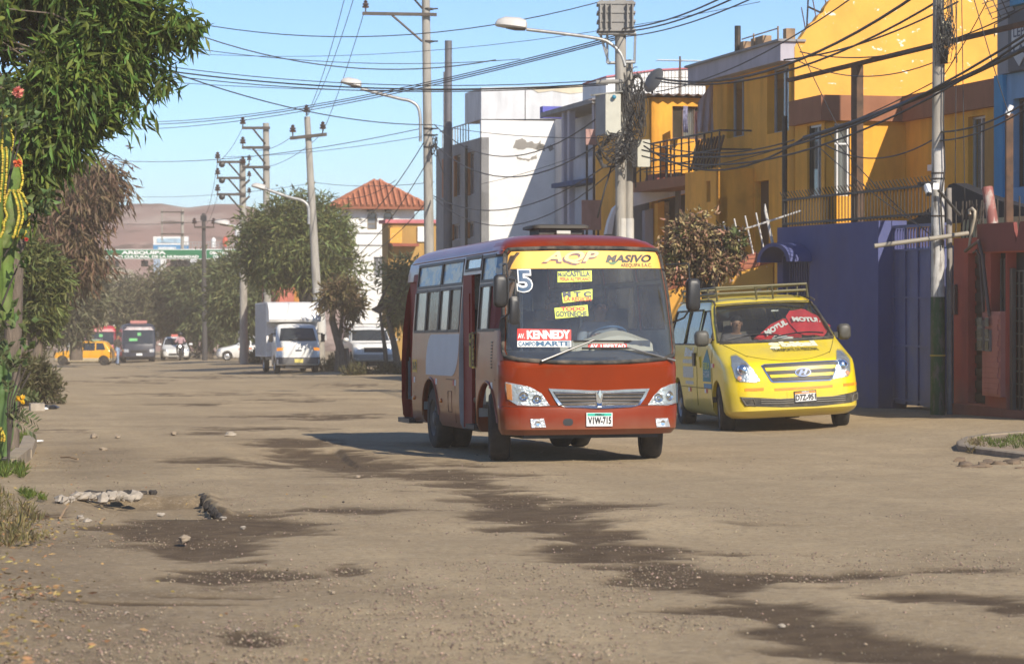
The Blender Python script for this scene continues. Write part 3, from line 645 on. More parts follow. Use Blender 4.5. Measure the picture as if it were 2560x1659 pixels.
 for lamp,(b1,b2),am in((LL,((205,1105),(290,1125)),(95,1020,128,1130)),(LR,((1140,1105),(1070,1120)),(1196,1035,1222,1110))):
  poly=[XZ(*q)for q in lamp];poly=[(max(-.965,min(.965,a)),b)for a,b in poly]
  mb=MB();patch(mb,poly,sh.front,.006,-.02,.018);h=mb.build('headlight',M['lamp_chrome'],root,12)
  for(bx_,by_)in(b1,b2):
   a,b=XZ(bx_,by_);p0=sh.front(a,b,.012);q=MB();q.lathe([(.052,0),(.046,.006),(.025,-.006),(.012,.004),(.001,.008)],p0,(sh.front(a,b,1)-sh.front(a,b,0)),18);q.build('bulb',M['chrome'],h,40)
  q=MB();patch(q,[(max(-.963,min(.963,a)),b)for a,b in[XZ(am[0],am[1]),XZ(am[2],am[1]+8),XZ(am[2]+6,am[3]),XZ(am[0]+8,am[3]-8)]],sh.front,.012,.0,.02);q.build('indicator',mat('amber_lens',(.75,.22,.02),.2,coat=.5),h,40)
  q=MB();patch(q,poly,sh.front,.03,.024,.03);q.build('lens',M['clear'],h,40)
 GO=[(365,1055),(520,1062),(640,1068),(740,1068),(860,1062),(1012,1057),(985,1115),(950,1168),(900,1180),(690,1186),(480,1180),(432,1168),(395,1110)]
 GI=[(392,1075),(520,1080),(640,1084),(740,1084),(860,1080),(985,1076),(962,1118),(935,1154),(895,1164),(690,1168),(485,1164),(450,1154),(415,1112)]
 mb=MB();patch(mb,[XZ(*q)for q in GO],sh.front,.014,-.01,.05);gr=mb.build('grille',mat('grille_chrome',(.6,.6,.6),.22,1.0,var=.15,scale=8),root,30)
 mb=MB();patch(mb,[XZ(*q)for q in GI],sh.front,.017,.008,.05);mb.build('grille_back',M['black'],gr,30)
 mb=MB()
 for cy in(1082,1104,1126,1148):
  xa=400+(cy-1075)*.72;
  for x0,x1 in((xa,672-(1148-cy)*.1),(708+(1148-cy)*.1,978-(cy-1075)*.62)):
   mb.tube([sh.front(*XZ(x0+(x1-x0)*t/6,cy+(6 if cy>1000 else 0)),.02)for t in range(7)],.0095,6)
 mb.build('slat',mat('grille_chrome',(.6,.6,.6),.22,1.0),gr,40)
 mb=MB();patch(mb,[XZ(*q)for q in[(665,1078),(690,1100),(715,1078),(702,1178),(678,1178)]],sh.front,.027,.01,.05);mb.prism([(-.02,0),(0,-.05),(.02,0),(0,.05)],sh.front(*XZ(690,1092),.03),(1,0,0),(0,0,1),(0,-1,0),0,.012);mb.build('emblem',M['chrome'],gr,30)
 pz=MB();patch(pz,[XZ(606,1297),XZ(772,1297),XZ(772,1211),XZ(606,1211)],sh.front,.02,.008,.2);pt=pz.build('number_plate',mat('plate_white',(.72,.72,.7),.4,var=.05),root)
 mb=MB();patch(mb,[XZ(612,1232),XZ(766,1232),XZ(766,1214),XZ(612,1214)],sh.front,.0225,.02,.2);mb.build('plate_band',mat('plate_green',(.05,.45,.33),.4),pt)
 mb=MB()
 for tx,x0,x1,y0,y1,bo_ in(('V1W-715',616,764,1238,1285,.03),('PERU',662,718,1217,1230,.02)):
  (ax,az),(bx,bz)=XZ(x0,y1),XZ(x1,y1);cz=XZ(x0,y0)[1];letter(mb,tx,ax,bx,az,cz,lambda a,b,d:sh.front(a,b,.0225+d),.002,bo_)
 mb.build('lettering',blk,pt)
 for x0,x1 in((247,348),(1050,1142)):
  mb=MB();patch(mb,[XZ(x0,1250),XZ(x1-14,1247),XZ(x1,1303),XZ(x0+8,1305)],sh.front,.01,-.02,.02);fl=mb.build('fog_lamp',M['lamp_chrome'],root,15)
  a,b=XZ((x0+x1)/2,1277);q=MB();q.lathe([(.03,0),(.026,.006),(.001,.004)],sh.front(a,b,.01),(0,-1,0),16);q.build('bulb',M['chrome'],fl,40)
 a,b=XZ(490,1271);mb=MB();patch(mb,rrect(a-.055,a+.055,b-.038,b+.038,.036),sh.front,.003,-.02,.03);mb.build('tow_socket',M['black'],root)
 mb=MB();mb.tube([sh.front(x,.607,.002)for x in np.linspace(-.975,.975,30)],.006,4);mb.build('bumper_seam',mat('seam_dark',(.05,.012,.008),.7),root)
 for piv,tip,b0,b1 in(((320,884),(655,747),(525,753),(895,755)),((1157,884),(862,797),(580,799),(892,800))):
  mb=MB();p0,p1=sh.front(*XZ(*piv),.045),sh.front(*XZ(*tip),.05);mb.tube([p0,p0 .lerp(p1,.15),p1],[.016,.012,.007],8);wa=mb.build('wiper',mat('wiper_arm',(.2,.2,.2),.35,.7),root,40)
  mb=MB();q0,q1=XZ(*b0),XZ(*b1);mb.tube([sh.front(q0[0]+(q1[0]-q0[0])*t/10,q0[1]+(q1[1]-q0[1])*t/10,.02)for t in range(11)],.011,6);mb.build('blade',M['black'],wa,40)
 def mirror(c,w_,h_,d_,arms,back=True):
  mb=MB();n=5;prof=rrect(-w_/2,w_/2,-h_/2,h_/2,min(w_,h_)*.35)
  mb.loft([[Vector(c)+Vector((a*s_,dy,b*s_))for a,b in prof]for dy,s_ in((-d_/2,.72),(-d_/2+.012,.9),(-d_*.2,1),(d_*.3,1),(d_/2,.93))]);m_=mb.build('mirror',M['black'],root,45)
  for ar in arms:q=MB();q.tube([Vector(p)for p in ar],.011,8);q.build('arm',M['black'],m_,45)
  q=MB();q.prism(rrect(-w_*.4,w_*.4,-h_*.43,h_*.43,.03),Vector(c)+Vector((0,d_/2+.001,0)),(1,0,0),(0,0,1),(0,1,0),0,.003);q.build('mirror_glass',M['chrome'],m_)
 xl=BX(1253,.1);mirror((xl,.10,1.84),.145,.35,.10,[[(-.93,.34,2.12),(-.96,.14,2.13),(xl+.06,.06,2.12),(xl+.075,.05,1.95),(xl+.075,.05,1.6),(xl+.05,.08,1.57),(-.96,.3,1.55)]])
 mirror((-.885,.02,1.63),.10,.30,.06,[[(-.93,.3,1.98),(-.86,.05,1.95),(-.87,.02,1.8)]])
 xr=BX(1744,.1);mirror((xr,.22,1.80),.145,.36,.11,[[(.9,.36,2.13),(xr-.06,.2,2.14),(xr-.04,.2,1.9)],[(.98,.36,1.5),(xr-.1,.24,1.55),(xr-.03,.22,1.66)]])
 mb=MB();c0=(BX(1400,1.6),1.75,2.575)
 mb.loft([[Vector(c0)+Vector((a*s_,b*s_,dz))for a,b in rrect(-.33,.33,-.3,.3,.08)]for dz,s_ in((-.005,.9),(.0,1),(.03,1),(.045,.88))]);hm=mb.build('roof_hatch',mat('hatch_olive',(.06,.052,.04),.6,var=.2),root,40)
 mb=MB();mb.box((c0[0],1.75,2.525),(.5,.46,.09));mb.build('hatch_frame',M['dark_metal'],hm)
 mb=MB();mb.box((c0[0]+.02,1.47,2.53),(.16,.03,.035));mb.build('latch',mat('latch_cream',(.5,.48,.42),.5),hm)
 bronze=mat('window_frame_bronze',(.09,.062,.045),.5,.3,var=.2)
 film=mat('torn_blue_film',(.09,.22,.40),.45,var=.3,scale=3,dirt=((.44,.42,.36),.47,.53,3.2,(.4,1,2.2)),coat=.4)
 dusty=mat('window_dust_and_reflection',(.40,.37,.31),.16,var=.25,scale=2.0,coat=.7,dirt=((.16,.13,.10),.55,.75,3,(1,3,.6)))  # tan of the reflected street painted in along with the dust
 gl=glass('bus_side_glass',(.55,.56,.54),.04,(.48,.42,.34),1.55,.5)
 def pane(y0,y1,z0,z1,m_,sgn=-1,name='window'):
  mb=MB();mf=lambda a,b,d:sh.side(a,b,d,sgn);r_=.022
  for q0,q1,w0,w1 in((y0-.012,y1+.012,z0-.012,z0+r_),(y0-.012,y1+.012,z1-r_,z1+.012),(y0-.012,y0+r_,z0+r_,z1-r_),(y1-r_,y1+.012,z0+r_,z1-r_)):
   patch(mb,[(q0,w0),(q1,w0),(q1,w1),(q0,w1)],mf,.006,-.03,.3)
  fr_=mb.build(name,bronze,root)
  mb=MB();patch(mb,[(y0+.01,z0+.01),(y1-.01,z0+.01),(y1-.01,z1-.01),(y0+.01,z1-.01)],mf,-.012,-.016,.3);mb.build('pane',m_,fr_)
 for(y0,y1,z0,z1)in WL[:2]:
  ym=(y0+y1)/2;pane(y0,ym+.01,z0,z1,gl);pane(ym+.05,y1,z0,z1,dusty)
 for i in(2,3):pane(*WL[i],film)
 pane(.34,.86,1.42,1.93,mat('curtain_red',(.16,.015,.02),.8));pane(.88,1.38,1.42,1.93,dusty);pane(*WL[5],film);pane(*WL[6],dusty)
 for wv in WR:pane(*wv,gl,1)
 mb=MB();mb.prism(rrect(-.76,.76,1.49,2.16,.06),(0,5.99,0),(1,0,0),(0,0,1),(0,1,0),0,.006);mb.build('rear_window',gl,root)
 mb=MB();mb.tube([sh.side(y,2.29,.006)for y in np.linspace(.55,5.85,20)],.011,5);mb.tube([sh.side(y,.885,.003)for y in np.linspace(2.36,5.1,12)],.006,4);mb.tube([sh.side(y,.885,.003)for y in np.linspace(.45,1.42,6)],.006,4);mb.build('trim_strip',paint_reflection,root,60)
 def dpanel(name,y0,y1,x_,label=None):
  mb=MB();mb.box((x_,(y0+y1)/2,1.19),(.035,y1-y0,1.74));d=mb.build(name,dred,root)
  if label:d['label']=label
  return d
 d1=dpanel('folding_door',1.86,2.32,-.93);q=MB();q.box((-.952,2.1,1.55),(.012,.3,.6));q.build('door_trim',dred,d1)
 dpanel('folding_door',5.24,5.92,-.86);
 mb=MB();mb.box((-.98,1.64,.35),(.09,.44,.05));mb.build('step',M['dark_metal'],root);mb=MB();mb.box((-.95,5.57,.30),(.18,.76,.06));mb.build('step',M['black'],root)
 mb=MB();mb.box((-.86,1.62,.62),(.05,.4,.52));mb.build('step_riser',mat('riser_grey',(.3,.31,.3),.6,var=.2),root)
 for y_ in(1.47,1.62):
  q=MB();q.tube([(-.985,y_,1.40),(-1.02,y_,1.39),(-1.02,y_,1.02),(-.985,y_,1.01)],.014,8);q.build('grab_handle',mat('handle_yellow',(.55,.42,.12),.5,dirt=((.1,.06,.04),.5,.6,14,(1,1,1))),root,50)
 mf=lambda a,b,d:sh.side(a,b,d)
 def dec(name,poly,m_,d=.003,host=root):q=MB();patch(q,poly,mf,d,d-.002,.12);return q.build(name,m_,host,40)
 W1=[]
 for k in range(9):a=R(90*k/8);W1 .append((4.28-.30+.30*math.sin(a),1.39-.42+.42*math.cos(a)))
 W1=[(2.36,1.39)]+W1+[(4.28,.90)]+[(2.36+.40-.40*math.sin(R(90*k/8)),.90+.36-.36*math.cos(R(90*k/8)))for k in range(9)]
 dec('white_patch',W1,mat('patch_grey_white',(.56,.58,.62),.5,var=.05))
 yp=dec('registration_mark',[(4.86,.92),(5.14,.92),(5.14,1.08),(4.86,1.08)],mat('sign_yellow',(.72,.46,.04),.5,var=.1))
 q=MB();letter(q,'UA-7B',5.12,4.88,.95,1.05,mf,.005,.03);q.build('lettering',blk,yp)
 for y_ in(.58,2.5,3.6,4.98):
  dec('reflector',[(y_,.79),(y_+.09,.79),(y_+.09,.86),(y_,.86)],wht);dec('reflector',[(y_+.092,.79),(y_+.17,.79),(y_+.17,.86),(y_+.092,.86)],redi)
 for y_ in(3.35,5.02):q=MB();q.ball(sh.side(y_,.60,.005),(.02,.035,.028),10,6);q.build('side_marker',mat('amber_lens',(.75,.22,.02),.2),root,60)
 q=MB()
 for k in range(9):q.box(sh.side(.62,1.02+.034*k,.004),(.012,.05,.014))
 q.build('vent',M['black'],root)
 q=MB()
 for a,b in(((2.55,.86),(2.55,.36)),((3.05,.86),(2.55,.86)),((2.75,.72),(2.95,.72)),((2.95,.72),(2.95,.48)),((2.95,.48),(2.75,.48)),((2.75,.48),(2.75,.72))):q.tube([sh.side(*a,.002),sh.side(*b,.002)],.005,4)
 q.build('hatch_seam',mat('seam_dark',(.05,.012,.008),.7),root)
 for yy in(.87,4.02):
  for sg in(-1,1):
   q=MB();q.tube([sh.side(yy+.5*math.cos(R(a)),.36+.5*math.sin(R(a)),.004,sg)for a in range(4,177,8)],.014,6);q.build('arch_lip',paint_reflection,root,60)
 rim=mat('steel_rim',(.11,.105,.1),.6,.4,var=.3,scale=6,dirt=((.2,.155,.11),.45,.8,5,(1,1,1)))
 for sg in(-1,1):
  wheel(root,(sg*.86,.87,.375),.375,.225,sg,rim,.58,32,R(-11),6)
  wheel(root,(sg*.87,4.02,.375),.375,.2,sg,rim,.58,32,0,6)
  wheel(root,(sg*.64,4.02,.375),.375,.2,sg,rim,.58,32,0,6)
 mb=MB();mb.box((0,3.0,.40),(1.1,5.6,.28));mb.box((0,.6,.36),(1.5,.8,.2));mb.tube([(-.8,.87,.36),(.8,.87,.36)],.06,8);mb.tube([(-.8,4.02,.37),(.8,4.02,.37)],.08,8);mb.ball((0,4.02,.37),.18);mb.box((-.45,3.0,.4),(.5,.9,.3));mb.build('chassis',M['black'],root)
 mb=MB();mb.box((0,3.1,.58),(1.82,5.5,.04));mb.build('floor_panel',mat('bus_floor',(.10,.09,.08),.8),root)
 seat=mat('bus_seat',(.028,.032,.045),.8,var=.2,scale=10)
 for y_ in(1.75,2.5,3.25,4.0,4.75):
  for x_ in((-.05,.35,.70)if y_<2.0 else(-.70,-.32,.35,.72)):
   mb=MB();mb.loft([[Vector((x_,y_,0))+Vector((a,dy+zv*.12,b+zv))for a,b in()]or[Vector((x_+a*.17,y_+dy+.12*hz,.95+hz))for a,dy in((-1,-.05),(1,-.05),(1,.05),(-1,.05))]for hz in(0,.3,.6,.72)]);mb.box((x_,y_-.2,.95),(.36,.42,.12));mb.box((x_,y_-.2,.74),(.2,.3,.32));mb.build('passenger_seat',seat,root,40)
 cream=mat('dash_cream',(.42,.40,.34),.6,var=.12)
 dk=mat('dash_dark',(.03,.03,.032),.6,var=.2)
 mb=MB();mb.loft([[Vector((x,y,z))for y,z in((.32+.12*(x/.9)**2,.62),(.30+.12*(x/.9)**2,1.10),(.42+.1*(x/.9)**2,1.18),(.62,1.2+.05*math.exp(-((x-.35)/.3)**2)),(.72,1.12),(.74,.62))]for x in np.linspace(-.86,.86,14)]);dh=mb.build('dashboard',dk,root,45)
 mb=MB();mb.loft([[Vector((x,y,z))for y,z in((.52,1.19),(.56,1.24+.12*math.exp(-((x-.42)/.33)**2)),(.70,1.27+.15*math.exp(-((x-.42)/.33)**2)),(.80,1.2))]for x in np.linspace(-.25,.8,12)]);mb.build('dash_cover',cream,dh,50)
 mb=MB();mb.lathe([(.20+.014*math.cos(R(a)),.014*math.sin(R(a)))for a in range(0,361,30)],(.40,.93,1.36),(0,.5,.86),28);mb.tube([(.21,.93,1.36),(.59,.93,1.36)],.012,6);mb.build('steering_wheel',mat('wheel_blue',(.03,.09,.2),.5),root,60)
 mb=MB();mb.tube([(.2,1.35,.6),(.2,1.35,2.36)],.016,8);mb.tube([(-.5,1.3,.6),(-.5,1.3,2.36)],.016,8);mb.build('pole',M['galv'],root)
 mb=MB();mb.box((.62,.62,1.27),(.3,.16,.07));mb.box((.3,.66,1.3),(.1,.02,.09));mb.build('papers',mat('dash_clutter',(.05,.055,.07),.7,var=.5,scale=10),dh)
 for x_,s_ in((-.12,1),(.1,.8)):q=MB();q.lathe([(.03*s_,0),(.036*s_,.03),(.02*s_,.06),(.025*s_,.085),(.001,.12)],(x_,.5,1.19),(0,0,1),12);q.build('figurine',cream,dh,50)
 def aboard(x,y,z):return root.matrix_world@Vector((x,y,z))
 person('bus driver in a pale shirt with both hands on the blue steering wheel',DRIVE,aboard(.42,1.36,1.0),BTH,(.16,.19,.24),(.04,.045,.06),sid='driver')
 person('passenger with dark jacket seated behind the MTC card in the minibus',SIT,aboard(-.05,1.66,1.02),BTH,(.03,.03,.04),(.05,.05,.07),group='passengers inside the minibus',sid='pa')
 person('passenger in grey top seated by the window under the number 5',SIT,aboard(-.45,2.4,1.02),BTH,(.07,.07,.08),(.05,.05,.07),group='passengers inside the minibus',sid='pb')
 person('fare collector in dark clothes standing in the open middle doorway of the minibus',STAND,aboard(-.70,1.62,.60),BTH+R(-60),(.02,.02,.025),(.02,.02,.03),group='passengers inside the minibus',scale=.93,sid='pc')
bus()
def van():
 a=R(6.3);c,s=math.cos(a),math.sin(a);X0,Y0=4.06,35.15;roll=-R(2.7)
 rot=Matrix.Rotation(a,3,'Z')@Matrix.Rotation(R(-1.22),3,'X')@Matrix.Rotation(roll,3,'Y')
 z0=gz(X0,Y0)
 root=thing('van','yellow passenger van with a red sunshade behind its windscreen, parked on the verge','van',(X0,Y0,z0),rot)
 rows=[(.20,.16,5.04,.84,.35,.2,.10),(.255,.06,5.1,.925,.36,.2,.12),(.31,.0,5.12,.955,.36,.2,.13),(.55,.0,5.13,.965,.36,.2,.13),(.70,.02,5.14,.965,.36,.2,.13),(.90,.065,5.14,.96,.37,.2,.13),(.975,.11,5.14,.958,.40,.2,.13),(1.01,.17,5.14,.956,.44,.2,.13),(1.06,.30,5.14,.953,.46,.2,.13),(1.14,.53,5.13,.945,.46,.2,.12),(1.22,.78,5.12,.935,.40,.2,.11),(1.27,.96,5.12,.925,.32,.2,.11),(1.45,1.24,5.10,.885,.26,.2,.12),(1.65,1.55,5.07,.83,.22,.2,.12),(1.83,1.85,5.02,.775,.20,.22,.12),(1.89,2.0,4.98,.735,.26,.25,.11),(1.935,2.22,4.9,.66,.3,.3,.1),(1.96,2.55,4.7,.5,.3,.3,.08),(1.97,3.0,4.4,.25,.2,.2,.04)]
 sh=Shell(rows,14,8,12)
 def XZ(cx,cy):
  px,py=1690+cx/3.76,680+cy/3.76;x,z,y=0,1,.3
  for _ in range(25):
   Y=Y0+y*c+x*s;wx=(px-CX)/F*Y;wz=EYE+(HY-py)/F*Y
   x=(wx-X0+y*s+z*.047)/c*.5+x*.5;z=(wz-z0+.02177*y-x*.047)*.5+z*.5;x=max(-.94,min(.94,x));y=.5*y+.5*sh.fy(x,max(.3,min(z,1.88)))
  return x,z
 yel=mat('van_yellow',(.74,.56,.012),.28,var=.05,scale=1.5,coat=.4,low=((.36,.28,.16),.2,.62,.5),bump=.03,bscale=2.5,dirt=[((.45,.34,.12),.5,1.0,1.8,(1,1,1))])
 yside=yel
 trim=mat('van_trim',(.035,.034,.03),.6,var=.3,scale=8,dirt=((.16,.13,.08),.45,.8,5,(1,1,1)))
 ins=mat('van_interior',(.10,.098,.09),.8)
 base=sh.solid();cut=[sh.solid(.05,.45,1.90)]
 ws=[(-.845,1.30),(-.55,1.292),(0,1.29),(.55,1.292),(.845,1.30),(.79,1.6),(.715,1.825),(.4,1.838),(0,1.842),(-.4,1.838),(-.715,1.825),(-.79,1.6)]
 q=MB();q.prism(ws,(0,0,0),(1,0,0),(0,0,1),(0,1,0),.6,2.35);cut.append(q)
 W1=[(1.30,1.33),(2.36,1.27),(2.36,1.76),(1.98,1.76)];W2=[(2.52,1.27),(3.5,1.27),(3.5,1.78),(2.52,1.78)];W3=[(3.6,1.27),(4.85,1.27),(4.8,1.78),(3.6,1.78)]
 for sg in(-1,1):
  for W_ in(W1,W2,W3):q=MB();q.prism(W_,(0,0,0),(0,1,0),(0,0,1),(1,0,0),*sorted((sg*.6,sg*1.2)));cut.append(q)
  for yy in(.92,4.12):q=MB();q.prism([(yy+.40*math.cos(R(t)),.33+.42*math.sin(R(t)))for t in range(0,360,12)],(0,0,0),(0,1,0),(0,0,1),(1,0,0),*sorted((sg*.66,sg*1.2)));cut.append(q)
 q=MB();q.prism(rrect(-.7,.7,1.3,1.78,.05),(0,0,0),(1,0,0),(0,0,1),(0,1,0),4.8,5.4);cut.append(q)
 me=carve(base,cut);mi=[]
 for p in me.polygons:
  t=p.center;r_=sh.row(t.z)
  ins_=abs(t.x)<r_[3]-.035 and sh.fy(t.x,t.z)+.03<t.y<r_[2]-.03 and .44<t.z<1.905
  mi.append(1 if ins_ else 0)
 finish(me,'body',[yel,ins],root,38,None,mi)
 q=MB();patch(q,ws,sh.front,-.006,-.012,.08);q.build('windscreen',glass('van_glass',(.9,.92,.9),.02,(.4,.37,.3),1.52,.04),root,40)
 pl=[]
 for i in range(len(ws)):
  A,B=Vector(ws[i]),Vector(ws[(i+1)%len(ws)])
  for k in range(4):t=A.lerp(B,k/4);pl.append(sh.front(t.x*1.012,t.y+(.008 if t.y>1.7 else-.006),.003))
 pl.append(pl[0]);q=MB();q.tube(pl,.015,6,False);q.build('seal',trim,root,60)
 sgl=glass('van_side_glass',(.35,.38,.38),.03,(.4,.36,.3),1.6,.25)
 for sg in(-1,1):
  for W_ in(W1,W2,W3):
   q=MB();patch(q,W_,lambda a_,b_,d:sh.side(a_,b_,d,sg),-.006,-.012,.3);w_=q.build('side_window',sgl,root)
   q=MB();q.tube([sh.side(*t,.002,sg)for t in W_+W_[:1]],.014,5,False);q.build('frame',trim,w_,60)
 q=MB();q.prism(rrect(-.7,.7,1.3,1.78,.05),(0,5.05,0),(1,0,0),(0,0,1),(0,1,0),0,.01);q.build('rear_window',sgl,root)
 q=MB();patch(q,[(-.85,1.262),(0,1.256),(.85,1.262),(.84,1.297),(0,1.288),(-.84,1.297)],sh.front,.006,-.01,.08);cw=q.build('cowl',trim,root,40)
 for x0,x1,xm in((-.72,.02,-.2),(-.05,.70,.45)):
  q=MB();q.tube([sh.front(x0+(x1-x0)*t/8,1.315+.05*math.sin(math.pi*t/8*.8),.02)for t in range(9)],.011,6);wb=q.build('wiper',M['black'],root,60)
 seam=mat('seam_shadow',(.10,.075,.01),.8)
 q=MB();q.tube([sh.front(x,1.0+.035*(1-(x/.56)**2)*-1+.03+.05*(x/.6)**2,.001)for x in np.linspace(-.60,.60,16)],.006,4)
 for sg in(-1,1):q.tube([sh.front(sg*(.60+.22*t),1.075+.18*t,.001)for t in np.linspace(0,1,8)],.005,4)
 for y_ in(1.25,2.44):q.tube([sh.side(y_+(.04 if z<.7 else 0),z,.001)for z in np.linspace(.35,1.26,8)],.006,4)
 q.tube([sh.side(y_,.62,.001)for y_ in np.linspace(1.35,4.9,8)],.006,4)
 q.build('panel_seam',seam,root)
 q=MB()
 for sg in(-1,1):q.tube([Vector((sg*x,y_,z))for x,y_,z in((.755,1.82,1.853),(.735,2.02,1.90),(.715,2.3,1.918),(.70,3.2,1.925),(.69,4.8,1.91))],.014,5)
 q.build('roof_seam',trim,root)
 GO=[(800,880),(830,866),(1160,846),(1500,828),(1530,845),(1522,880),(1478,1000),(1450,1018),(1190,1030),(920,1038),(895,1030)]
 cen=(1170,935)
 sc=lambda P_,k,kx=None:[(cen[0]+(x-cen[0])*(kx or k),cen[1]+(y-cen[1])*k)for x,y in P_]
 q=MB();patch(q,[XZ(*t)for t in GO],sh.front,.010,-.01,.06);gr=q.build('grille',M['chrome'],root,30)
 q=MB();patch(q,[XZ(*t)for t in sc(GO,.90,.966)],sh.front,.014,.005,.06);q.build('grille_back',M['black'],gr,30)
 for y0,y1,x0,x1 in((897,925,835,1508),(962,990,880,1485)):
  q=MB();sl_=lambda x:-(x-1170)*.048;patch(q,[XZ(x,y1+sl_(x)-8)for x in np.linspace(x0+14,x1-10,6)]+[XZ(x,y0+sl_(x)-8)for x in np.linspace(x1,x0,6)],sh.front,.022,.01,.08);q.build('slat',yel,gr,30)
 q=MB()
 for yc in(880,940,1008):
  for dy in(-7,7):q.tube([sh.front(*XZ(x,yc+dy-(x-1170)*.048),.016)for x in np.linspace(850 if yc<900 else 880 if yc<960 else 915,1500 if yc<960 else 1470,9)],.004,4)
 q.build('slat',mat('grille_grey',(.12,.11,.09),.5),gr)
 ex,ez=XZ(1192,943);q=MB();em=lambda A,B,n=28:[(ex+A*math.cos(2*math.pi*k/n),ez+B*math.sin(2*math.pi*k/n))for k in range(n)]
 q=MB();patch(q,em(.118,.062),sh.front,.032,.01,.05);eo=q.build('emblem',M['chrome'],gr,30)
 q=MB();patch(q,em(.100,.046),sh.front,.034,.03,.05);q.build('emblem_field',M['black'],eo,30)
 q=MB();fm=lambda a_,b_,d:sh.front(a_,b_,.034+d)
 for pol in([(-.075,-.036),(-.040,-.042),(.0,.032),(-.03,.038)],[(.075,.036),(.040,.042),(0,-.032),(.03,-.038)],[(-.042,-.006),(.04,.018),(.042,.006),(-.04,-.018)]):patch(q,[(ex+x,ez+y)for x,y in pol],fm,.005,0,.05)
 q.build('emblem_mark',M['chrome'],eo,30)
 for poly,lens,ind in(([(518,795),(568,784),(640,830),(740,935),(792,1020),(752,1038),(600,1030),(560,990),(525,880)],(632,912),(600,1000)),([(1634,735),(1660,740),(1705,800),(1738,900),(1736,960),(1690,978),(1600,993),(1578,970),(1608,850)],(1660,850),(1700,950))):
  P_=[XZ(*t)for t in poly];mir=poly[0][0]>1200;LP=P_ if not mir else[(-x,z)for x,z in LP][::-1];P_=LP
  q=MB();patch(q,P_,sh.front,.006,-.02,.025);h=q.build('headlight',M['lamp_chrome'],root,14)
  x,z=XZ(*lens);lx=(x,z)if not mir else(-lx[0],lx[1]);x,z=lx;n_=sh.front(x,z,1)-sh.front(x,z,0);n_=(n_+Vector((0,-1.2,0))).normalized()
  q=MB();q.lathe([(.085,.01),(.078,.025),(.07,.012),(.045,.02),(.03,.028),(.001,.03)],sh.front(x,z,.0),n_,22);q.build('bulb',M['chrome'],h,40)
  x,z=XZ(*ind);ix=(x,z)if not mir else(-ix[0],ix[1]);x,z=ix;q=MB();q.lathe([(.035,.008),(.02,.018),(.001,.02)],sh.front(x,z,.003),n_,14);q.build('indicator',mat('amber_pink_lens',(.75,.35,.2),.2,coat=.5),h,40)
  q=MB();patch(q,P_,sh.front,.03,.025,.03);q.build('lens',M['clear'],h,40)
 q=MB();patch(q,[XZ(*t)for t in[(600,1172),(800,1180),(1100,1196),(1300,1190),(1500,1160),(1750,1112),(1742,1190),(1650,1222),(1330,1258),(1000,1268),(650,1258)]],sh.front,.006,-.01,.05);lo=q.build('lower_grille',trim,root,30)
 q=MB()
 for cy in(1203,1222,1242):q.tube([sh.front(*XZ(x,cy+(-(x-800)*.05 if x>1000 else-8)),.012)for x in np.linspace(800,1590,10)],.009,5)
 q.build('slat',mat('grille_grey',(.12,.11,.09),.5),lo,60)
 for pol in([(622,1186),(730,1190),(750,1252),(660,1250)],[(1660,1150),(1738,1132),(1730,1190),(1650,1208)]):q=MB();q.tube([sh.front(*XZ(*t),.012)for t in pol+pol[:1]],.012,5,False);q.build('fog_lamp_bezel',mat('grille_grey',(.12,.11,.09),.5),lo,60)
 q=MB();patch(q,[XZ(*t)for t in[(1045,1120),(1385,1098),(1385,1168),(1045,1188)]],sh.front,.008,-.01,.1);q.build('plate_holder',yel,root,30)
 orange=mat('reflective_orange',(.72,.25,.02),.4,var=.15,scale=14)
 for pol in([(650,1092),(828,1086),(826,1112),(650,1118)],[(928,1092),(1305,1070),(1305,1096),(930,1114)],[(1308,1070),(1474,1056),(1472,1080),(1308,1094)],[(1575,1046),(1716,1030),(1714,1058),(1575,1072)]):q=MB();patch(q,[XZ(*t)for t in pol],sh.front,.006,.0,.08);q.build('reflective_strip',orange,root,30)
 q=MB();patch(q,[XZ(*t)for t in[(1115,1228),(1322,1212),(1313,1106),(1108,1122)]],sh.front,.026,.008,.3);pt=q.build('number_plate',M['black'],root)
 q=MB();patch(q,[XZ(*t)for t in[(1122,1217),(1315,1202),(1306,1114),(1115,1130)]],sh.front,.029,.02,.3);pw=q.build('plate_face',mat('plate_white',(.72,.72,.7),.4),pt)
 q=MB();patch(q,[XZ(*t)for t in[(1117,1146),(1308,1130),(1306,1115),(1115,1130)]],sh.front,.031,.028,.3);q.build('plate_band',orange,pt)
 def let(name,col,host,*items):
  q=MB()
  for tx,x0,x1,y0,y1,sl,bo,shr,d0 in items:
   ax,az=XZ(x0,y1);bx,_=XZ(x1,y1-sl);_,cz=XZ(x0,y0);_,bz=XZ(x1,y1-sl)
   letter(q,tx,ax,bx,az,cz,lambda p_,r_,d:sh.front(p_,r_,d0+d),.004,bo,shr,bz-az)
  return q.build(name,col,host)
 blk=mat('ink_black',(.012,.012,.014),.5)
 let('lettering',blk,pt,('D7Z-951',1124,1310,1152,1208,14,.03,0,.029))
 let('plate_lettering',M['white'],pt,('PERU',1180,1245,1122,1135,6,.02,0,.031))
 let('bonnet_lettering',mat('decal_cream',(.80,.77,.55),.5),root,('bitel',1002,1340,655,708,12,.075,0,.004))
 let('bonnet_lettering',blk,root,('TRANSPORTE DE PERSONAL',915,1350,722,752,18,.012,0,.004))
 q=MB()
 for x0,x1,y0,y1 in((870,945,662,690),(905,980,664,690),(885,960,694,728),(915,985,694,722)):patch(q,[XZ(x0+(x1-x0)*(.5+.5*math.cos(t)),(y0+y1)/2-(y1-y0)*.5*math.sin(t))for t in np.linspace(0,2*math.pi,14)[:-1]],sh.front,.003+.0005*x0/900,.0,.08)
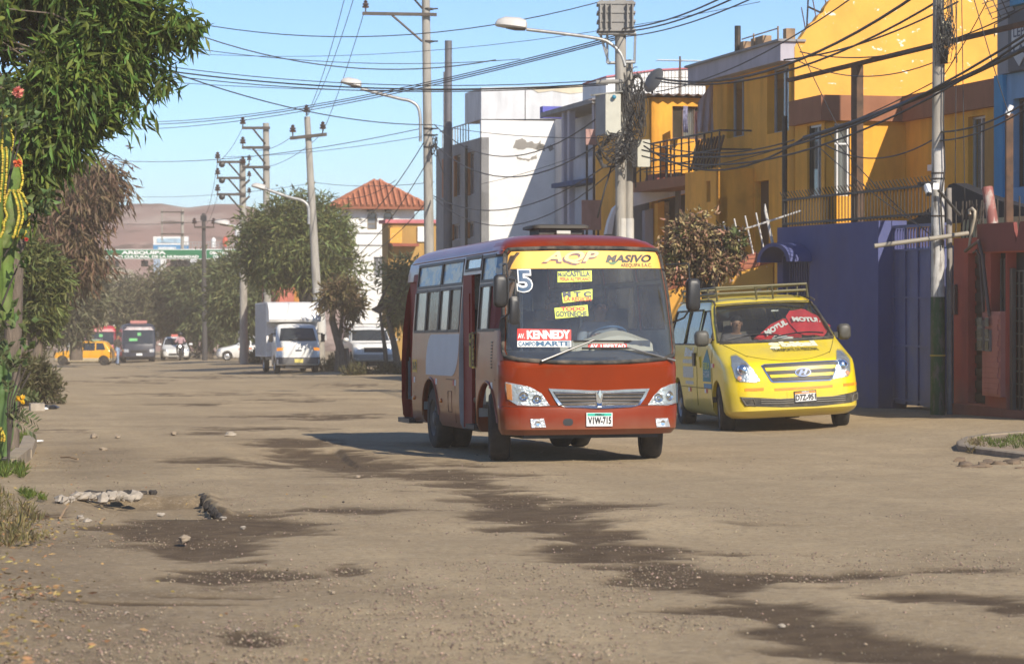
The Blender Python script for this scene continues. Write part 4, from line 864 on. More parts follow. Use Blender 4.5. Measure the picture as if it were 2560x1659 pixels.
 q.build('bonnet_logo',mat('decal_cream',(.80,.77,.55),.5),root,40)
 red=mat('sunshade_red',(.58,.028,.035),.55,var=.12,bump=.25,bscale=6,bdist=.05)
 def shade(poly,d0):
  q=MB();patch(q,[XZ(*t)for t in poly],lambda x,z,d:sh.front(x,z,d+d0+.016*math.sin(x*9+z*13)+.012*math.sin(x*21-z*17)),0,-.006,.05);return q.build('sunshade',red,root,60)
 s1=shade([(735,596),(800,530),(900,450),(1010,395),(1060,392),(1140,440),(1200,520),(1190,575),(1110,585),(900,592)],-.075)
 s2=shade([(1040,385),(1075,340),(1180,322),(1290,345),(1390,405),(1455,480),(1455,515),(1410,562),(1300,558),(1150,550),(1100,470)],-.05)
 wh=M['white']
 let('lettering',wh,s2,('MOTUL',1108,1372,402,446,-8,.06,0,-.03))
 q=MB();vs,fs=text2d('MOTUL',.06)
 p0,p1,pu=XZ(862,572),XZ(1062,458),XZ(880,540)
 q.add([sh.front(p0[0]+(p1[0]-p0[0])*a_+(p1[0]-p0[0])*.0+.05*0+b_*-.02,p0[1]+(p1[1]-p0[1])*a_+b_*.075,-.052)for a_,b_ in vs],fs);q.build('lettering',wh,s1)
 q=MB();patch(q,[XZ(*t)for t in[(908,598),(930,574),(1000,566),(1110,586),(1100,600)]],lambda x,z,d:sh.front(x,z,d-.04),0,-.02,.05);q.build('paper',mat('paper_white',(.7,.7,.68),.8),root)
 q=MB();patch(q,[XZ(*t)for t in[(900,360),(968,357),(968,342),(900,345)]],lambda x,z,d:sh.front(x,z,d-.016),0,-.002,.05);q.build('windscreen_sticker',mat('sticker',(.5,.5,.45),.5,var=.6,scale=20),root)
 for(cx,cy,w_,h_,sg)in((-1.055,1.36,.21,.235,-1),(1.085,1.36,.19,.24,1)):
  q=MB();pr=rrect(-w_/2,w_/2,-h_/2,h_/2,.07);q.loft([[Vector((cx+x*k,1.42+dy,cy+z*k))for x,z in pr]for dy,k in((-.075,.6),(-.06,.85),(-.02,1),(.05,1),(.06,.94))]);m_=q.build('mirror',mat('mirror_grey',(.07,.068,.06),.5,var=.2),root,45)
  q=MB();q.loft([[Vector((sg*(.86+.12*k),1.42+dy,1.31+z))for dy,z in((-.05,-.03),(.05,-.03),(.05,.05),(-.05,.05))]for k in(0,1)]);q.build('arm',trim,m_)
 rk=mat('rack_olive',(.135,.122,.065),.5,.3,var=.2);q=MB()
 zt,zb=2.10,2.01
 for z_,in_ in((zt,0),(zb,.02)):q.tube([(-.70,1.98+in_,z_),(.68,1.98+in_,z_)],.02,8);q.tube([(-.70,1.98,z_),(-.70,4.7,z_),(.68,4.7,z_),(.68,1.98,z_)],.017,8)
 for x_ in(-.70,-.1,.15,.68):q.tube([(x_,1.98,zt),(x_+.02,2.0,1.9)],.016,6)
 for y_ in(2.6,3.3,4.0,4.7):
  q.tube([(-.7,y_,zb),(.68,y_,zb)],.013,6)
  for x_ in(-.7,.68):q.tube([(x_,y_,zt),(x_,y_,1.9)],.013,6)
 q.build('roof_rack',rk,root,60)
 mf=lambda a_,b_,d:sh.side(a_,b_,d)
 q=MB();q.box(sh.side(2.62,1.04,.012),(.03,.17,.2));q.build('door_handle',M['black'],root);q=MB();q.box(sh.side(2.24,1.06,.012),(.03,.2,.06));q.box(sh.side(2.24,.98,.006),(.02,.24,.12));q.build('door_handle',yel,root)
 teal=mat('decal_teal',(.02,.22,.28),.5)
 q=MB();patch(q,[(1.95,.72),(1.35,.72),(1.35,1.0),(1.65,1.20),(1.95,1.0)],mf,.004,0,.2);hs=q.build('house_sticker',teal,root,40)
 q=MB();letter(q,'FIBRA',1.9,1.42,.90,1.0,mf,.006,.01);q.build('lettering',mat('decal_lime',(.6,.7,.1),.5),hs)
 q=MB();letter(q,'HOGAR',1.9,1.42,.78,.88,mf,.006,.01);q.build('lettering',mat('decal_pale',(.55,.68,.7),.5),hs)
 q=MB();patch(q,[(1.9,.62),(1.3,.62),(1.3,.69),(1.9,.69)],mf,.004,0,.2);q.build('sticker',mat('decal_blue',(.06,.25,.42),.5),root,40)
 q=MB();letter(q,'Bitel',3.5,2.72,1.08,1.22,mf,.004,.05,.2);q.build('door_lettering',mat('decal_pale2',(.72,.74,.68),.5),root)
 for y0,y1,z0_,z1 in((2.75,3.6,.98,1.04),(2.75,3.6,.76,.93),(2.75,3.4,.66,.71)):q=MB();patch(q,[(y1,z0_),(y0,z0_),(y0,z1),(y1,z1)],mf,.004,0,.3);q.build('sticker',mat('decal_pale3',(.55,.56,.5),.5,var=.25,scale=18,stretch=(1,1,4)),root,40)
 for y0,z_ in((1.06,.93),(1.62,.55),(2.95,.55)):
  q=MB();patch(q,[(y0+.12,z_),(y0,z_),(y0,z_+.06),(y0+.12,z_+.06)],mf,.004,0,.3);q.build('reflector',mat('ink_red',(.55,.03,.02),.5),root);q=MB();patch(q,[(y0+.24,z_),(y0+.12,z_),(y0+.12,z_+.06),(y0+.24,z_+.06)],mf,.004,0,.3);q.build('reflector',wh,root)
 rim=mat('van_rim',(.34,.34,.33),.4,.6,var=.2,dirt=((.25,.2,.14),.4,.8,6,(1,1,1)))
 for sg in(-1,1):
  wheel(root,(sg*.84,.92,.335),.335,.225,sg,rim,.62,32,R(-8),5);wheel(root,(sg*.84,4.12,.335),.335,.225,sg,rim,.62,32,0,5)
 q=MB();q.box((0,2.6,.32),(1.2,4.4,.16));q.tube([(-.8,4.12,.33),(.8,4.12,.33)],.06,8);q.ball((.1,4.12,.31),.15);q.box((0,.9,.28),(1.3,.9,.12));q.build('chassis',M['black'],root)
 q=MB();q.loft([[Vector((x,y_,z))for y_,z in((.95,.5),(1.0,1.20),(1.2,1.27),(1.45,1.24),(1.5,.5))]for x in np.linspace(-.82,.82,10)]);q.build('dashboard',mat('dash_dark',(.03,.03,.032),.6),root,45)
 st=mat('van_seat',(.11,.10,.085),.9,var=.2)
 for y_ in(2.15,3.05,3.9):
  for x_ in(-.45,.0,.45)if y_>2.5 else(-.45,.45):
   q=MB();q.loft([[Vector((x_+a_*.22,y_+dy+.14*hz,.85+hz))for a_,dy in((-1,-.06),(1,-.06),(1,.06),(-1,.06))]for hz in(0,.3,.58)]);q.box((x_,y_-.25,.82),(.44,.5,.14));q.box((x_,y_+.11,1.52),(.24,.09,.16));q.box((x_,y_-.2,.6),(.3,.4,.3));q.build('passenger_seat',st,root,40)
 q=MB();q.lathe([(.19+.014*math.cos(R(t)),.014*math.sin(R(t)))for t in range(0,361,30)],(.42,1.62,1.22),(0,.6,.8),24);q.build('steering_wheel',M['black'],root,60)
 person('woman with dark hair tied back sitting in the front seat of the yellow van',SIT,root.matrix_world@Vector((-.45,1.98,.88)),a,(.10,.09,.10),(.05,.06,.1),sid='van')
van()
DG=mat('dark_car_glass',(.03,.035,.038),.08,var=.2,coat=.6)
def far_vehicle(name,label,cat,X,Y,heading,rows,paint,wind=None,side=(),wheels=(),wr=.28,wt=.17,lower=None,ns=10,group=None,lamps=None,rimm=None,bumper=None,grille=None,rearwin=None):
 root=thing(name,label,cat,G(X,Y),Matrix.Rotation(heading,3,'Z')@Matrix.Rotation(R(-1.2)*math.cos(heading),3,'X'),group)
 sh=Shell(rows,10,5,ns);mb=sh.solid();mi=None
 cutters=[]
 for yy in wheels:
  for sg in(-1,1):q=MB();q.prism([(yy+wr*1.2*math.cos(R(t)),wr+wr*1.2*math.sin(R(t)))for t in range(0,360,18)],(0,0,0),(0,1,0),(0,0,1),(1,0,0),*sorted((sg*(rows[2][3]-.25),sg*1.5)));cutters.append(q)
 me=carve(mb,cutters);mi=[1 if lower and p.center.z<lower[0]else 0 for p in me.polygons]
 body=finish(me,'body',[paint,lower[1]if lower else paint],root,35,None,mi)
 if wind:q=MB();patch(q,wind,sh.front,.006,-.01,.12);q.build('windscreen',DG,root,40)
 for sg in(-1,1):
  for pol in side:q=MB();patch(q,pol,lambda a,b,d:sh.side(a,b,d,sg),.006,-.01,.15);q.build('side_window',DG,root,40)
  for yy in wheels:wheel(root,(sg*(rows[2][3]-wt*.5-.01),yy,wr),wr,wt,sg,rimm or mat('alloy_rim',(.5,.5,.5),.35,.7),.62,20)
  if lamps:
   q=MB();pol=[(sg*a,b)for a,b in lamps];patch(q,pol if sg>0 else pol[::-1],sh.front,.01,-.02,.05);q.build('headlight',M['lamp_chrome'],root,20)
 if grille:q=MB();patch(q,grille,sh.front,.008,-.01,.1);q.build('grille',M['black'],root,30)
 if bumper:q=MB();patch(q,bumper[0],sh.front,.02,-.02,.1);q.build('bumper',bumper[1],root,30)
 if rearwin:q=MB();q.prism(rearwin,(0,sh.row(sum(p[1]for p in rearwin)/len(rearwin))[2]-.02,0),(1,0,0),(0,0,1),(0,1,0),0,.03);q.build('rear_window',DG,root)
 q=MB();q.box((0,(rows[2][1]+rows[2][2])/2,wr*.9),(rows[2][3]*1.2,(rows[2][2]-rows[2][1])*.85,wr*.7));q.build('chassis',M['black'],root)
 return root,sh
wp=mat('white_car_paint',(.72,.72,.70),.3,var=.05,coat=.5,dirt=((.5,.44,.36),.45,.9,1.5,(1,1,1)))
def sym(pts):return pts+[(-x,z)for x,z in pts[::-1]]
def truck():
 X=(747-CX)/F*94;h=R(13.2)
 rows=[(.30,.06,1.55,.78,.16,.1,.06),(.36,.0,1.6,.82,.16,.1,.07),(.62,.0,1.6,.84,.16,.1,.07),(.64,.03,1.6,.84,.16,.1,.07),(1.0,.05,1.6,.84,.18,.1,.08),(1.2,.10,1.6,.83,.2,.1,.08),(1.75,.46,1.6,.74,.18,.1,.08),(1.84,.60,1.58,.68,.2,.1,.07),(1.88,.85,1.5,.45,.2,.1,.04)]
 root,sh=far_vehicle('box_truck','small white box truck with amber indicators parked under the street trees','truck',X,94,h,rows,wp,sym([(.70,1.23),(.66,1.5),(.61,1.70),(.0,1.73)])[:-1]if False else[(.71,1.22),(.62,1.70),(0,1.725),(-.62,1.70),(-.71,1.22),(0,1.205)],[[(.42,1.22),(1.25,1.22),(1.2,1.68),(.72,1.68)]],(.75,3.9),.32,.2,bumper=([(.83,.36),(.83,.60),(0,.60),(-.83,.60),(-.83,.36),(0,.34)],mat('bumper_grey',(.12,.12,.125),.6)),lamps=[(.56,.68),(.80,.70),(.80,.84),(.60,.86)])
 for sg in(-1,1):
  q=MB();pol=[(sg*.60,.865),(sg*.81,.85),(sg*.80,.96),(sg*.58,.97)];patch(q,pol[::sg],sh.front,.012,-.02,.06);m_=bpy.data.materials.get('lit_amber')
  if not m_:m_=mat('lit_amber',(.8,.3,.03),.3);b=m_.node_tree.nodes['Principled BSDF'];b.inputs['Emission Color'].default_value=(1,.32,.02,1);b.inputs['Emission Strength'].default_value=.8
  q.build('indicator',m_,root,30)
  q=MB();q.box((sg*1.0,.5,1.33),(.14,.1,.3));q.tube([(sg*.8,.5,1.5),(sg*1.0,.5,1.5)],.02,6);q.build('mirror',M['black'],root)
 q=MB();patch(q,[(-.16,.40),(.16,.40),(.16,.54),(-.16,.54)],sh.front,.035,.02,.3);q.build('number_plate',mat('plate_yellow',(.65,.55,.15),.5),root)
 q=MB();patch(q,[(-.12,.83),(.12,.83),(.12,.89),(-.12,.89)],sh.front,.012,0,.2);q.build('emblem',M['chrome'],root)
 for s_,x0,x1 in((1,-.45,.1),(1,.05,.55)):q=MB();q.tube([sh.front(x0+(x1-x0)*t,1.24+.06*t,.02)for t in(0,.5,1)],.012,5);q.build('wiper',M['black'],root)
 box=MB();pr=[(1.72,.62),(1.72,1.95),(.98,1.95),(.92,2.05),(1.0,2.35),(1.18,2.56),(1.45,2.68),(1.75,2.72),(5.1,2.72),(5.1,.62)]
 box.prism(pr,(0,0,0),(0,1,0),(0,0,1),(1,0,0),-1.0,1.0);bx=box.build('cargo_box',mat('truck_box_white',(.74,.73,.71),.45,var=.06,dirt=((.45,.36,.26),.52,.85,1.2,(1,1,2))),root,30)
 q=MB()
 for y_ in np.arange(1.9,5.1,.16):q.box((-1.004,y_,1.66),(.012,.02,2.0))
 q.build('side_rib',mat('rib_grey',(.42,.42,.42),.5),bx)
 q=MB();q.box((0,3.3,.55),(1.6,3.6,.12));q.build('bed_frame',M['black'],root)
truck()
suvr=[(.38,.10,4.2,.76,.2,.15,.08),(.46,.0,4.25,.80,.2,.15,.1),(.7,.0,4.25,.83,.2,.15,.1),(.95,.06,4.25,.83,.22,.15,.1),(1.04,.16,4.25,.82,.3,.15,.1),(1.12,1.1,4.22,.80,.3,.15,.1),(1.6,1.65,4.15,.70,.2,.15,.1),(1.68,1.8,4.05,.62,.2,.2,.08),(1.71,2.1,3.9,.4,.2,.2,.04)]
r_,s_=far_vehicle('suv','white off-road car with roof rack parked under low trees behind the minibus','car',(938-CX)/F*95,95,R(11),suvr,wp,[(.72,1.16),(.66,1.57),(0,1.59),(-.66,1.57),(-.72,1.16)],[[(1.4,1.14),(2.2,1.14),(2.2,1.56),(1.75,1.56)],[(2.3,1.14),(3.9,1.14),(3.8,1.56),(2.3,1.56)]],(.8,3.3),.36,.24,lamps=[(.5,.72),(.78,.72),(.78,.9),(.52,.9)],grille=[(-.42,.72),(.42,.72),(.42,.9),(-.42,.9)],bumper=([(-.8,.44),(.8,.44),(.8,.64),(-.8,.64)],mat('bumper_silver',(.3,.3,.3),.5)))
q=MB()
for x in(-.6,.6):q.tube([(x,1.9,1.82),(x,3.9,1.82)],.025,6)
for y in(1.9,2.5,3.1,3.9):q.tube([(-.6,y,1.82),(.6,y,1.82)],.02,6);q.tube([(-.6,y,1.82),(-.6,y,1.64)],.02,5);q.tube([(.6,y,1.82),(.6,y,1.64)],.02,5)
q.build('roof_rack',M['galv'],r_)
for sg in(-1,1):q=MB();q.ball((sg*.95,1.35,1.2),(.12,.08,.09),10,6);q.build('mirror',wp,r_,60)
hat=[(.18,.08,3.5,.72,.3,.25,.1),(.26,.0,3.56,.78,.3,.25,.12),(.5,.0,3.6,.80,.3,.25,.12),(.68,.05,3.58,.80,.34,.25,.12),(.76,.2,3.56,.79,.38,.25,.12),(.88,.75,3.54,.78,.36,.22,.1),(.94,1.0,3.5,.76,.3,.2,.1),(1.38,1.62,3.2,.62,.2,.2,.1),(1.46,1.85,3.05,.54,.2,.2,.06),(1.49,2.2,2.8,.3,.1,.1,.03)]
sidew=[[(1.2,.93),(2.0,.93),(2.0,1.38),(1.68,1.36)],[(2.08,.93),(2.95,.95),(2.85,1.36),(2.08,1.38)]]
r_,s_=far_vehicle('hatchback','white hatchback taxi with orange door lettering crossing behind the box truck','car',(541-CX)/F*150,150,R(-90+8),hat,wp,[(.66,.97),(.56,1.36),(-.56,1.36),(-.66,.97)],sidew,(.62,2.98),.28,.17,lamps=[(.5,.55),(.76,.58),(.74,.72),(.5,.68)],rearwin=[(-.5,1.0),(.5,1.0),(.45,1.3),(-.45,1.3)])
for sg in(-1,1):q=MB();patch(q,[(1.3,.66),(2.1,.70),(2.1,.80),(1.3,.74)],lambda a,b,d:s_.side(a,b,d,sg),.008,0,.2);q.build('door_lettering',mat('decal_orange',(.6,.2,.1),.5,var=.6,scale=12),r_)
q=MB();q.ball((-.9,1.2,.97),(.09,.06,.06),8,6);q.build('mirror',wp,r_)
sed=[(.18,.08,4.3,.74,.3,.25,.1),(.26,.0,4.36,.80,.3,.25,.12),(.5,.0,4.4,.83,.3,.25,.14),(.68,.06,4.38,.83,.34,.25,.14),(.76,.3,4.36,.81,.38,.25,.12),(.90,1.05,4.3,.78,.3,.22,.1),(1.36,1.75,3.4,.60,.2,.2,.1),(1.44,1.95,3.2,.52,.2,.2,.06),(1.47,2.3,3.0,.3,.1,.1,.03)]
r_,s_=far_vehicle('sedan','white sedan taxi with a red roof sign facing the crossing','car',(440-CX)/F*153,153,R(10),sed,wp,[(.68,.95),(.56,1.34),(-.56,1.34),(-.68,.95)],[[(1.5,.94),(2.3,.94),(2.3,1.33),(1.9,1.32)],[(2.4,.94),(3.3,.96),(3.1,1.32),(2.4,1.33)]],(.75,3.45),.30,.19,lamps=[(.5,.52),(.79,.58),(.78,.72),(.52,.64)],grille=[(-.5,.24),(.5,.24),(.42,.42),(-.42,.42)])
q=MB();q.box((0,2.3,1.53),(.42,.14,.14));q.build('roof_sign',mat('sign_red',(.5,.12,.1),.5),r_)
for sg in(-1,1):q=MB();q.ball((sg*.96,1.3,.98),(.13,.07,.08),10,6);q.build('mirror',wp,r_)
tico=[(.20,.06,3.25,.62,.2,.15,.06),(.28,.0,3.32,.68,.2,.15,.08),(.42,.0,3.34,.70,.2,.15,.08),(.66,.04,3.33,.70,.22,.15,.08),(.74,.14,3.3,.69,.26,.15,.08),(.84,.78,3.28,.67,.24,.15,.08),(1.28,1.32,2.95,.56,.15,.15,.08),(1.34,1.5,2.85,.48,.2,.2,.05),(1.37,1.8,2.7,.3,.1,.1,.02)]
ylw=mat('taxi_yellow',(.75,.36,.01),.35,var=.06,coat=.3)
r_,s_=far_vehicle('small_taxi','small yellow taxi with roof rack seen side-on at the dusty crossing','car',(137-CX)/F*139,139,R(-90),tico,ylw,[(.6,.87),(.5,1.26),(-.5,1.26),(-.6,.87)],[[(.95,.84),(1.62,.84),(1.62,1.26),(1.38,1.24)],[(1.7,.84),(2.35,.84),(2.35,1.26),(1.7,1.26)],[(2.43,.86),(2.95,.88),(2.8,1.24),(2.43,1.26)]],(.55,2.85),.26,.15,lower=(.47,mat('taxi_lower',(.55,.47,.32),.5)),lamps=[(.4,.5),(.62,.5),(.62,.64),(.4,.64)],rimm=M['tyre'])
q=MB()
for x in(-.42,.42):q.tube([(x,1.5,1.44),(x,2.6,1.44)],.02,5)
for y in(1.5,1.85,2.2,2.6):q.tube([(-.42,y,1.44),(.42,y,1.44)],.018,5);q.tube([(-.42,y,1.44),(-.42,y,1.33)],.018,5);q.tube([(.42,y,1.44),(.42,y,1.33)],.018,5)
q.build('roof_rack',M['galv'],r_)
q=MB();q.box((-.55,3.33,.6),(.16,.04,.12));q.build('tail_light',bpy.data.materials['lit_amber'],r_)
busr=[(.28,.08,6.0,.95,.2,.15,.08),(.36,.0,6.0,.99,.2,.15,.1),(.9,.0,6.0,1.0,.2,.15,.1),(1.1,.05,6.0,1.0,.2,.15,.1),(2.1,.22,5.95,.96,.2,.2,.1),(2.3,.4,5.8,.85,.2,.2,.1),(2.38,.8,5.5,.55,.2,.2,.05)]
def far_bus(label,px,Y,paint,head,top_txt,h=R(11)):
 r_,s_=far_vehicle('minibus',label,'minibus',(px-CX)/F*Y,Y,h,busr,paint,[(.9,1.12),(.88,1.95),(-.88,1.95),(-.9,1.12)],[[(.8,1.2),(3.2,1.2),(3.2,1.95),(.8,1.95)],[(3.3,1.2),(5.7,1.2),(5.7,1.95),(3.3,1.95)]],(.9,4.2),.36,.22,lamps=[(.62,.62),(.9,.62),(.9,.82),(.62,.8)],grille=[(-.5,.6),(.5,.6),(.5,.75),(-.5,.75)],group='minibuses waiting beyond the crossing')
 q=MB();patch(q,[(-.88,1.97),(.88,1.97),(.86,2.14),(-.86,2.14)],s_.front,.01,-.01,.15);hb=q.build('header_board',head,r_,40)
 for x0,z0,w_,hh in((-.6,1.3,.5,.16),(-.1,1.62,.22,.18)):q=MB();patch(q,[(x0,z0),(x0+w_,z0),(x0+w_,z0+hh),(x0,z0+hh)],s_.front,.012,0,.2);q.build('route_card',mat('card_green',(.15,.5,.18),.6),r_)
 q=MB();patch(q,[(-.18,.42),(.18,.42),(.18,.56),(-.18,.56)],s_.front,.015,0,.3);q.build('number_plate',M['white'],r_)
 q=MB();q.box((0,.9,2.46),(1.0,.3,.16));q.build('roof_sign',top_txt,r_)
 for sg in(-1,1):q=MB();q.box((sg*1.12,.1,1.7),(.16,.1,.34));q.tube([(sg*.9,.25,1.9),(sg*1.12,.1,1.9)],.02,5);q.build('mirror',M['black'],r_)
 return r_
far_bus('dark blue minibus with a red and white roof sign waiting at the crossing',348,150,mat('dark_bus_paint',(.035,.038,.055),.35,coat=.4),mat('board_white_red',(.6,.5,.5),.5,var=.3,scale=3),mat('roof_board_red',(.5,.2,.18),.5))
far_bus('red minibus half hidden behind the yellow taxi',252,158,mat('far_bus_red',(.42,.03,.05),.35,coat=.4),mat('board_pink',(.6,.25,.25),.5,var=.3,scale=3),mat('roof_board_cream',(.5,.42,.28),.5))
far_bus('yellow and green minibus showing above the red minibus',276,178,mat('far_bus_yellow',(.5,.42,.06),.35,coat=.4),mat('board_white',(.6,.6,.58),.5),mat('roof_board_white',(.65,.65,.65),.5))
def motorbike():
 X=(450-CX)/F*150;root=thing('motorcycle','dark motorcycle with lit headlight coming out of the crossing','motorcycle',G(X,150),Matrix.Rotation(R(6),3,'Z'))
 for y in(0,1.25):
  q=MB();q.lathe([(.22,-.05),(.29,-.045),(.31,0),(.29,.045),(.22,.05),(.22,-.05)],(0,y,.31),(1,0,0),22);w_=q.build('wheel',M['tyre'],root,50)
  q=MB()
  for k in range(8):a=math.pi*k/4;q.tube([(0,y,.31),(0,y+.23*math.cos(a),.31+.23*math.sin(a))],.012,5)
  q.build('rim',M['galv'],w_)
 q=MB();q.tube([(-.08,0,.31),(-.07,.18,.78),(-.06,.26,.98)],.022,6);q.tube([(.08,0,.31),(.07,.18,.78),(.06,.26,.98)],.022,6);q.tube([(-.36,.34,1.05),(0,.26,1.0),(.36,.34,1.05)],.018,6);q.build('fork',M['dark_metal'],root,50)
 q=MB();q.ball((0,.55,.78),(.14,.28,.14),12,8);q.build('fuel_tank',mat('tank_black',(.03,.03,.035),.3,coat=.5),root,60)
 q=MB();q.ball((0,1.05,.78),(.13,.38,.07),12,8);q.build('seat',M['black'],root,60)
 q=MB();q.box((0,.62,.45),(.24,.4,.34));q.tube([(.14,.5,.35),(.16,1.3,.34)],.04,8);q.build('engine',M['dark_metal'],root)
 m_=mat('lit_headlamp',(.9,.9,.85),.2);b=m_.node_tree.nodes['Principled BSDF'];b.inputs['Emission Color'].default_value=(1,.95,.85,1);b.inputs['Emission Strength'].default_value=2.5
 q=MB();q.lathe([(.001,.1),(.07,.06),(.09,0),(.001,0)],(0,.1,.86),(0,1,0),16);hl=q.build('headlight',M['black'],root,50);q=MB();q.lathe([(.08,0),(.001,-.02)],(0,.095,.86),(0,1,0),16);q.build('bulb',m_,hl,50)
 for sg in(-1,1):q=MB();q.ball((sg*.38,.35,1.25),(.06,.03,.04),8,6);q.tube([(sg*.33,.34,1.04),(sg*.38,.35,1.22)],.008,5);q.build('mirror',M['black'],root)
 J=dict(SIT,ell=(-.30,-.22,.2),elr=(.30,-.22,.2),wrl=(-.34,-.5,.28),wrr=(.34,-.5,.28),pal=(-.35,-.57,.29),par=(.35,-.57,.29),knl=(-.2,-.40,-.03),knr=(.2,-.40,-.03),anl=(-.19,-.2,-.45),anr=(.19,-.2,-.45),tol=(-.2,-.34,-.5),tor=(.2,-.34,-.5))
 person('motorcyclist in a pink jacket and black helmet riding out of the dust',J,root.matrix_world@Vector((0,.92,.88)),R(6),(.42,.26,.28),(.03,.03,.04),helmet=(.02,.02,.022),sid='rider')
motorbike()
person('pedestrian in dark top and pale blue jeans walking past the dark blue minibus',STAND,G((294-CX)/F*138,138),R(60),(.05,.045,.04),(.24,.32,.46),sid='ped')
class Face:
 """a vertical wall plane: kind 's' looks across the street (v = a, running along u), kind 'c' looks back down the street (u = a, running along v)"""
 def __init__(s,kind,a,b0,b1,z0,z1):s.k,s.a,s.b0,s.b1,s.z0,s.z1=kind,a,b0,b1,z0,z1
 def loc(s,px,py):
  if s.k=='s':u=u_at(px,s.a);return s.b1-u,zz(py,u,s.a)-s.z0
  v=v_at(px,s.a);return v-s.b0,zz(py,s.a,v)-s.z0
 def pt(s,x,z,d=0.0):
  return S(s.b1-x,s.a-d,s.z0+z)if s.k=='s' else S(s.a-d,s.b0+x,s.z0+z)
 def rect(s,px0,px1,py0,py1):
  (x0,_),(x1,_)=s.loc(px0,py0),s.loc(px1,py0);pm=(px0+px1)/2
  return x0,x1,s.loc(pm,py1)[1],s.loc(pm,py0)[1]
 @property
 def W(s):return s.b1-s.b0
 def wall(s,mb,th=.22,holes=()):
  ex,o=(-EU,S(s.b1,s.a,s.z0))if s.k=='s' else(EV,S(s.a,s.b0,s.z0));return mb.wall(o,ex,EZ,s.W,s.z1-s.z0,th,list(holes))
 def slab(s,mb,x0,x1,z0,z1,d0,d1):
  vs=[s.pt(x,z,d)for x in(x0,x1)for z in(z0,z1)for d in(d0,d1)]
  return mb.add(vs,[(0,1,3,2),(4,6,7,5),(0,4,5,1),(2,3,7,6),(0,2,6,4),(1,5,7,3)])
 def poly(s,mb,pts,d0,d1):
  n=len(pts);vs=[s.pt(x,z,d0)for x,z in pts]+[s.pt(x,z,d1)for x,z in pts]
  return mb.add(vs,[tuple(range(n)),tuple(range(2*n-1,n-1,-1))]+[(k,n+k,n+(k+1)%n,(k+1)%n)for k in range(n)])
 def pxpoly(s,mb,pts,d0,d1):return s.poly(mb,[s.loc(*p)for p in pts],d0,d1)
HG=mat('house_glass',(.17,.175,.19),.12,var=.45,scale=1.5,spec=.8)
CURT=mat('curtain_white',(.62,.62,.64),.9,var=.12,scale=9,stretch=(6,6,.3))
def win(parent,f,r,fm,rec=.12,cols=2,rows=1,curtain=None,name='window',fw=.045):
 x0,x1,z0,z1=r;mb=MB()
 for a,b,c,d in((x0,x1,z0,z0+fw),(x0,x1,z1-fw,z1),(x0,x0+fw,z0+fw,z1-fw),(x1-fw,x1,z0+fw,z1-fw)):f.slab(mb,a,b,c,d,-rec-.05,-rec)
 for k in range(1,cols):xm=x0+(x1-x0)*k/cols;f.slab(mb,xm-fw*.35,xm+fw*.35,z0+fw,z1-fw,-rec-.045,-rec-.004)
 for k in range(1,rows):zm=z0+(z1-z0)*(.72 if rows==2 else k/rows);f.slab(mb,x0+fw,x1-fw,zm-fw*.35,zm+fw*.35,-rec-.043,-rec-.006)
 w_=mb.build(name,fm,parent,world=True)
 mb=MB();f.slab(mb,x0+.01,x1-.01,z0+.01,z1-.01,-rec-.035,-rec-.025);mb.build('pane',HG if not curtain else glass('house_clear_glass',(.75,.78,.78),.03,(.4,.36,.3),1.5,.12),w_,world=True)
 if curtain:
  mb=MB();n=24;ca,cb=curtain[0],curtain[1]
  ring=[(x0+(x1-x0)*(ca+(cb-ca)*i/n),-rec-.10-.03*math.sin(i*1.9))for i in range(n+1)]
  for(xa,da),(xb,db)in zip(ring,ring[1:]):mb.quad(f.pt(xa,z0+.03,da),f.pt(xb,z0+.03,db),f.pt(xb,z1-.03,db),f.pt(xa,z1-.03,da))
  mb.build('curtain',CURT,w_,180,world=True)
  mb=MB();f.slab(mb,x0,x1,z0,z1,-rec-.9,-rec-.88);mb.build('room_back',mat('room_dark',(.03,.028,.026),.9),w_,world=True)
 return w_
def house(name,label,u,v,cat='house',group=None):return thing(name,label,cat,GS(u,v),Matrix.Rotation(TH,3,'Z'),group)
def plaster(n,c,**k):
 kw=dict(rough=.9,var=.12,scale=1.3,bump=.15,bscale=40,dirt=[(tuple(x*.62 for x in c),.47,.85,1.4,(1.6,1.6,.3)),(tuple(x*.5 for x in c),.60,.80,.7,(1,1,1)),(tuple(min(1,x*1.15+.06)for x in c),.66,.74,5,(1,1,1))]);kw.update(k);return mat(n,c,**kw)
ORANGE=plaster('plaster_orange',(.76,.36,.04));YEL=plaster('plaster_yellow',(.70,.36,.065),dirt=[((.50,.26,.05),.55,.95,1.2,(1,1,.4)),((.72,.66,.55),.635,.65,3.6,(1,1,1.8))])
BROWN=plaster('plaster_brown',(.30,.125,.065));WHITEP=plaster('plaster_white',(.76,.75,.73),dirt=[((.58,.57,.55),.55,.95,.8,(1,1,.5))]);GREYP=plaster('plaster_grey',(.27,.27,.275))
LILAC=plaster('plaster_lilac',(.42,.40,.45));IRON=mat('fence_iron',(.07,.058,.048),.6,.3,var=.3,scale=12)
WOOD=mat('frame_wood',(.09,.05,.03),.6,var=.2);ALU=mat('frame_aluminium',(.5,.5,.5),.4,.6);ORW=mat('reveal_orange',(.45,.17,.06),.7)
def clos(mb,u0,u1,v0,v1,z0,z1,skip=''):
 if 'back' not in skip:mb.sbox(u1-.2,u1,v0+.25,v1,z0,z1)
 if 'right' not in skip:mb.sbox(u0+.25,u1-.2,v1-.2,v1,z0,z1)
 if 'roof' not in skip:mb.sbox(u0+.25,u1-.2,v0+.25,v1-.2,z1-.25,z1-.05)
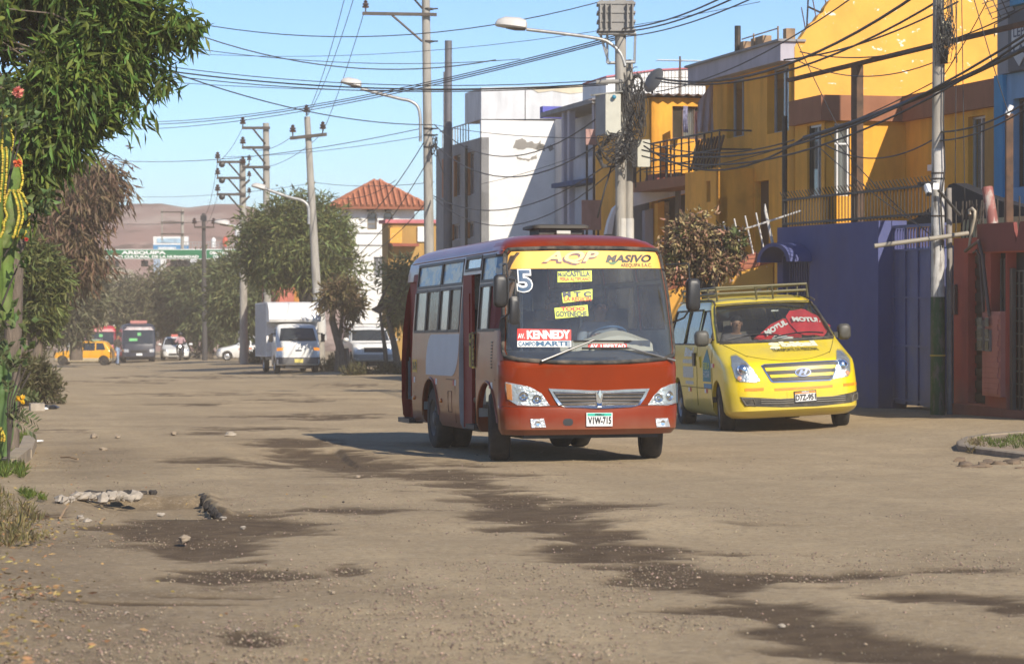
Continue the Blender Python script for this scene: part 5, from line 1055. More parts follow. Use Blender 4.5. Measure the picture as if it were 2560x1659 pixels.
def bld_c():
 h=house('town_house','orange and yellow house with a brown band and corner window above the blue wall',46.3,17.3)
 zb0,zb1=zz(305,46.3,19),zz(242,46.3,19);g0=-.6
 fs=Face('s',17.3,46.3,48.05,g0,zb0);fc=Face('c',46.3,17.3,19.0,g0,zb0);fr=Face('s',19.0,41.7,46.3,g0,zb0)
 rs=fs.rect(2018,2058,312,492);rs=(rs[0],fs.W-.03,rs[2],rs[3]);rc=fc.rect(2066,2118,312,494);rc=(.03,rc[1]+.06,rs[2],rs[3])
 rr_=fr.rect(2420,2463,290,482);rdr=fr.rect(2388,2418,300,560)
 mb=MB();fs.wall(mb,.2,[rs]);fc.wall(mb,.2,[rc]);fr.wall(mb,.2,[rr_]);mb.sbox(41.75,48,19.25,24.2,zb1-.32,zb1-.02);mb.sbox(46.5,48.0,17.5,19.3,zb0-.2,zb0-.01);mb.sbox(41.7,41.9,19.25,24,g0,zb0);mb.build('wall',ORANGE,h,world=True)
 mb=MB();mb.sbox(46.18,48.05,17.18,17.42,zb0,zb1);mb.sbox(46.18,46.42,17.42,19.0,zb0,zb1);mb.sbox(41.6,46.18,18.88,19.12,zb0,zb1);mb.sbox(46.42,48.05,17.42,19.0,zb0+.02,zb1-.02);mb.build('band',BROWN,h,world=True)
 win(h,fs,rs,ALU,.05,2,1,(0,.7));win(h,fc,rc,mat('frame_white',(.62,.62,.62),.5),.05,2,2,(.1,1));win(h,fr,rr_,ALU,.10,2,1,(.0,.6))
 x0,x1,z0,z1=fr.rect(2468,2504,280,540);mb=MB();fr.slab(mb,x0,fr.W,0,zb0-g0-.25,.0,.05);mb.build('pilaster',plaster('plaster_tan',(.45,.23,.06)),h,world=True)
 x0,x1,z0,z1=fr.rect(2323,2332,412,427);mb=MB();fr.slab(mb,x0,x1+.05,z0,z1,.002,.04);mb.build('meter_box',M['white'],h,world=True)
 fu=Face('c',48.05,17.3,22.3,zb1-.25,12);edge=[(1986,300),(1986,118),(1993,104),(2004,92),(2016,74),(2026,60),(2038,52),(2047,38),(2058,31),(2062,20),(2074,3),(2096,-12),(2140,-60),(2220,-75),(2540,-80)]
 pts=[fu.loc(*p)for p in edge];pts=[(max(0,x),z)for x,z in pts];pts=[(pts[0][0],0)]+pts[1:]+[(fu.W,pts[-1][1]),(fu.W,0)]
 mb=MB();fu.poly(mb,pts[::-1],0,-.22);mb.build('upper_wall',YEL,h,world=True)
 mb=MB()
 for px,py in((2020,60),(2046,28),(2072,0)):
  p=fu.pt(*fu.loc(px,py),-.1);mb.tube([p-Vector((0,0,.2)),p+Vector((-.1,0,.35))],.012,5)
 mb.build('rebar',M['rust'],h,world=True)
 mb=MB();p0=fu.pt(*fu.loc(2022,70),-.12);p1=fu.pt(*fu.loc(2026,-15),-.12);mb.tube([p0,p1],.018,6);q0=fu.pt(*fu.loc(2024,15),-.12);mb.tube([q0,fu.pt(*fu.loc(2060,32),-.12)],.02,6);mb.build('antenna_post',M['dark_metal'],h,world=True)
bld_c()
def bld_b():
 h=house('terraced_house','orange house with a pale grey parapet and two tall upper windows',48.1,17.3)
 zt,zp,g0=zz(105,48.1,17.3),zz(153,48.1,17.3),-.6
 f=Face('s',17.3,48.1,54.0,g0,zp);r1=f.rect(1817,1860,196,343);r2=f.rect(1918,1972,166,331);rd=f.rect(1888,1922,452,720)
 mb=MB();f.wall(mb,.2,[r1,r2,rd]);f2=Face('c',48.1,17.5,19,g0,zp);clos(mb,48.1,54,17.3,24,g0,zp);mb.sbox(53.8,54,17.5,24,g0,zp);mb.build('wall',ORANGE,h,world=True)
 mb=MB();mb.sbox(48.06,54.4,17.0,17.5,zp,zt);mb.sbox(54.15,54.4,17.5,23.9,zp,zt);mb.build('parapet',LILAC,h,world=True)
 mb=MB();mb.sbox(48.0,54.45,16.93,17.53,zt,zt+.05);mb.build('coping',GREYP,h,world=True)
 lil=mat('frame_lilac',(.33,.33,.36),.5);w1=win(h,f,r1,lil,.16,2,1,(.3,1));w2=win(h,f,r2,lil,.16,2,1,(.25,.85))
 x0,x1,z0,z1=rd;mb=MB();f.slab(mb,x0,x1,0,z1,-.17,-.13);mb.build('door',WOOD,h,world=True)
 zb=zz(420,50.65,16.55);mb=MB();b1=Face('s',16.5,50.6,53.0,g0,zb);rsl=b1 .rect(1766,1776,452,505);b1 .wall(mb,.2,[rsl]);b2=Face('c',50.6,16.5,17.29,g0,zb);b2 .wall(mb,.18);mb.sbox(50.8,53.0,16.7,17.29,zb-.2,zb-.01);mb.sbox(52.8,53.0,16.7,17.29,g0,zb-.2);mb.build('stair_block',ORANGE,h,world=True)
 mb=MB();b1 .slab(mb,rsl[0],rsl[1],rsl[2],rsl[3],-.2,-.16);mb.build('slit_window',M['black'],h,world=True)
 zr=zz(326,50.65,16.55);mb=MB()
 for z_ in(zr,(zr+zb)/2):mb.tube([S(50.62,17.25,z_),S(50.62,16.53,z_),S(58.2,16.53,z_)],.022,6)
 for u_ in np.arange(50.62,58.2,.55):mb.tube([S(u_,16.53,zb-.25),S(u_,16.53,zr)],.02,6)
 mb.build('railing',IRON,h,world=True,smooth=50)
 mb=MB();mb.sbox(53.0,58.3,16.5,17.29,zb-.28,zb-.05);mb.build('balcony_slab',BROWN,h,world=True)
 mb=MB()
 for k in range(9):mb.tube([S(51.2+.22*k,16.62,zb+.05),S(51.45+.22*k,16.9,zb+.75)],.03,5)
 mb.build('slatted_rack',WOOD,h,world=True)
 p=S(48.12,17.16,0);mb=MB();mb.tube([S(48.2,17.14,-.3),S(48.2,17.14,zz(290,48.2,17.14))],.055,8);mb.build('drain_pipe',M['dark_metal'],h,world=True,smooth=50)
 mb=MB();mb.tube([S(52.6,17.6,zt),S(52.6,17.6,zz(65,52.6,17.6))],.07,8);mb.build('rebar_column',M['dark_metal'],h,world=True)
 mb=MB()
 for u_,w_,c_ in((52.2,.25,0),(51.5,.2,0),(50.9,.5,0),(49.4,.2,0)):mb.sbox(u_,u_+w_,17.6,17.8,zt+.03,zt+.42)
 for u_ in(50.2,51.8):mb.tube([S(u_,17.7,zt),S(u_,17.7,zt+.55)],.02,5)
 mb.tube([S(50.2,17.7,zt+.5),S(52.6,17.7,zt+.5)],.015,5);mb.build('roof_clutter',mat('clutter_wood',(.3,.2,.12),.8,var=.6,scale=2),h,world=True)
 def sheet(label,px0,px1,py0,py1,u,v,m_,cut=0):
  mb=MB();n,k=10,8;rows_=[]
  for j in range(k+1):
   t=j/k;rows_.append([S(u+.07*math.sin(i*1.3+j*.4)*t+(i/n-.5)*.15,0,0)+EV*v_at(px0+(px1-px0)*(i/n),u)+Vector((0,0,zz(py0+(py1-py0)*t-cut*(i/n)*(1-t),u,v)))for i in range(n+1)])
  for j in range(k):
   for i in range(n):mb.quad(rows_[j][i],rows_[j+1][i],rows_[j+1][i+1],rows_[j][i+1])
  o=mb.build('laundry',m_,None,180);tag(o,label,'laundry','washing hung out on the balcony')
 sheet('big mauve sheet hung across the balcony beside the tall window',1742,1786,258,330,52.9,16.9,mat('sheet_mauve',(.42,.34,.35),.9,var=.08),58)
 sheet('small pink garment hanging on the balcony below the mauve sheet',1735,1747,278,355,54.6,16.8,mat('cloth_pink',(.55,.3,.32),.9))
 sheet('blue patterned garment hanging in the window of the striped orange house',1706,1722,264,330,57.2,17.0,mat('cloth_pattern',(.18,.18,.28),.9,var=.9,scale=25))
 for k,(px,py0,py1,lab)in enumerate(((1752,362,415,'yellow plastic container standing on the balcony behind the railing'),(1769,372,418,'short yellow bucket beside the container on the balcony'))):
  u=55-k*1.2;v=16.9;mb=MB();z0,z1=zb-.05,zz(py0,u,v);mb.lathe([(.14,0),(.18,(z1-z0)*.8),(.12,(z1-z0)),(.001,(z1-z0))],S(u,v_at(px,u),z0),(0,0,1),14);o=mb.build('container',mat('plastic_yellow',(.5,.38,.05),.5),None,50);tag(o,lab,'container')
bld_b()
def bld_a():
 h=house('terraced_house','orange house with a bright corner strip, corrugated roof and white stair wall',58,17.2)
 zt,g0=zz(243,58,17.2),-.8
 fs=Face('s',17.2,58,63.2,g0,zt);fc=Face('c',58,17.2,20.5,g0,zt)
 rw=fc.rect(1681,1768,266,348);rs=fs.rect(1558,1580,300,372)
 mb=MB();fs.wall(mb,.2);fc.wall(mb,.2,[rw]);clos(mb,58,63.2,17.2,20.5,g0,zt);mb.build('wall',ORANGE,h,world=True)
 win(h,fc,rw,WOOD,.1,3,1,(.35,.8))
 x0,x1,z0,z1=fc.rect(1651,1735,350,440);mb=MB();fc.slab(mb,x0+.1,x1,z0,z1,.002,.30);mb.build('window_bay',ORANGE,h,world=True)
 mb=MB();n=60;prof=[(v,.035*math.sin(k*math.pi*.5))for k,v in enumerate(np.linspace(17.0,20.7,n))]
 for(va,a),(vb,b)in zip(prof,prof[1:]):mb.quad(S(57.75,va,zt+.05+a),S(57.75,vb,zt+.05+b),S(63.3,vb,zt+.3+b),S(63.3,va,zt+.3+a))
 mb.build('corrugated_roof',mat('roof_sheet',(.26,.22,.19),.7,var=.3,dirt=((.35,.18,.1),.5,.7,2,(1,1,1))),h,world=True)
 st=Face('c',56.6,v_at(1560,56.6),19.5,g0,zt);mb=MB()
 st.pxpoly(mb,[(1583,516),(1735,478),(1735,448),(1722,448),(1720,461),(1657,462),(1656,480),(1583,481)],0,-.25);wm=plaster('stair_white',(.78,.76,.74));mb.build('stair_wall',wm,h,world=True)
 mb=MB();st.pxpoly(mb,[(1516,585),(1531,585),(1538,535),(1556,522),(1583,516),(1583,497),(1552,497),(1550,508),(1536,520),(1530,535),(1524,550)],-.02,-.25);mb.build('stair_wall',wm,h,world=True)
 mb=MB();st.pxpoly(mb,[(1637,480),(1656,480),(1657,462),(1720,461),(1735,448),(1740,432),(1655,432),(1645,462)],-.26,-1.3);mb.build('terracotta_steps',plaster('terracotta',(.30,.085,.055)),h,world=True)
 mb=MB();st.pxpoly(mb,[(1583,517),(1650,500),(1650,660),(1583,660)],-.9,-1.0);st.pxpoly(mb,[(1522,590),(1556,524),(1583,517),(1583,660),(1522,660)],-.4,-.5);mb.build('porch_back',GREYP,h,world=True)
 mb=MB();st.pxpoly(mb,[(1627,525),(1648,520),(1648,660),(1627,660)],-.5,-.75);mb.build('porch_pillar',LILAC,h,world=True)
 mb=MB();st.pxpoly(mb,[(1648,508),(1664,502),(1664,660),(1648,660)],-.1,-.4);mb.build('porch_pillar',ORANGE,h,world=True)
 mb=MB();st.pxpoly(mb,[(1664,500),(1738,482),(1738,660),(1664,660)],-.5,-.6);mb.build('porch_gate',mat('gate_dark',(.06,.05,.045),.6,var=.3),h,world=True)
 mb=MB();st.pxpoly(mb,[(1670,505),(1682,503),(1682,600),(1670,600)],-.3,-.45);mb.build('rubble_pillar',mat('rubble_stone',(.4,.34,.25),.9,var=.5,scale=7),h,world=True)
 mb=MB();p0=S(56.4,v_at(1695,56.4),-.5);mb.tube([p0,Vector((p0 .x,p0 .y,zz(432,56.4,18.2)))],.07,8);mb.build('post',mat('post_grey',(.16,.14,.12),.8),h,world=True)
 zr=zz(345,57,17);mb=MB()
 for px in(1540,1589,1665,1677,1723):v=v_at(px,56.7);mb.tube([S(56.7,v,zz(470,56.7,v)),S(56.7,v,zz(365,56.7,v))],.022,5)
 for py in(372,420):mb.tube([S(56.7,v_at(1540,56.7),zz(py+60,56.7,17)),S(56.7,v_at(1600,56.7),zz(py+5,56.7,17)),S(56.7,v_at(1735,56.7),zz(py-18,56.7,18))],.016,5)
 mb.build('railing',IRON,h,world=True)
 b=house('shed','white sheet-clad rooftop shed with a pink top edge behind wire mesh',66,18,'shed');f=Face('c',66,v_at(1515,66),v_at(1768,66),4.5,zz(176,66,18));mb=MB();f.pxpoly(mb,[(1515,240),(1768,236),(1768,172),(1640,178),(1515,195)],0,-2.5);mb.build('wall',WHITEP,b,world=True)
 mb=MB();f.pxpoly(mb,[(1515,194),(1640,177),(1768,171),(1768,167),(1640,173),(1515,190)],.05,-2.5);mb.build('top_edge',plaster('pink_edge',(.5,.16,.18)),b,world=True)
 mb=MB();k=0
 for px in np.arange(1560,1768,8.5):v=v_at(px,64.5);mb.tube([S(64.5,v,zz(250,64.5,v)),S(64.5,v,zz(178,64.5,v))],.012,4)
 for py in(196,218):mb.tube([S(64.5,v_at(1555,64.5),zz(py,64.5,18)),S(64.5,v_at(1768,64.5),zz(py-6,64.5,19))],.012,4)
 o=mb.build('wire_fence',IRON,None);tag(o,'wire mesh fence in front of the white rooftop shed','fence')
 d=thing('satellite_dish','dark round satellite dish on the roof of the striped orange house','satellite dish',S(62,v_at(1632,62),zt));c=S(62,v_at(1631,62),zz(197,62,17.5));mb=MB();mb.lathe([(.001,.05),(.15,.04),(.30,.0),(.36,-.05),(.35,-.06),(.29,-.015),(.001,.03)],c,(-.75,-.5,.42),24);mb.build('reflector',mat('dish_grey',(.07,.075,.08),.6),d,40,world=True)
 mb=MB();mb.tube([c,c-Vector((0,0,.75))],.03,6);mb.build('mast',M['dark_metal'],d,world=True);mb=MB();mb.tube([c+Vector((-.1,-.1,-.3)),c+Vector((-.42,-.32,.1))],.015,5);mb.build('feed_arm',M['dark_metal'],d,world=True)
 a=thing('antenna','thin rusty television antenna on the corrugated roof','antenna',S(60,v_at(1700,60),zt));p=S(60,v_at(1700,60),zt);q=Vector((p.x,p.y,zz(140,60,18)));mb=MB();mb.tube([p,q],.025,6);mb.build('mast',M['rust'],a,world=True);mb=MB();q.z-=.1
 mb.tube([q-EV*.6,q+EV*.55],.012,5)
 for k in range(7):c_=q+EV*(-.55+.17*k);mb.tube([c_-EU*.3-Vector((0,0,.05)),c_+EU*.3],.008,4)
 mb.build('dipole',M['galv'],a,world=True)
bld_a()
def bld_w():
 h=house('white_building','tall white building with a sunlit blank side wall and grey street front',77,17.2,'building')
 zt,z2,g0=zz(219,77,17.2),zz(300,77,17.2),-1.2
 fc=Face('c',77,17.2,21.4,g0,z2);fs=Face('s',17.2,77,84.2,g0,z2-.55)
 rw=[fs.rect(*q)for q in((1135,1152,388,491),(1168,1186,380,488),(1106,1113,397,494),(1128,1150,560,600),(1167,1185,555,595))]
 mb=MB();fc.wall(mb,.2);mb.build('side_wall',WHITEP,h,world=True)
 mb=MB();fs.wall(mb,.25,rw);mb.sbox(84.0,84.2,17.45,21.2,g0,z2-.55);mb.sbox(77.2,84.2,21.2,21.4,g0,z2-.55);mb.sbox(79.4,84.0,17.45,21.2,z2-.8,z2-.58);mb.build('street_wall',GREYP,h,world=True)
 mb=MB();ft=Face('c',76.96,17.16,21.2,z2+.015,zt);ft.pxpoly(mb,[(1203,298),(1203,219),(1300,217),(1400,214),(1477,212),(1477,298)][::-1],0,-2.45);mb.build('roof_parapet',plaster('plaster_pale_grey',(.60,.61,.63)),h,world=True)
 mb=MB();ft.pxpoly(mb,[(1314,219),(1330,217),(1477,213),(1477,226),(1450,232),(1425,235),(1400,231),(1380,227),(1368,229),(1345,232),(1335,226)][::-1],.02,-.0);mb.build('patched_plaster',plaster('plaster_beige',(.62,.55,.42)),h,world=True)
 mb=MB();x,_=ft.loc(1313,250);ft.slab(mb,x-.012,x+.012,0,.98,.003,.01);mb.build('joint',M['dark_metal'],h,world=True)
 peel=plaster('bare_cement',(.27,.255,.235))
 def blob(pts,seed):
  mb=MB();out=[]
  for i in range(len(pts)):
   a,b=Vector(pts[i]),Vector(pts[(i+1)%len(pts)])
   for k in range(5):q=a.lerp(b,k/5);out.append((q.x+noise.noise(Vector((q.x*.12,q.y*.12,seed)))*6,q.y+noise.noise(Vector((q.x*.12,q.y*.12,seed+9)))*6))
  pl=[fc.loc(*p)for p in out];tri=tessellate_polygon([[Vector((x,z,0))for x,z in pl]]);vs=[fc.pt(x,z,.004)for x,z in pl];mb.add(vs,tri);mb.build('bare_patch',peel,h,world=True)
 blob([(1278,372),(1290,350),(1306,345),(1318,353),(1340,357),(1348,352),(1362,366),(1345,378),(1322,368),(1300,374)],1);blob([(1340,372),(1350,352),(1362,364),(1360,378)],2);blob([(1288,388),(1306,396),(1325,394),(1345,382),(1340,398),(1318,402),(1300,400)],3);blob([(1364,368),(1378,360),(1386,372),(1372,378)],4)
 for r in rw:w_=win(h,fs,r,mat('frame_lilac',(.33,.33,.36),.5),.10,2,1);mb=MB();fs.slab(mb,r[0]-.02,r[0]+.10,r[2],r[3],-.09,.012);mb.build('reveal',ORW,w_,world=True)
 mb=MB();z_=z2-.55
 for u_ in np.arange(79.6,84.2,.42):mb.tube([S(u_,17.35,z_),S(u_,17.35,z_+.62)],.02,5)
 mb.tube([S(79.4,17.35,z_+.62),S(84.2,17.35,z_+.62)],.025,5);mb.build('roof_railing',M['galv'],h,world=True)
 mb=MB();mb.tube([S(78.8,17.1,g0),S(78.8,17.1,zz(365,78.8,17.1))],.05,6);mb.build('drain_pipe',M['dark_metal'],h,world=True)
 u=u_at(1121,16.9);m_=thing('steel_mast','dark steel mast rising in front of the grey street front','mast',GS(u,16.9));p=GS(u,16.9);mb=MB();mb.tube([p,Vector((p.x,p.y,zz(102,u,16.9)))],[.14,.12],10);mb.build('shaft',mat('mast_grey',(.13,.13,.145),.6,.2),m_,50,world=True)
 mb=MB();mb.tube([Vector((p.x-.12,p.y,3)),Vector((p.x-.12,p.y,zz(180,u,16.9)))],.05,6);mb.build('conduit',mat('mast_grey',(.13,.13,.145),.6,.2),m_,world=True)
bld_w()
def bld_p():
 h=house('porch_house','low white house in shade with a deep porch roof on thin columns',63.4,17.6)
 g0=-1.0;zr=zz(293,68.6,17.3)+.02;ua,ub=63.5,69.0
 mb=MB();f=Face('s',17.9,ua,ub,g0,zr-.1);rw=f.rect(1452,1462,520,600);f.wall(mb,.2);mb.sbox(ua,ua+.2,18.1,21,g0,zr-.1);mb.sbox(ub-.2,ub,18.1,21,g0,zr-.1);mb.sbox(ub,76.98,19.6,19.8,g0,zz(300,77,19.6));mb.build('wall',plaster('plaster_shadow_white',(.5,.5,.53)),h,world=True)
 mb=MB();mb.sbox(ua-.15,ub,17.15,21,zr,zr+.13);mb.build('porch_roof',GREYP,h,world=True)
 mb=MB();fb=Face('c',ub+.22,17.3,21,zr,zr+1);mb.sbox(ub+.25,ub+.6,17.28,19.6,zr+.0,zr+.34);mb.build('roof_edge',plaster('plaster_blue',(.12,.13,.5)),h,world=True)
 mb=MB()
 for px in(1411,1425,1487):u=u_at(px,17.3);mb.sbox(u-.12,u+.12,17.25,17.42,g0,zr)
 mb.build('column',LILAC,h,world=True)
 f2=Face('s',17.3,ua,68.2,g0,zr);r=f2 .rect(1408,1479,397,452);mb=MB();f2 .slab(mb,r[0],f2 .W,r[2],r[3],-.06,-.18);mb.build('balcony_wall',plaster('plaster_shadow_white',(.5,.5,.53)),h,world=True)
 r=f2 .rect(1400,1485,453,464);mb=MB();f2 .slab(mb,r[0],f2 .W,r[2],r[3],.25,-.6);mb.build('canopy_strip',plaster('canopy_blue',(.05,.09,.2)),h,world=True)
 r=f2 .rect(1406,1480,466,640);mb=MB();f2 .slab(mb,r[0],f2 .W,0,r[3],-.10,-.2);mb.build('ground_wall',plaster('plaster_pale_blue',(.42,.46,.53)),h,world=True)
 r=f2 .rect(1412,1417,500,560);mb=MB();f2 .slab(mb,r[0],r[1]+.1,r[2],r[3],-.1,-.07);mb.build('slit_window',M['black'],h,world=True)
 for i,(px0,px1,py0,py1,lab)in enumerate(((1465,1492,323,362,'small faded pink board fixed high beside the cabinet pole'),(1455,1503,500,575,'large faded pink board standing beside the white porch house'))):
  u=61.5;b=house('hoarding',lab,u,v_at(px0,u),'hoarding');f=Face('c',u,v_at(px0,u),v_at(px1,u),0,5);x0,x1,z0,z1=f.rect(px0,px1,py0,py1);mb=MB();f.slab(mb,0,f.W,z0,z1,0,-.06);mb.build('board',plaster('board_faded_pink_%d'%i,(.36,.22,.20),var=.3),b,world=True)
  mb=MB()
  for x in(.05,f.W-.05):mb.tube([f.pt(x,-1,-.1),f.pt(x,z1,-.1)],.03,5)
  mb.build('post',M['dark_metal'],b,world=True)
bld_p()
def bld_d():
 h=house('blue_building','light blue building with a dark window cut off by the frame edge',36,18.9,'building');g0=-.5;zt=12
 zs=zz(190,41.5,18.9);f=Face('s',18.85,34,41.58,g0,zs);r=f.rect(2533,2600,242,466);mb=MB();f.wall(mb,.25,[(r[0],min(r[1],f.W-.5),r[2],r[3])]);mb.sbox(41.4,41.58,19.1,24,g0,zs);mb.sbox(34,34.2,19.1,24,g0,zs);mb.sbox(34.2,41.4,19.1,24,zs-.3,zs-.05);mb.build('wall',plaster('plaster_light_blue',(.20,.36,.52)),h,world=True)
 x1=f.loc(2517,300)[0];mb=MB();f.slab(mb,0,x1,0,zs-g0,.003,.08);mb.build('pilaster',plaster('pilaster_blue',(.05,.27,.46)),h,world=True)
 win(h,f,(r[0],min(r[1],f.W-.5),r[2],r[3]),WOOD,.12,3,1,(.3,.9))
 f2=Face('s',18.8,40.0,41.5,zs+.01,9.5);mb=MB();f2 .wall(mb,.2);mb.build('upper_wall',GREYP,h,world=True)
 mb=MB();xa=f2 .loc(2532,100)[0];f2 .slab(mb,xa,f2 .W-.02,0,1.05,.003,.09);sg=mb.build('sign_panel',mat('sign_slate',(.06,.065,.075),.6),h,world=True)
 mb=MB();xa,za=f2 .loc(2543,62);xb,zb_=f2 .loc(2543,170);w_=.62;f2 .poly(mb,[(xa,za),(xa,zb_+.25),(xa+w_*.5,zb_),(xa+w_,zb_+.25),(xa+w_,za)],.11,.095);mb.build('pennant',mat('pennant_white',(.5,.5,.48),.6),sg,world=True)
 mb=MB()
 for t,z_ in(('LEP',za-.24),('LA',za-.55)):letter(mb,t,xa+.08,xa+w_-.08,z_,z_+.17,lambda a,b,d:f2 .pt(a,b,.11+d),.003,.02)
 mb.build('lettering',mat('ink_navy',(.012,.02,.06),.5),sg,world=True)
 mb=MB();xm=f2 .loc(2540,20)[0];f2 .slab(mb,xm,f2 .W-.02,1.15,1.6,.003,.12);mb.build('upper_band',plaster('pilaster_blue',(.05,.27,.46)),h,world=True)
bld_d()
BLUE=plaster('plaster_ultramarine',(.082,.095,.225),low=((.20,.16,.125),0,.9,.6),dirt=[((.11,.105,.18),.5,.9,1.5,(1,1,.4)),((.20,.17,.16),.62,.9,1.1,(1,1,.7))])
def bluewall():
 u0,u1,v=38.95,44.0,15.5;zt=zz(559,41,v);g=.0
 h=thing('boundary_wall','dark blue street wall with an arched doorway behind the yellow van','wall',GS(u0,v),Matrix.Rotation(TH,3,'Z'))
 f=Face('s',v,u0,u1,g-.6,zt);r=f.rect(1957,2024,640,1010)
 mb=MB();f.wall(mb,.24,[(r[0],r[1],.6,r[3])]);mb.sbox(u0-.02,u0+.2,v+.24,v+.5,g-.6,zt);mb.build('wall',BLUE,h,world=True)
 xa,xb=f.loc(1945,640)[0],f.loc(2030,640)[0];zs=f.loc(1988,655)[1];ap=f.loc(1988,607)[1];cx=(xa+xb)/2;hw=(xb-xa)/2;mb=MB();arc=[]
 for k in range(17):a=math.pi*k/16;arc.append((cx-hw*math.cos(a),zs+(ap-zs)*math.sin(a)))
 inn=[(cx+(x-cx)*.80,zs+(z-zs)*.80)for x,z in arc]
 f.poly(mb,arc+inn[::-1],.42,.0);mb.build('arch_hood',BLUE,h,40,world=True)
 mb=MB();f.slab(mb,r[0],r[1],.6,r[3],-.2,-.15)
 dr=mb.build('door',mat('door_dark_blue',(.04,.042,.10),.6,var=.2),h,world=True);mb=MB()
 for k in range(11):x=r[0]+(r[1]-r[0])*(k+.5)/11;mb.tube([f.pt(x,.7,-.12),f.pt(x,r[3],-.12)],.016,5)
 f.slab(mb,r[0]+.4,r[1]-.25,r[3]-.85,r[3]-.78,-.13,-.08);f.slab(mb,(r[0]+r[1])/2+.1,(r[0]+r[1])/2+.2,r[3]-1.6,r[3]-.8,-.13,-.09);mb.build('door_bars',mat('bar_blue',(.10,.10,.2),.5),dr,world=True)
bluewall()
def fence():
 h=thing('iron_fence','iron bar fence with bent tips on top of the blue wall','fence',S(40,15.62,zz(556,40,15.62)),Matrix.Rotation(TH,3,'Z'));z0=zz(557,41,15.6);mb=MB();ht=.52
 for u in np.arange(36.6,44.0,.15):mb.tube([S(u,15.62,z0),S(u,15.62,z0+ht),S(u-.05,15.52,z0+ht+.12)],.010,5)
 mb.build('bar',IRON,h,world=True)['kind']='stuff'
 for z_ in(z0+.03,z0+ht-.04):mb=MB();mb.sbox(36.5,44.0,15.60,15.64,z_,z_+.04);mb.build('rail',IRON,h,world=True)
 h=thing('beam_support','rusty steel post carrying a long horizontal beam over the blue wall','steel frame',S(40.2,15.8,2.5),Matrix.Rotation(TH,3,'Z'));u=u_at(2143,15.8);zb=zz(165,u,15.8);mb=MB();mb.sbox(u-.14,u+.14,15.74,15.86,z0-1.2,zb);mb.build('post',M['rust'],h,world=True);mb=MB();mb.sbox(33,44.2,15.76,15.84,zb,zb+.07);mb.build('beam',M['rust'],h,world=True)
 A,B=S(44.1,15.45),S(45.0,13.6);h=thing('tiled_wall','sunlit orange wall with a sloping terracotta tile top behind the yellow van','wall',G(B.x,B.y));d=(B-A).normalized();n=Vector((d.y,-d.x,0));n=n if n.y<0 else-n
 def q(t,z,k):p=A.lerp(B,t)+n*k;return Vector((p.x,p.y,z))
 zA,zB=zz(640,44.1,15.45),zz(712,45,13.6);mb=MB();mb.add([q(0,-.3,0),q(1,-.3,0),q(1,zB,0),q(0,zA,0),q(0,-.3,-.25),q(1,-.3,-.25),q(1,zB,-.25),q(0,zA,-.25)],[(0,1,2,3),(7,6,5,4),(0,4,5,1),(3,2,6,7),(0,3,7,4),(1,5,6,2)]);mb.build('wall',YEL,h,world=True)
 mb=MB()
 for k in range(7):
  a,b=q(k/7,zA+(zB-zA)*k/7+.03,-.1),q((k+1)/7+.02,zA+(zB-zA)*((k+1)/7+.02)+.0,-.1);mb.tube([a,b],[.19,.155],12,True,.45)
 mb.build('roof_tile',plaster('tile_terracotta',(.42,.15,.085)),h,50,world=True)
 mb=MB();wm=mat('paint_white_old',(.55,.53,.5),.6)
 for k in range(11):
  t=-.22+k*.1;base=q(max(t,0),zA+(zB-zA)*t+.08,-.12);top=base+Vector((-.17,0,.78));mb.tube([base,top],.016,5)
 mb.build('spike',wm,h,world=True);mb=MB();mb.tube([q(-.3,zA+.85,-.12)+Vector((-.1,0,0)),q(.85,zB+.62,-.12)+Vector((-.12,0,0))],.018,5);mb.build('spike_rail',wm,h,world=True)
fence()
def gate():
 v=15.78;ua,ub=u_at(2362,v),u_at(2206,v);zt,zs,g=zz(563,ub,v),zz(627,ub,v),.0
 h=thing('metal_gate','blue sheet-metal gate with bars along its top beside the painted pole','gate',GS(ua,v),Matrix.Rotation(TH,3,'Z'));f=Face('s',v,ua,ub,-.02,zt);bl=mat('gate_blue',(.09,.104,.23),.5,var=.2,scale=1.5,low=((.20,.16,.125),0,.7,.6),bump=.3,bscale=2.2,bdist=.06,dirt=[((.17,.15,.17),.5,.9,1.2,(1,1,.6))])
 n=5
 for k in range(n):
  mb=MB();x0,x1=f.W*k/n+.006,f.W*(k+1)/n-.006;f.slab(mb,x0,x1,.0,zs+.02,-.04,0);mb.build('sheet',bl,h,world=True)
 mb=MB()
 for k in range(n+1):x=f.W*k/n;f.slab(mb,max(0,x-.018),min(f.W,x+.018),0,zt,.002,.03)
 for z_ in(.05,.95,1.75,zs):f.slab(mb,0,f.W,z_,z_+.035,.001,.026)
 f.slab(mb,0,f.W,zt-.05,zt,-.03,.028);mb.build('gate_frame',bl,h,world=True)
 mb=MB()
 for k in range(22):x=.04+(f.W-.08)*k/21;f.slab(mb,x-.014,x+.014,zs+.04,zt-.06,-.03,-.002)
 mb.build('bar',mat('bar_deep_blue',(.05,.055,.17),.5),h,world=True)
 mb=MB();f.slab(mb,-.02,.26,zs+.02,zt+.06,.03,.05);f.slab(mb,-.02,.10,zs-.4,zt+.06,.05,.07);mb.build('post_plate',mat('plate_bright_blue',(.03,.30,.62),.5),h,world=True)
 mb=MB();mb.sbox(36.3,38.94,15.95,16.1,.0,zs+.05);mb.build('back_board',mat('back_board_teal',(.05,.22,.3),.7),h,world=True)
gate()
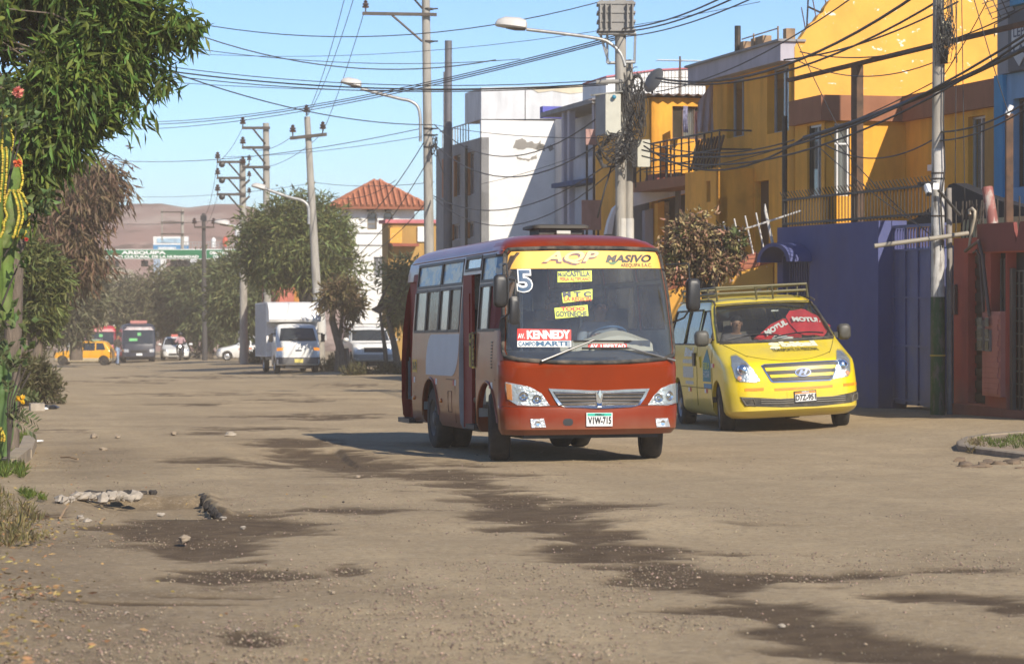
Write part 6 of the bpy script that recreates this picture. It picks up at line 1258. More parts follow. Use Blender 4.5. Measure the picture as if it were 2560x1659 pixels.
def redhouse():
 v=15.5;u0,u1=31.5,u_at(2384,v);g=-.1;zt,zf,zl=zz(557,34,v),zz(628,34,v),zz(596,u1,v)
 h=house('red_house','brick red single-storey house front with a ribbed dark door and barred gate',34,v);red=plaster('plaster_brick_red',(.40,.09,.06),low=((.26,.18,.13),0,.6,.6),dirt=[((.17,.05,.04),.5,.95,1.3,(1,1,.4)),((.48,.42,.36),.72,.75,3.0,(1,1,.6))])
 f=Face('s',v,u0,u1,g,zl);d1=f.rect(2420,2463,632,1008);d2=f.rect(2516,2640,630,1030);d2=(d2[0],f.W-.3,d2[2],d2[3]);d3=f.rect(2477,2514,632,778)
 mb=MB();f.wall(mb,.22,[(d1[0],d1[1],d1[2],d1[3]),(d2[0],d2[1],d2[2],zf-g-.02),(d3[0],d3[1],d3[2],zf-g-.02)]);mb.sbox(u1-.2,u1,v+.22,18.6,g,zl);mb.sbox(u0,u1-.2,v+.22,18.6,zl-.2,zl-.02);mb.build('wall',red,h,world=True)
 fx=f.loc(2452,600)[0];nx=f.loc(2543,600)[0];ztop=zt-g;mb=MB();f.poly(mb,[(fx,zf-g),(f.W,zf-g),(f.W,ztop),(nx+.22,ztop),(nx+.08,ztop-.32),(nx,ztop),(fx,ztop)],.06,.003);mb.build('fascia',plaster('fascia_dark_red',(.19,.05,.042),var=.05),h,world=True)
 dk=mat('door_dark_brown',(.045,.03,.024),.5,var=.25);mb=MB();f.slab(mb,d1[0],d1[1],d1[2],d1[3],-.2,-.14);dr=mb.build('door',dk,h,world=True);mb=MB();n=12
 for k in range(n):
  z0=d1[2]+(d1[3]-d1[2])*k/n;z1=z0+(d1[3]-d1[2])/n
  f.poly(mb,[(d1[0]+.06,z0+.03),(d1[1]-.04,z0+.03),(d1[1]-.04,z1-.04),(d1[0]+.06,z1-.04)],-.09,-.139)
 mb.build('door_slat',dk,dr,world=True)
 mb=MB();
 for dd in(d2,d3):f.slab(mb,dd[0],dd[1],dd[2],zf-g,-.21,-.16)
 mb.build('gate_sheet',mat('gate_black',(.022,.018,.016),.6,var=.3),h,world=True);mb=MB()
 for k in range(14):x=d2[0]+.05+(d2[1]-d2[0])*k/14;f.slab(mb,x,x+.022,d2[2],zf-g-.3,-.12,-.10)
 for k in range(12):z_=d2[2]+(zf-g-.3-d2[2])*k/11;f.slab(mb,d2[0],d2[1],z_,z_+.02,-.135,-.12)
 f.slab(mb,d2[0],d2[0]+.09,d2[2],zf-g-.25,-.11,-.05)
 for x in(.25,.5,.8):f.slab(mb,d3[0]+(d3[1]-d3[0])*x,d3[0]+(d3[1]-d3[0])*x+.025,d3[2],zf-g-.1,-.12,-.09)
 mb.build('gate_bars',mat('gate_bar',(.15,.13,.11),.5,.3),h,world=True)
 m0=f.rect(2468,2514,778,990);mb=MB();f.slab(mb,m0[0],m0[1],m0[2],m0[3],.003,.08);mp_=mb.build('meter_pillar',plaster('brick_pink',(.46,.19,.15)),h,world=True);mb=MB()
 for k in range(15):
  z_=m0[2]+.04+(m0[3]-m0[2]-.08)*k/15
  f.slab(mb,m0[0]+.04,m0[1]-.08+.03*((k*7)%3),z_,z_+.075,.081,.10)
 mb.build('brick',plaster('brick_pink',(.46,.19,.15)),mp_,world=True)
 for px0,px1,py0,py1 in((2464,2478,800,876),(2484,2495,826,878)):r=f.rect(px0,px1,py0,py1);mb=MB();f.slab(mb,*r,.101,.14);w_=mb.build('meter_box',mat('meter_grey',(.17,.165,.15),.5),h,world=True);mb=MB();[f.slab(mb,r[0]+.015,r[1]-.015,r[2]+.03+.17*k,r[2]+.16+.17*k,.141,.15)for k in range(3)];mb.build('meter_window',mat('meter_dark',(.03,.03,.03),.2),w_,world=True)
 r=f.rect(2376,2388,712,786);mb=MB();f.slab(mb,.02,.16,r[2],r[3],.003,.05);mb.build('hatch',mat('hatch_brown',(.09,.05,.045),.6),h,world=True)
 mb=MB();f.slab(mb,0,f.W,-.2,.22,.002,.05);mb.build('plinth',plaster('plinth_dusty',(.24,.10,.075)),h,world=True)
 mb=MB();mb.tube([f.pt(*f.loc(2492,790),.12),f.pt(*f.loc(2478,640),.14),f.pt(*f.loc(2470,602),.15),f.pt(*f.loc(2448,618),.15),f.pt(*f.loc(2436,628),.15)],.026,8);mb.tube([f.pt(*f.loc(2474,780),.10),f.pt(*f.loc(2466,640),.11),f.pt(*f.loc(2458,625),.11),f.pt(*f.loc(2450,632),.11)],.018,8);mb.build('conduit',mat('conduit_brown',(.10,.065,.05),.5),h,50,world=True)
 cw=house('cream_wall','low cream wall with iron spikes behind the red fascia',34,17,'wall');f2=Face('s',16.6,31,u_at(2405,16.6),zl-.5,zz(532,34,16.6));mb=MB();f2 .wall(mb,.2);mb.build('wall',plaster('plaster_cream',(.58,.47,.27)),cw,world=True);mb=MB()
 for k in range(16):x=.1+k*.27;p=f2 .pt(x,f2 .z1-f2 .z0-.2,.15);mb.tube([p,p+Vector((0,0,.5))],.013,5)
 mb.build('spike',IRON,cw,world=True)
 mb=MB();f3=Face('s',17.4,31,40.5,0,6);pts=[(2238,563),(2290,545),(2350,500),(2372,462),(2384,458),(2398,463),(2450,486),(2520,508),(2600,528),(2620,560),(2400,556)];pl=[f3 .loc(*p)for p in pts];f3 .poly(mb,pl[::-1],.0,-.25);o=mb.build('tarpaulin',mat('tarp_black',(.012,.013,.018),.8,var=.3,bump=.4,bscale=5),None);tag(o,'black tarpaulin stretched over the yard behind the red house','tarpaulin')
 a,b=f.pt(*f.loc(2443,605),-.3),f.pt(*f.loc(2430,468),-.25);mb=MB();mb.tube([a,b],.085,12);o=mb.build('pipe',mat('pipe_red_peeling',(.28,.10,.085),.7,var=.3,dirt=((.4,.36,.32),.5,.58,5,(2,2,.6))),None,50);tag(o,'thick peeling red pipe leaning on the red house roof','pipe')
 ctrl=[(2440,625),(2448,575),(2455,545),(2456,528),(2449,521),(2441,526),(2443,537)];mb=MB();mb.tube([f.pt(*f.loc(*p),.12)for p in ctrl],.022,8);o=mb.build('service_pipe',mat('pipe_cream',(.42,.36,.27),.6),None,60);tag(o,'cream goose-neck service pipe rising from the red house','pipe')
 mb=MB();z_=zl
 for k in range(7):p=f.pt(.08+.13*k,z_-g,-.1);mb.tube([p,p+Vector((.02*(k%3),0,.45+.12*(k%2)))],.012,5)
 for k in range(6):p=f.pt(.05+.14*k,z_-g+.1,-.1);mb.tube([p,p+EU*-.2+Vector((0,0,.4))],.009,4)
 o=mb.build('wire_spikes',IRON,None);tag(o,'tangle of iron spikes on the red wall beside the painted pole','spikes')
 uu=u_at(2523,16.0);p=GS(uu,16.0);q=thing('timber_post','tall brown timber post rising behind the red fascia','post',p);mb=MB();top=Vector((p.x,p.y,zz(285,uu,16)));mb.tube([p,top],.075,4);mb.build('shaft',M['rust'],q,world=True);mb=MB();mb.tube([top+Vector((-.05,-.08,-.02)),top+Vector((.02,-.08,.12))],.04,8);mb.build('insulator',M['white'],q,world=True)
redhouse()
def tower():
 u=116;v0,v1=v_at(866,u),v_at(1036,u);u1=u_at(850,v0);g0=-3
 h=house('tower_house','white tower house with a red tiled roof and twin arched windows',u,v0);ze=zz(515,u,v0+1.6)
 fc=Face('c',u,v0,v1,g0,ze);mb=MB();w1,w2=fc.rect(918,942,530,574),fc.rect(959,982,530,574);w3=fc.rect(934,962,642,690)
 fc.wall(mb,.2,[w1,w2,w3]);fs=Face('s',v0,u,u1,g0,ze);fs.wall(mb,.2);clos(mb,u,u1,v0,v1,g0,ze);mb.build('wall',WHITEP,h,world=True)
 for w_ in(w1,w2):win(h,fc,w_,mat('frame_ochre',(.2,.15,.08),.6),.1,1,3)
 for w_ in(w1,w2):
  cx,hw=(w_[0]+w_[1])/2,(w_[1]-w_[0])/2;out=[(cx+hw*1.01*math.cos(math.pi*k/10),w_[3]-hw*.9+hw*1.0*math.sin(math.pi*k/10))for k in range(11)]
  mb=MB();fc.poly(mb,[(w_[1]+.01,w_[3]+.03)]+[(w_[1]+.01,w_[3]-hw*.9)][:0]+[p for p in out]+[(w_[0]-.01,w_[3]+.03)],.0,-.09);mb.build('arch_infill',WHITEP,h,world=True)
  mb=MB();fc.poly(mb,[(cx+hw*1.35*math.cos(math.pi*k/12),w_[3]-hw*.9+hw*1.35*math.sin(math.pi*k/12))for k in range(13)]+[(cx+hw*1.05*math.cos(math.pi*k/12),w_[3]-hw*.9+hw*1.05*math.sin(math.pi*k/12))for k in range(12,-1,-1)],.05,.003);mb.build('arch_trim',WHITEP,h,world=True)
 win(h,fc,w3,ALU,.1,2,1)
 mb=MB();zi=w1[3]-.42;fc.slab(mb,w1[0]-.35,w1[0]-.02,zi,zi+.12,.003,.07);fc.slab(mb,w1[1]+.02,w2[0]-.02,zi,zi+.12,.003,.07);fc.slab(mb,w2[1]+.02,w2[1]+.3,zi,zi+.12,.003,.07)
 for py in(582,612):z_=zz(py,u,v0+1)-g0;fc.slab(mb,0,fc.W,z_,z_+.12,.003,.09)
 mb.build('trim',WHITEP,h,world=True)
 o_=.6;c=[S(u-o_,v0-o_,ze),S(u-o_,v1+o_,ze),S(u1+o_,v1+o_,ze),S(u1+o_,v0-o_,ze)];m=sum(c,Vector())/4;za=zz(450,u+1.5,v0+1.6);ap=Vector((m.x,m.y,za));mb=MB()
 c2=[q+Vector((0,0,-.16))for q in c];mb.add(c+c2+[ap],[(0,1,8),(1,2,8),(2,3,8),(3,0,8),(4,5,1,0),(5,6,2,1),(6,7,3,2),(7,4,0,3),(7,6,5,4)]);rf=mb.build('roof',mat('roof_tile_under',(.26,.09,.05),.9),h,world=True)
 mb=MB()
 for i in range(4):
  a,b=c[i],c[(i+1)%4];e=(b-a);L_=e.length;e.normalize();mid=(a+b)/2;up=(ap-mid);n=int(L_/.28)
  for k in range(n+1):
   t=(k+.5)/(n+1);s_=1-abs(2*t-1);p=a+e*(L_*t);q=p+up*max(.02,s_*.97);nn=e.cross(up).normalized();nn=nn if nn.z>0 else-nn;mb.tube([p+nn*.03-up*.02,q+nn*.03],.085,6)
 mb.build('roof_tile',mat('roof_tile',(.40,.145,.075),.85,var=.35,scale=6),rf,60,world=True)
 mb=MB()
 for px in(925,968):x=fc.loc(px,520)[0];fc.slab(mb,x-.12,x+.12,ze-g0-.28,ze-g0-.17,.0,.5)
 mb.build('eave_bracket',M['dark_metal'],h,world=True)
 u2=108;b=house('shop','low orange shop with a pink parapet in front of the tower house',u2,v_at(955,u2),'shop');v0=v_at(970,u2);v1=v_at(1110,u2);ue=u_at(955,v0);zt=zz(558,u2,v0+1);f=Face('c',u2,v0,v1,-3,zt);mb=MB();f.wall(mb,.2);fs=Face('s',v0,u2,ue,-3,zt);fs.wall(mb,.2);clos(mb,u2,ue,v0,v1,-3,zt);mb.build('wall',plaster('plaster_ochre',(.40,.24,.07)),b,world=True)
 mb=MB();mb.sbox(u2-.15,ue,v0-.15,v1,zt,zt+.16);mb.build('parapet',plaster('pink_edge',(.5,.16,.18)),b,world=True)
 r=f.rect(970,1000,570,608);mb=MB();f.slab(mb,*r,.003,.5);mb.build('balcony',plaster('plaster_yellow',(.72,.37,.045)),b,world=True);r=f.rect(972,1040,609,616);mb=MB();f.slab(mb,*r,.003,.7);mb.build('canopy',plaster('terracotta',(.30,.085,.055)),b,world=True)
 r=f.rect(1043,1062,566,604);mb=MB();f.slab(mb,*r,.003,.1);mb.build('shutter',WHITEP,b,world=True)
 u3=118;b=house('painted_house','salmon and orange house glimpsed under the big street tree',u3,v_at(712,u3));f=Face('c',u3,v_at(690,u3),v_at(770,u3),-3,zz(660,u3,16));x1=f.loc(735,700)[0];mb=MB();f.slab(mb,0,x1,0,f.z1-f.z0,0,-5);mb.build('wall',plaster('plaster_salmon',(.5,.16,.12)),b,world=True);mb=MB();f.slab(mb,x1+.003,f.W,0,f.z1-f.z0-.3,.02,-5);mb.build('wall',plaster('plaster_orange2',(.5,.22,.05)),b,world=True)
tower()
def far_blocks():
 Y=230
 b=thing('billboard','big white and blue billboard on columns beyond the green road sign','billboard',G(P(425,700,Y).x,Y))
 def pbox(mb,px0,px1,py0,py1,Y,d):a,c=P(px0,py1,Y),P(px1,py0,Y);mb.box(((a.x+c.x)/2,Y+d/2,(a.z+c.z)/2),(c.x-a.x,d,c.z-a.z))
 mb=MB();pbox(mb,383,470,591,612,Y,.6);mb.build('panel',M['white'],b,world=True);mb=MB();pbox(mb,383,470,612.2,640,Y,.6);mb.build('panel',mat('panel_blue',(.06,.26,.5),.6),b,world=True)
 mb=MB();pbox(mb,392,460,596,607,Y-.05,.04);mb.build('poster_stripe',mat('stripe_pale_blue',(.35,.5,.62),.6,var=.5,scale=1.2),b,world=True);mb=MB();pbox(mb,395,440,617,624,Y-.05,.04);mb.build('poster_stripe',mat('stripe_white',(.6,.66,.7),.6,var=.3),b,world=True)
 mb=MB();pbox(mb,384,400,640.2,712,Y,.5);mb.build('column',mat('column_blue_white',(.35,.45,.58),.6),b,world=True);mb=MB();pbox(mb,401,414,640.2,740,Y-.1,.5);mb.build('column',M['white'],b,world=True)
 Y=205;b=thing('far_building','low white building with roof railings behind the treetops','building',G(P(530,700,Y).x,Y));mb=MB();pbox(mb,560,640,652,760,Y,8);mb.build('wall',WHITEP,b,world=True);mb=MB();pbox(mb,556,645,647,652.5,Y-.4,8.8);mb.build('roof',mat('roof_blue_grey',(.2,.24,.36),.7),b,world=True)
 Y=222;b=thing('far_building','white terrace building with a long grey railing and water tanks on its roof','building',G(P(530,690,Y).x,Y));mb=MB();pbox(mb,455,640,622,760,Y,10);mb.build('wall',plaster('plaster_pale_grey',(.60,.61,.63)),b,world=True);mb=MB()
 for k in range(24):pbox(mb,456+8*k,457.6+8*k,604,622,Y,.08)
 for py in(604,612):pbox(mb,455,641,py,py+1.8,Y+.1,.08)
 mb.build('railing',M['galv'],b,world=True)
 for px,w_,py0,py1,c_ in((534,12,592,618,M['white']),(595,16,560,590,M['white']),(627,16,576,610,mat('tank_tan',(.45,.38,.28),.6))):
  p=P(px,py1,Y+3);mb=MB();mb.lathe([(.001,0),(w_/2/F*Y,0),(w_/2/F*Y,(py1-py0)*.8/F*Y),(.001,(py1-py0)/F*Y)],p,(0,0,1),14);mb.build('water_tank',c_,b,40,world=True)
 mb=MB();p=P(563,604,Y-.5);mb.ball(p,(.25,.2,.5),8,6);o=mb.build('flag',mat('flag_red',(.6,.1,.06),.7),None);tag(o,'small red banner on the railing of the white terrace building','banner')
 Y=270;b=thing('far_building','pale beige block closing the view at the end of the street','building',G(P(265,740,Y).x,Y));mb=MB();pbox(mb,232,302,672,760,Y,9);mb.build('wall',plaster('plaster_far_beige',(.55,.48,.38)),b,world=True);mb=MB();pbox(mb,246,300,745,800,Y-8,6);mb.build('annex',plaster('plaster_ochre',(.40,.24,.07)),b,world=True)
far_blocks()
def gantry():
 Y=156;h=thing('road_sign','wide green overhead sign with white lettering spanning the far crossing','road sign',G(P(590,800,Y).x,Y));gm=mat('sign_green',(.02,.17,.075),.5,var=.1);wm=M['white']
 def pl(px0,px1,py0,py1,Y_,d,m_,nm,par):mb=MB();a,c=P(px0,py1,Y_),P(px1,py0,Y_);mb.box(((a.x+c.x)/2,Y_+d/2,(a.z+c.z)/2),(c.x-a.x,d,c.z-a.z));return mb.build(nm,m_,par,world=True)
 for px0,px1,txt in((172,511,(('AREQUIPA',303,415,627,637),('PATRIMONIO CULTURAL DE LA HUMANIDAD',228,497,638,645))),(514.5,600,(('OBRAS HECHAS',524,590,628,636),('CON AMOR',532,580,638,645)))):
  b=pl(px0,px1,623,647.5,Y,.15,wm,'sign_border',h);g=pl(px0+1.5,px1-1.5,624.5,646,Y-.02,.05,gm,'sign_panel',b);mb=MB()
  for t,x0,x1,y0,y1 in txt:letter(mb,t,x0,x1,0,1,lambda a,b_,d:P(a,y1+(y0-y1)*b_,Y-.045),.0,.05)
  mb.build('lettering',wm,b,world=True)
 for px in(600.5,172):p=P(px,640,Y+.2);mb=MB();mb.tube([G(p.x,p.y),P(px,618,Y+.2)],.13,8);mb.build('post',M['galv'],h,50,world=True)
 mb=MB();[mb.tube([P(172,py,Y+.2),P(600,py,Y+.2)],.06,6)for py in(626,645)];mb.build('truss',M['galv'],h,world=True)
 for i,(px0,px1,lab)in enumerate(((247,295,'long dark traffic light hanging under the word AREQUIPA at the far end'),(352,368,'small dark traffic light box hanging under the middle of the green sign'),(425,473,'long dark traffic light hanging just before the narrow sign panel'))):
  t=thing('traffic_light',lab,'traffic light',P((px0+px1)/2,666,Y+.4),None,'traffic lights under the green sign');mb=MB();a,c=P(px0,666,Y),P(px1,651,Y);mb.box(((a.x+c.x)/2,Y+.3,(a.z+c.z)/2),(c.x-a.x,.3,c.z-a.z));mb.build('housing',mat('lamp_housing',(.035,.036,.035),.6),t,world=True)
  n=max(1,int((px1-px0)/16))
  for k in range(n):mb=MB();mb.lathe([(.001,0),(.15,.0),(.17,-.12),(.16,-.12),(.13,0)],P(px0+(px1-px0)*(k+.5)/n,658.5,Y+.14),(0,1,0),12);mb.build('lens',mat('lamp_off',(.05,.04,.035),.3),t,world=True)
  mb=MB();mb.tube([P((px0+px1)/2,651,Y+.3),P((px0+px1)/2,645,Y+.3)],.04,5);mb.build('hanger',M['dark_metal'],t,world=True)
gantry()
def pole_thing(label,base,top,r0,r1,name='utility_pole',group='utility poles along the street',m=None,n=16):
 h=thing(name,label,'utility pole',base,None,group);base,top=Vector(base),Vector(top);mb=MB();k=12
 mb.tube([base.lerp(top,i/k)for i in range(k+1)],[r0+(r1-r0)*i/k for i in range(k+1)],n);mb.build('shaft',m or M['concrete'],h,50,world=True);return h
def insul(h,p,s=1.0):
 mb=MB();mb.lathe([(.02*s,0),(.02*s,.10*s),(.09*s,.11*s),(.10*s,.15*s),(.05*s,.17*s),(.085*s,.19*s),(.085*s,.23*s),(.04*s,.25*s),(.06*s,.29*s),(.001,.33*s)],p,(0,0,1),12);mb.build('insulator',mat('insulator_brown',(.05,.022,.016),.3,coat=.5),h,50,world=True)
def arm(h,a,b,t=.06,brace=None,m=None):
 a,b=Vector(a),Vector(b);mb=MB();mb.tube([a,b],t,4);mb.build('crossarm',m or mat('crossarm_iron',(.085,.07,.06),.75,.2,var=.3),h,world=True)
 if brace:mb=MB();mb.tube([Vector(brace[0]),Vector(brace[1])],t*.55,5);mb.build('brace',M['dark_metal'],h,world=True)
def lamp(label,pts,head_a,head_b,Y,w_=.16):
 h=thing('street_lamp',label,'street lamp',P(*pts[0],Y),None,'street lamps on the poles');mb=MB()
 q=[P(x,y,Y)for x,y in pts];sm=[]
 for i in range(len(q)-1):
  p0,p1,p2,p3=q[max(i-1,0)],q[i],q[i+1],q[min(i+2,len(q)-1)]
  for k in range(5):t=k/5;sm.append(.5*((2*p1)+(p2-p0)*t+(2*p0-5*p1+4*p2-p3)*t*t+(3*p1-p0-3*p2+p3)*t**3))
 sm.append(q[-1]);mb.tube(sm,.03*Y/55+.008,8);mb.build('arm',M['galv'],h,50,world=True)
 a,b=P(*head_a,Y),P(*head_b,Y);d=b-a;up=Vector((0,0,1));L=d.length;e=d.normalized();sx=e.cross(up).normalized();uz=sx.cross(e);uz=uz if uz.z>0 else-uz
 def ring(t,w2,h0,h1):c=a+d*t;return[c+sx*w2*math.cos(x)+uz*(h1 if math.sin(x)>0 else h0)*abs(math.sin(x))for x in[2*math.pi*k/12 for k in range(12)]]
 mb=MB();mb.loft([ring(0,w_*.35,-.03,.04),ring(.06,w_*.7,-.05,L*.17),ring(.3,w_,-.06,L*.28),ring(.75,w_,-.06,L*.30),ring(.95,w_*.8,-.05,L*.24),ring(1.0,w_*.5,-.03,L*.12)]);mb.build('lamp_head',mat('lamp_pale_grey',(.52,.50,.47),.5,var=.1),h,40,world=True)
 mb=MB();mb.loft([ring(.35,w_*.75,-L*.10,-.05),ring(.65,w_*.85,-L*.13,-.05),ring(.96,w_*.75,-L*.10,-.05)]);mb.build('lens',mat('lamp_lens',(.10,.09,.08),.25),h,40,world=True)
b=Vector((6.52,38.0,gz(6.52,38)-.05));tp=P(2346,-120,38.0);N1=pole_thing('nearest concrete pole with green painted foot beside the blue gate',b,(tp.x+.0,38.0,tp.z),.112,.082)
def rad1(z):return .112+(.082-.112)*(z-b.z)/(tp.z-b.z)
zg=EYE+(HY-742)/F*38;mb=MB();k=6;mb.tube([b.lerp(tp,t)*1 if 0 else Vector((b.x+(tp.x-b.x)*t,38,b.z+.02+(zg-b.z-.02)*i/k))for i,t in((i,(zg-b.z)*i/k/(tp.z-b.z))for i in range(k+1))],[rad1(b.z+(zg-b.z)*i/k)+.003 for i in range(k+1)],16)
mb.build('painted_foot',mat('paint_green_worn',(.028,.075,.028),.7,var=.3,scale=4,dirt=[((.11,.10,.085),.5,.62,3.5,(3,3,.8)),((.35,.36,.32),.70,.72,9,(2,2,1))]),N1,50,world=True)
zm=EYE+(HY-520)/F*38;mb=MB();t0,t1=[(z-b.z)/(tp.z-b.z)for z in(zg,zm)];mb.tube([Vector((b.x+(tp.x-b.x)*(t0+(t1-t0)*i/k),38,zg+.003+(zm+.9-zg)*i/k))for i in range(k+1)],[rad1(zg+(zm+.9-zg)*i/k)+.002 for i in range(k+1)],16);mb.build('whitewash',mat('whitewash_worn',(.46,.45,.43),.85,var=.2,scale=5,bump=.3,dirt=[((.12,.11,.10),.50,.62,2.6,(4,4,.8))]),N1,50,world=True)
for py in(433,447,540,888):p=Vector((b.x+(tp.x-b.x)*((EYE+(HY-py)/F*38-b.z)/(tp.z-b.z)),38,EYE+(HY-py)/F*38));mb=MB();mb.lathe([(rad1(p.z)+.004,-.012),(rad1(p.z)+.012,-.01),(rad1(p.z)+.012,.01),(rad1(p.z)+.004,.012)],p,(0,0,1),16);mb.build('band',M['dark_metal']if py<800 else mat('rope_yellow',(.4,.3,.06),.8),N1,world=True)
pb=P(2375,300,37.85);mb=MB();mb.tube([P(2374,1035,38.1),P(2374,640,38.1),P(2372,470,38.1)],.045,8);mb.build('conduit',mat('conduit_grey',(.22,.20,.18),.7,var=.3),N1,50,world=True)
def box_thing(name,label,cat,px0,px1,py0,py1,Y,d,m,taper=0,lid=None):
 h=thing(name,label,cat,P((px0+px1)/2,py1,Y));a,c=P(px0,py1,Y),P(px1,py0,Y);mb=MB();x0,x1,z0,z1=a.x,c.x,a.z,c.z
 pr=rrect(x0,x1,z0,z1,min(.02,(x1-x0)*.1),2);mb.prism(pr,(0,Y,0),(1,0,0),(0,0,1),(0,1,0),0,d);mb.build('case',m,h,world=True);return h,(x0,x1,z0,z1)
jb,r=box_thing('junction_box','cream cable junction box wrapped in wires high on the nearest pole','junction box',2345,2380,52,98,37.80,.12,mat('box_cream',(.46,.44,.33),.6,var=.12,scale=8));mb=MB();mb.box(((r[0]+r[1])/2,37.86,r[2]-.02),((r[1]-r[0])*1.1,.16,.05));mb.build('lid',M['dark_metal'],jb,world=True)
def coil(name,label,cx,cy,rx,ry,Y,n,m=None,r=.008,seed=0,group=None,cat='cable'):
 rn=random.Random(seed);mb=MB()
 for k in range(n):
  a0,ax,ay=rn.uniform(0,6.28),rx*rn.uniform(.5,1.1),ry*rn.uniform(.5,1.1);ox,oy=rn.uniform(-.3,.3)*rx,rn.uniform(-.3,.3)*ry;sp=rn.uniform(3.5,6.5);f1=rn.uniform(.6,1.6)
  mb.tube([P(cx+ox+ax*math.cos(a0+sp*t),cy+oy+ay*math.sin(f1*(a0+sp*t)),Y-.12-.1*rn.random())for t in np.linspace(0,1,22)],r,5)
 o=mb.build(name,m or M['cable'],None,180);tag(o,label,cat,group)
coil('cable_bundle','bundle of black wires bulging round the cream junction box',2362,78,24,70,37.9,16,r=.006,seed=3)
mb=MB()
for k in range(9):mb.tube([P(2345+4*k,-30,37.85),P(2347+3.6*k+(6 if k>4 else-3),30,37.85),P(2343+5*k,75,37.78),P(2350+2.5*k,125,37.85),P(2352+2*k,160,37.87)],.008,5)
o=mb.build('cable_bundle',M['cable'],None,180);tag(o,'black wires fanning down the top of the nearest pole','cable')
mb=MB();mb.tube([P(2360,160,37.87),P(2358,300,37.87),P(2362,420,37.86),P(2352,500,37.86),P(2357,620,37.86)],.013,6);o=mb.build('cable',M['cable'],None,180);tag(o,'single black cable running down the face of the nearest pole','cable')
mb=MB();mb.tube([P(2186,615,37.7),P(2345,594,37.75),P(2420,583,37.9)],.036,12);o=mb.build('pipe',mat('pipe_dull_beige',(.27,.24,.19),.6,var=.15,dirt=((.2,.17,.13),.5,.8,4,(1,1,1))),None,50);tag(o,'long beige pipe tied across the nearest pole in front of the gate bars','pipe')
c=thing('security_camera','white bullet camera under a dark bracket reaching from the nearest pole','security camera',P(2322,480,37.7));mb=MB();mb.tube([P(2318,465,37.7),P(2322,484,37.6)],[.06,.045],10);mb.build('case',M['white'],c,50,world=True);mb=MB();mb.tube([P(2322,484,37.6),P(2323,487,37.59)],.042,10);mb.build('lens',M['black'],c,world=True);mb=MB();mb.tube([P(2296,460,37.7),P(2340,458,37.85)],.03,6);mb.tube([P(2312,460,37.7),P(2314,478,37.7)],.03,6);mb.build('bracket',M['black'],c,world=True)
c,r=box_thing('floodlight','small white box fixed on the nearest pole beside the camera','floodlight',2333,2347,457,474,37.75,.06,M['white'])
mb=MB();mb.tube([P(2346,475,37.8),P(2400,538,37.9)],.025,6);mb.build('stay',M['dark_metal'],c,world=True)
Y2=55.0;bx=(1565-CX)/F*Y2;g2=gz(bx,Y2)
N2=pole_thing('thick concrete pole carrying the transformer above the bus roof',(P(1553,600,Y2).x,Y2,g2),P(1551,-60,Y2),.115,.125,m=M['concrete'])
mb=MB();a,c=P(1557,330,Y2),P(1551,-60,Y2);mb.tube([P(1562,260,Y2),c],.118,16)
N2b=pole_thing('slimmer concrete pole standing against the transformer pole',(P(1574,600,Y2).x,Y2+.25,g2),P(1573,150,Y2+.25),.095,.085)
for px,py in((1553,560),(1574,560)):mb=MB();p=P(px,700,Y2-.0);q=P(px,546,Y2);mb.tube([p,q],.12 if px<1560 else .098,14);mb.build('whitewash',mat('whitewash_worn2',(.5,.49,.46),.85,var=.15),N2 if px<1560 else N2b,50,world=True)
mb=MB();mb.tube([P(1563,560,Y2),P(1563,200,Y2-.1)],.03,6);mb.build('conduit',M['galv'],N2,world=True)
T=thing('transformer','grey finned transformer strapped to the thick pole at the top of the frame','transformer',P(1540,160,Y2-.3));gm=mat('transformer_grey',(.26,.25,.235),.6,var=.12,scale=5,dirt=((.12,.10,.085),.5,.8,3,(1,1,.6)))
a,c=P(1494,82,Y2),P(1586,4,Y2);mb=MB();mb.box(((a.x+c.x)/2,Y2+.05,(a.z+c.z)/2),((c.x-a.x)*.94,.55,c.z-a.z));mb.build('tank',gm,T,world=True);mb=MB()
for k in range(4):z=c.z-.06-(c.z-a.z-.1)*k/3;mb.box(((a.x+c.x)/2,Y2+.05,z),(c.x-a.x+.03,.6,.05))
mb.build('rib',gm,T,world=True);
for k in range(7):
 x=a.x+.05+(c.x-a.x-.1)*k/6
 if abs(x-P(1551,0,Y2).x)>.13:mb=MB();mb.box((x,Y2-.28,(a.z+c.z)/2),(.02,.12,(c.z-a.z)*.8));mb.build('cooling_fin',gm,T,world=True)
mb=MB();[mb.tube([P(x0,84,Y2),P(x1,158,Y2)],.03,5)for x0,x1 in((1500,1522),(1588,1586),(1518,1518))];mb.tube([P(1518,158,Y2),P(1588,156,Y2)],.035,5);mb.tube([P(1496,84,Y2-.15),P(1590,84,Y2-.15)],.045,5);mb.build('bracket',M['galv'],T,world=True)
p=P(1551,14,Y2);mb=MB();mb.lathe([(.13,-.04),(.145,-.035),(.145,.035),(.13,.04)],p,(0,0,1),18);mb.build('strap',M['rust'],T,40,world=True)
for x in(1505,1525,1578):insul(T,P(x,6,Y2-.1),.7)
B1,r=box_thing('meter_cabinet','big cream steel cabinet with a blue knob on the transformer pole','cabinet',1514,1552,235,337,Y2-.45,.42,mat('cabinet_cream',(.52,.51,.43),.6,var=.1,scale=4,dirt=((.36,.33,.26),.52,.9,3,(1,1,.5))))
x0,x1,z0,z1=r;mb=MB();mb.add([(x0-.003,Y2-.44,z0),(x0-.003,Y2-.44,z1),(x0-.21,Y2-.05,z1),(x0-.21,Y2-.05,z0),(x0,Y2-.02,z1),(x0,Y2-.02,z0)],[(0,1,2,3),(2,4,5,3),(1,4,2),(0,3,5)]);mb.build('side_panel',mat('cabinet_grey',(.26,.26,.26),.6,var=.15),B1,world=True)
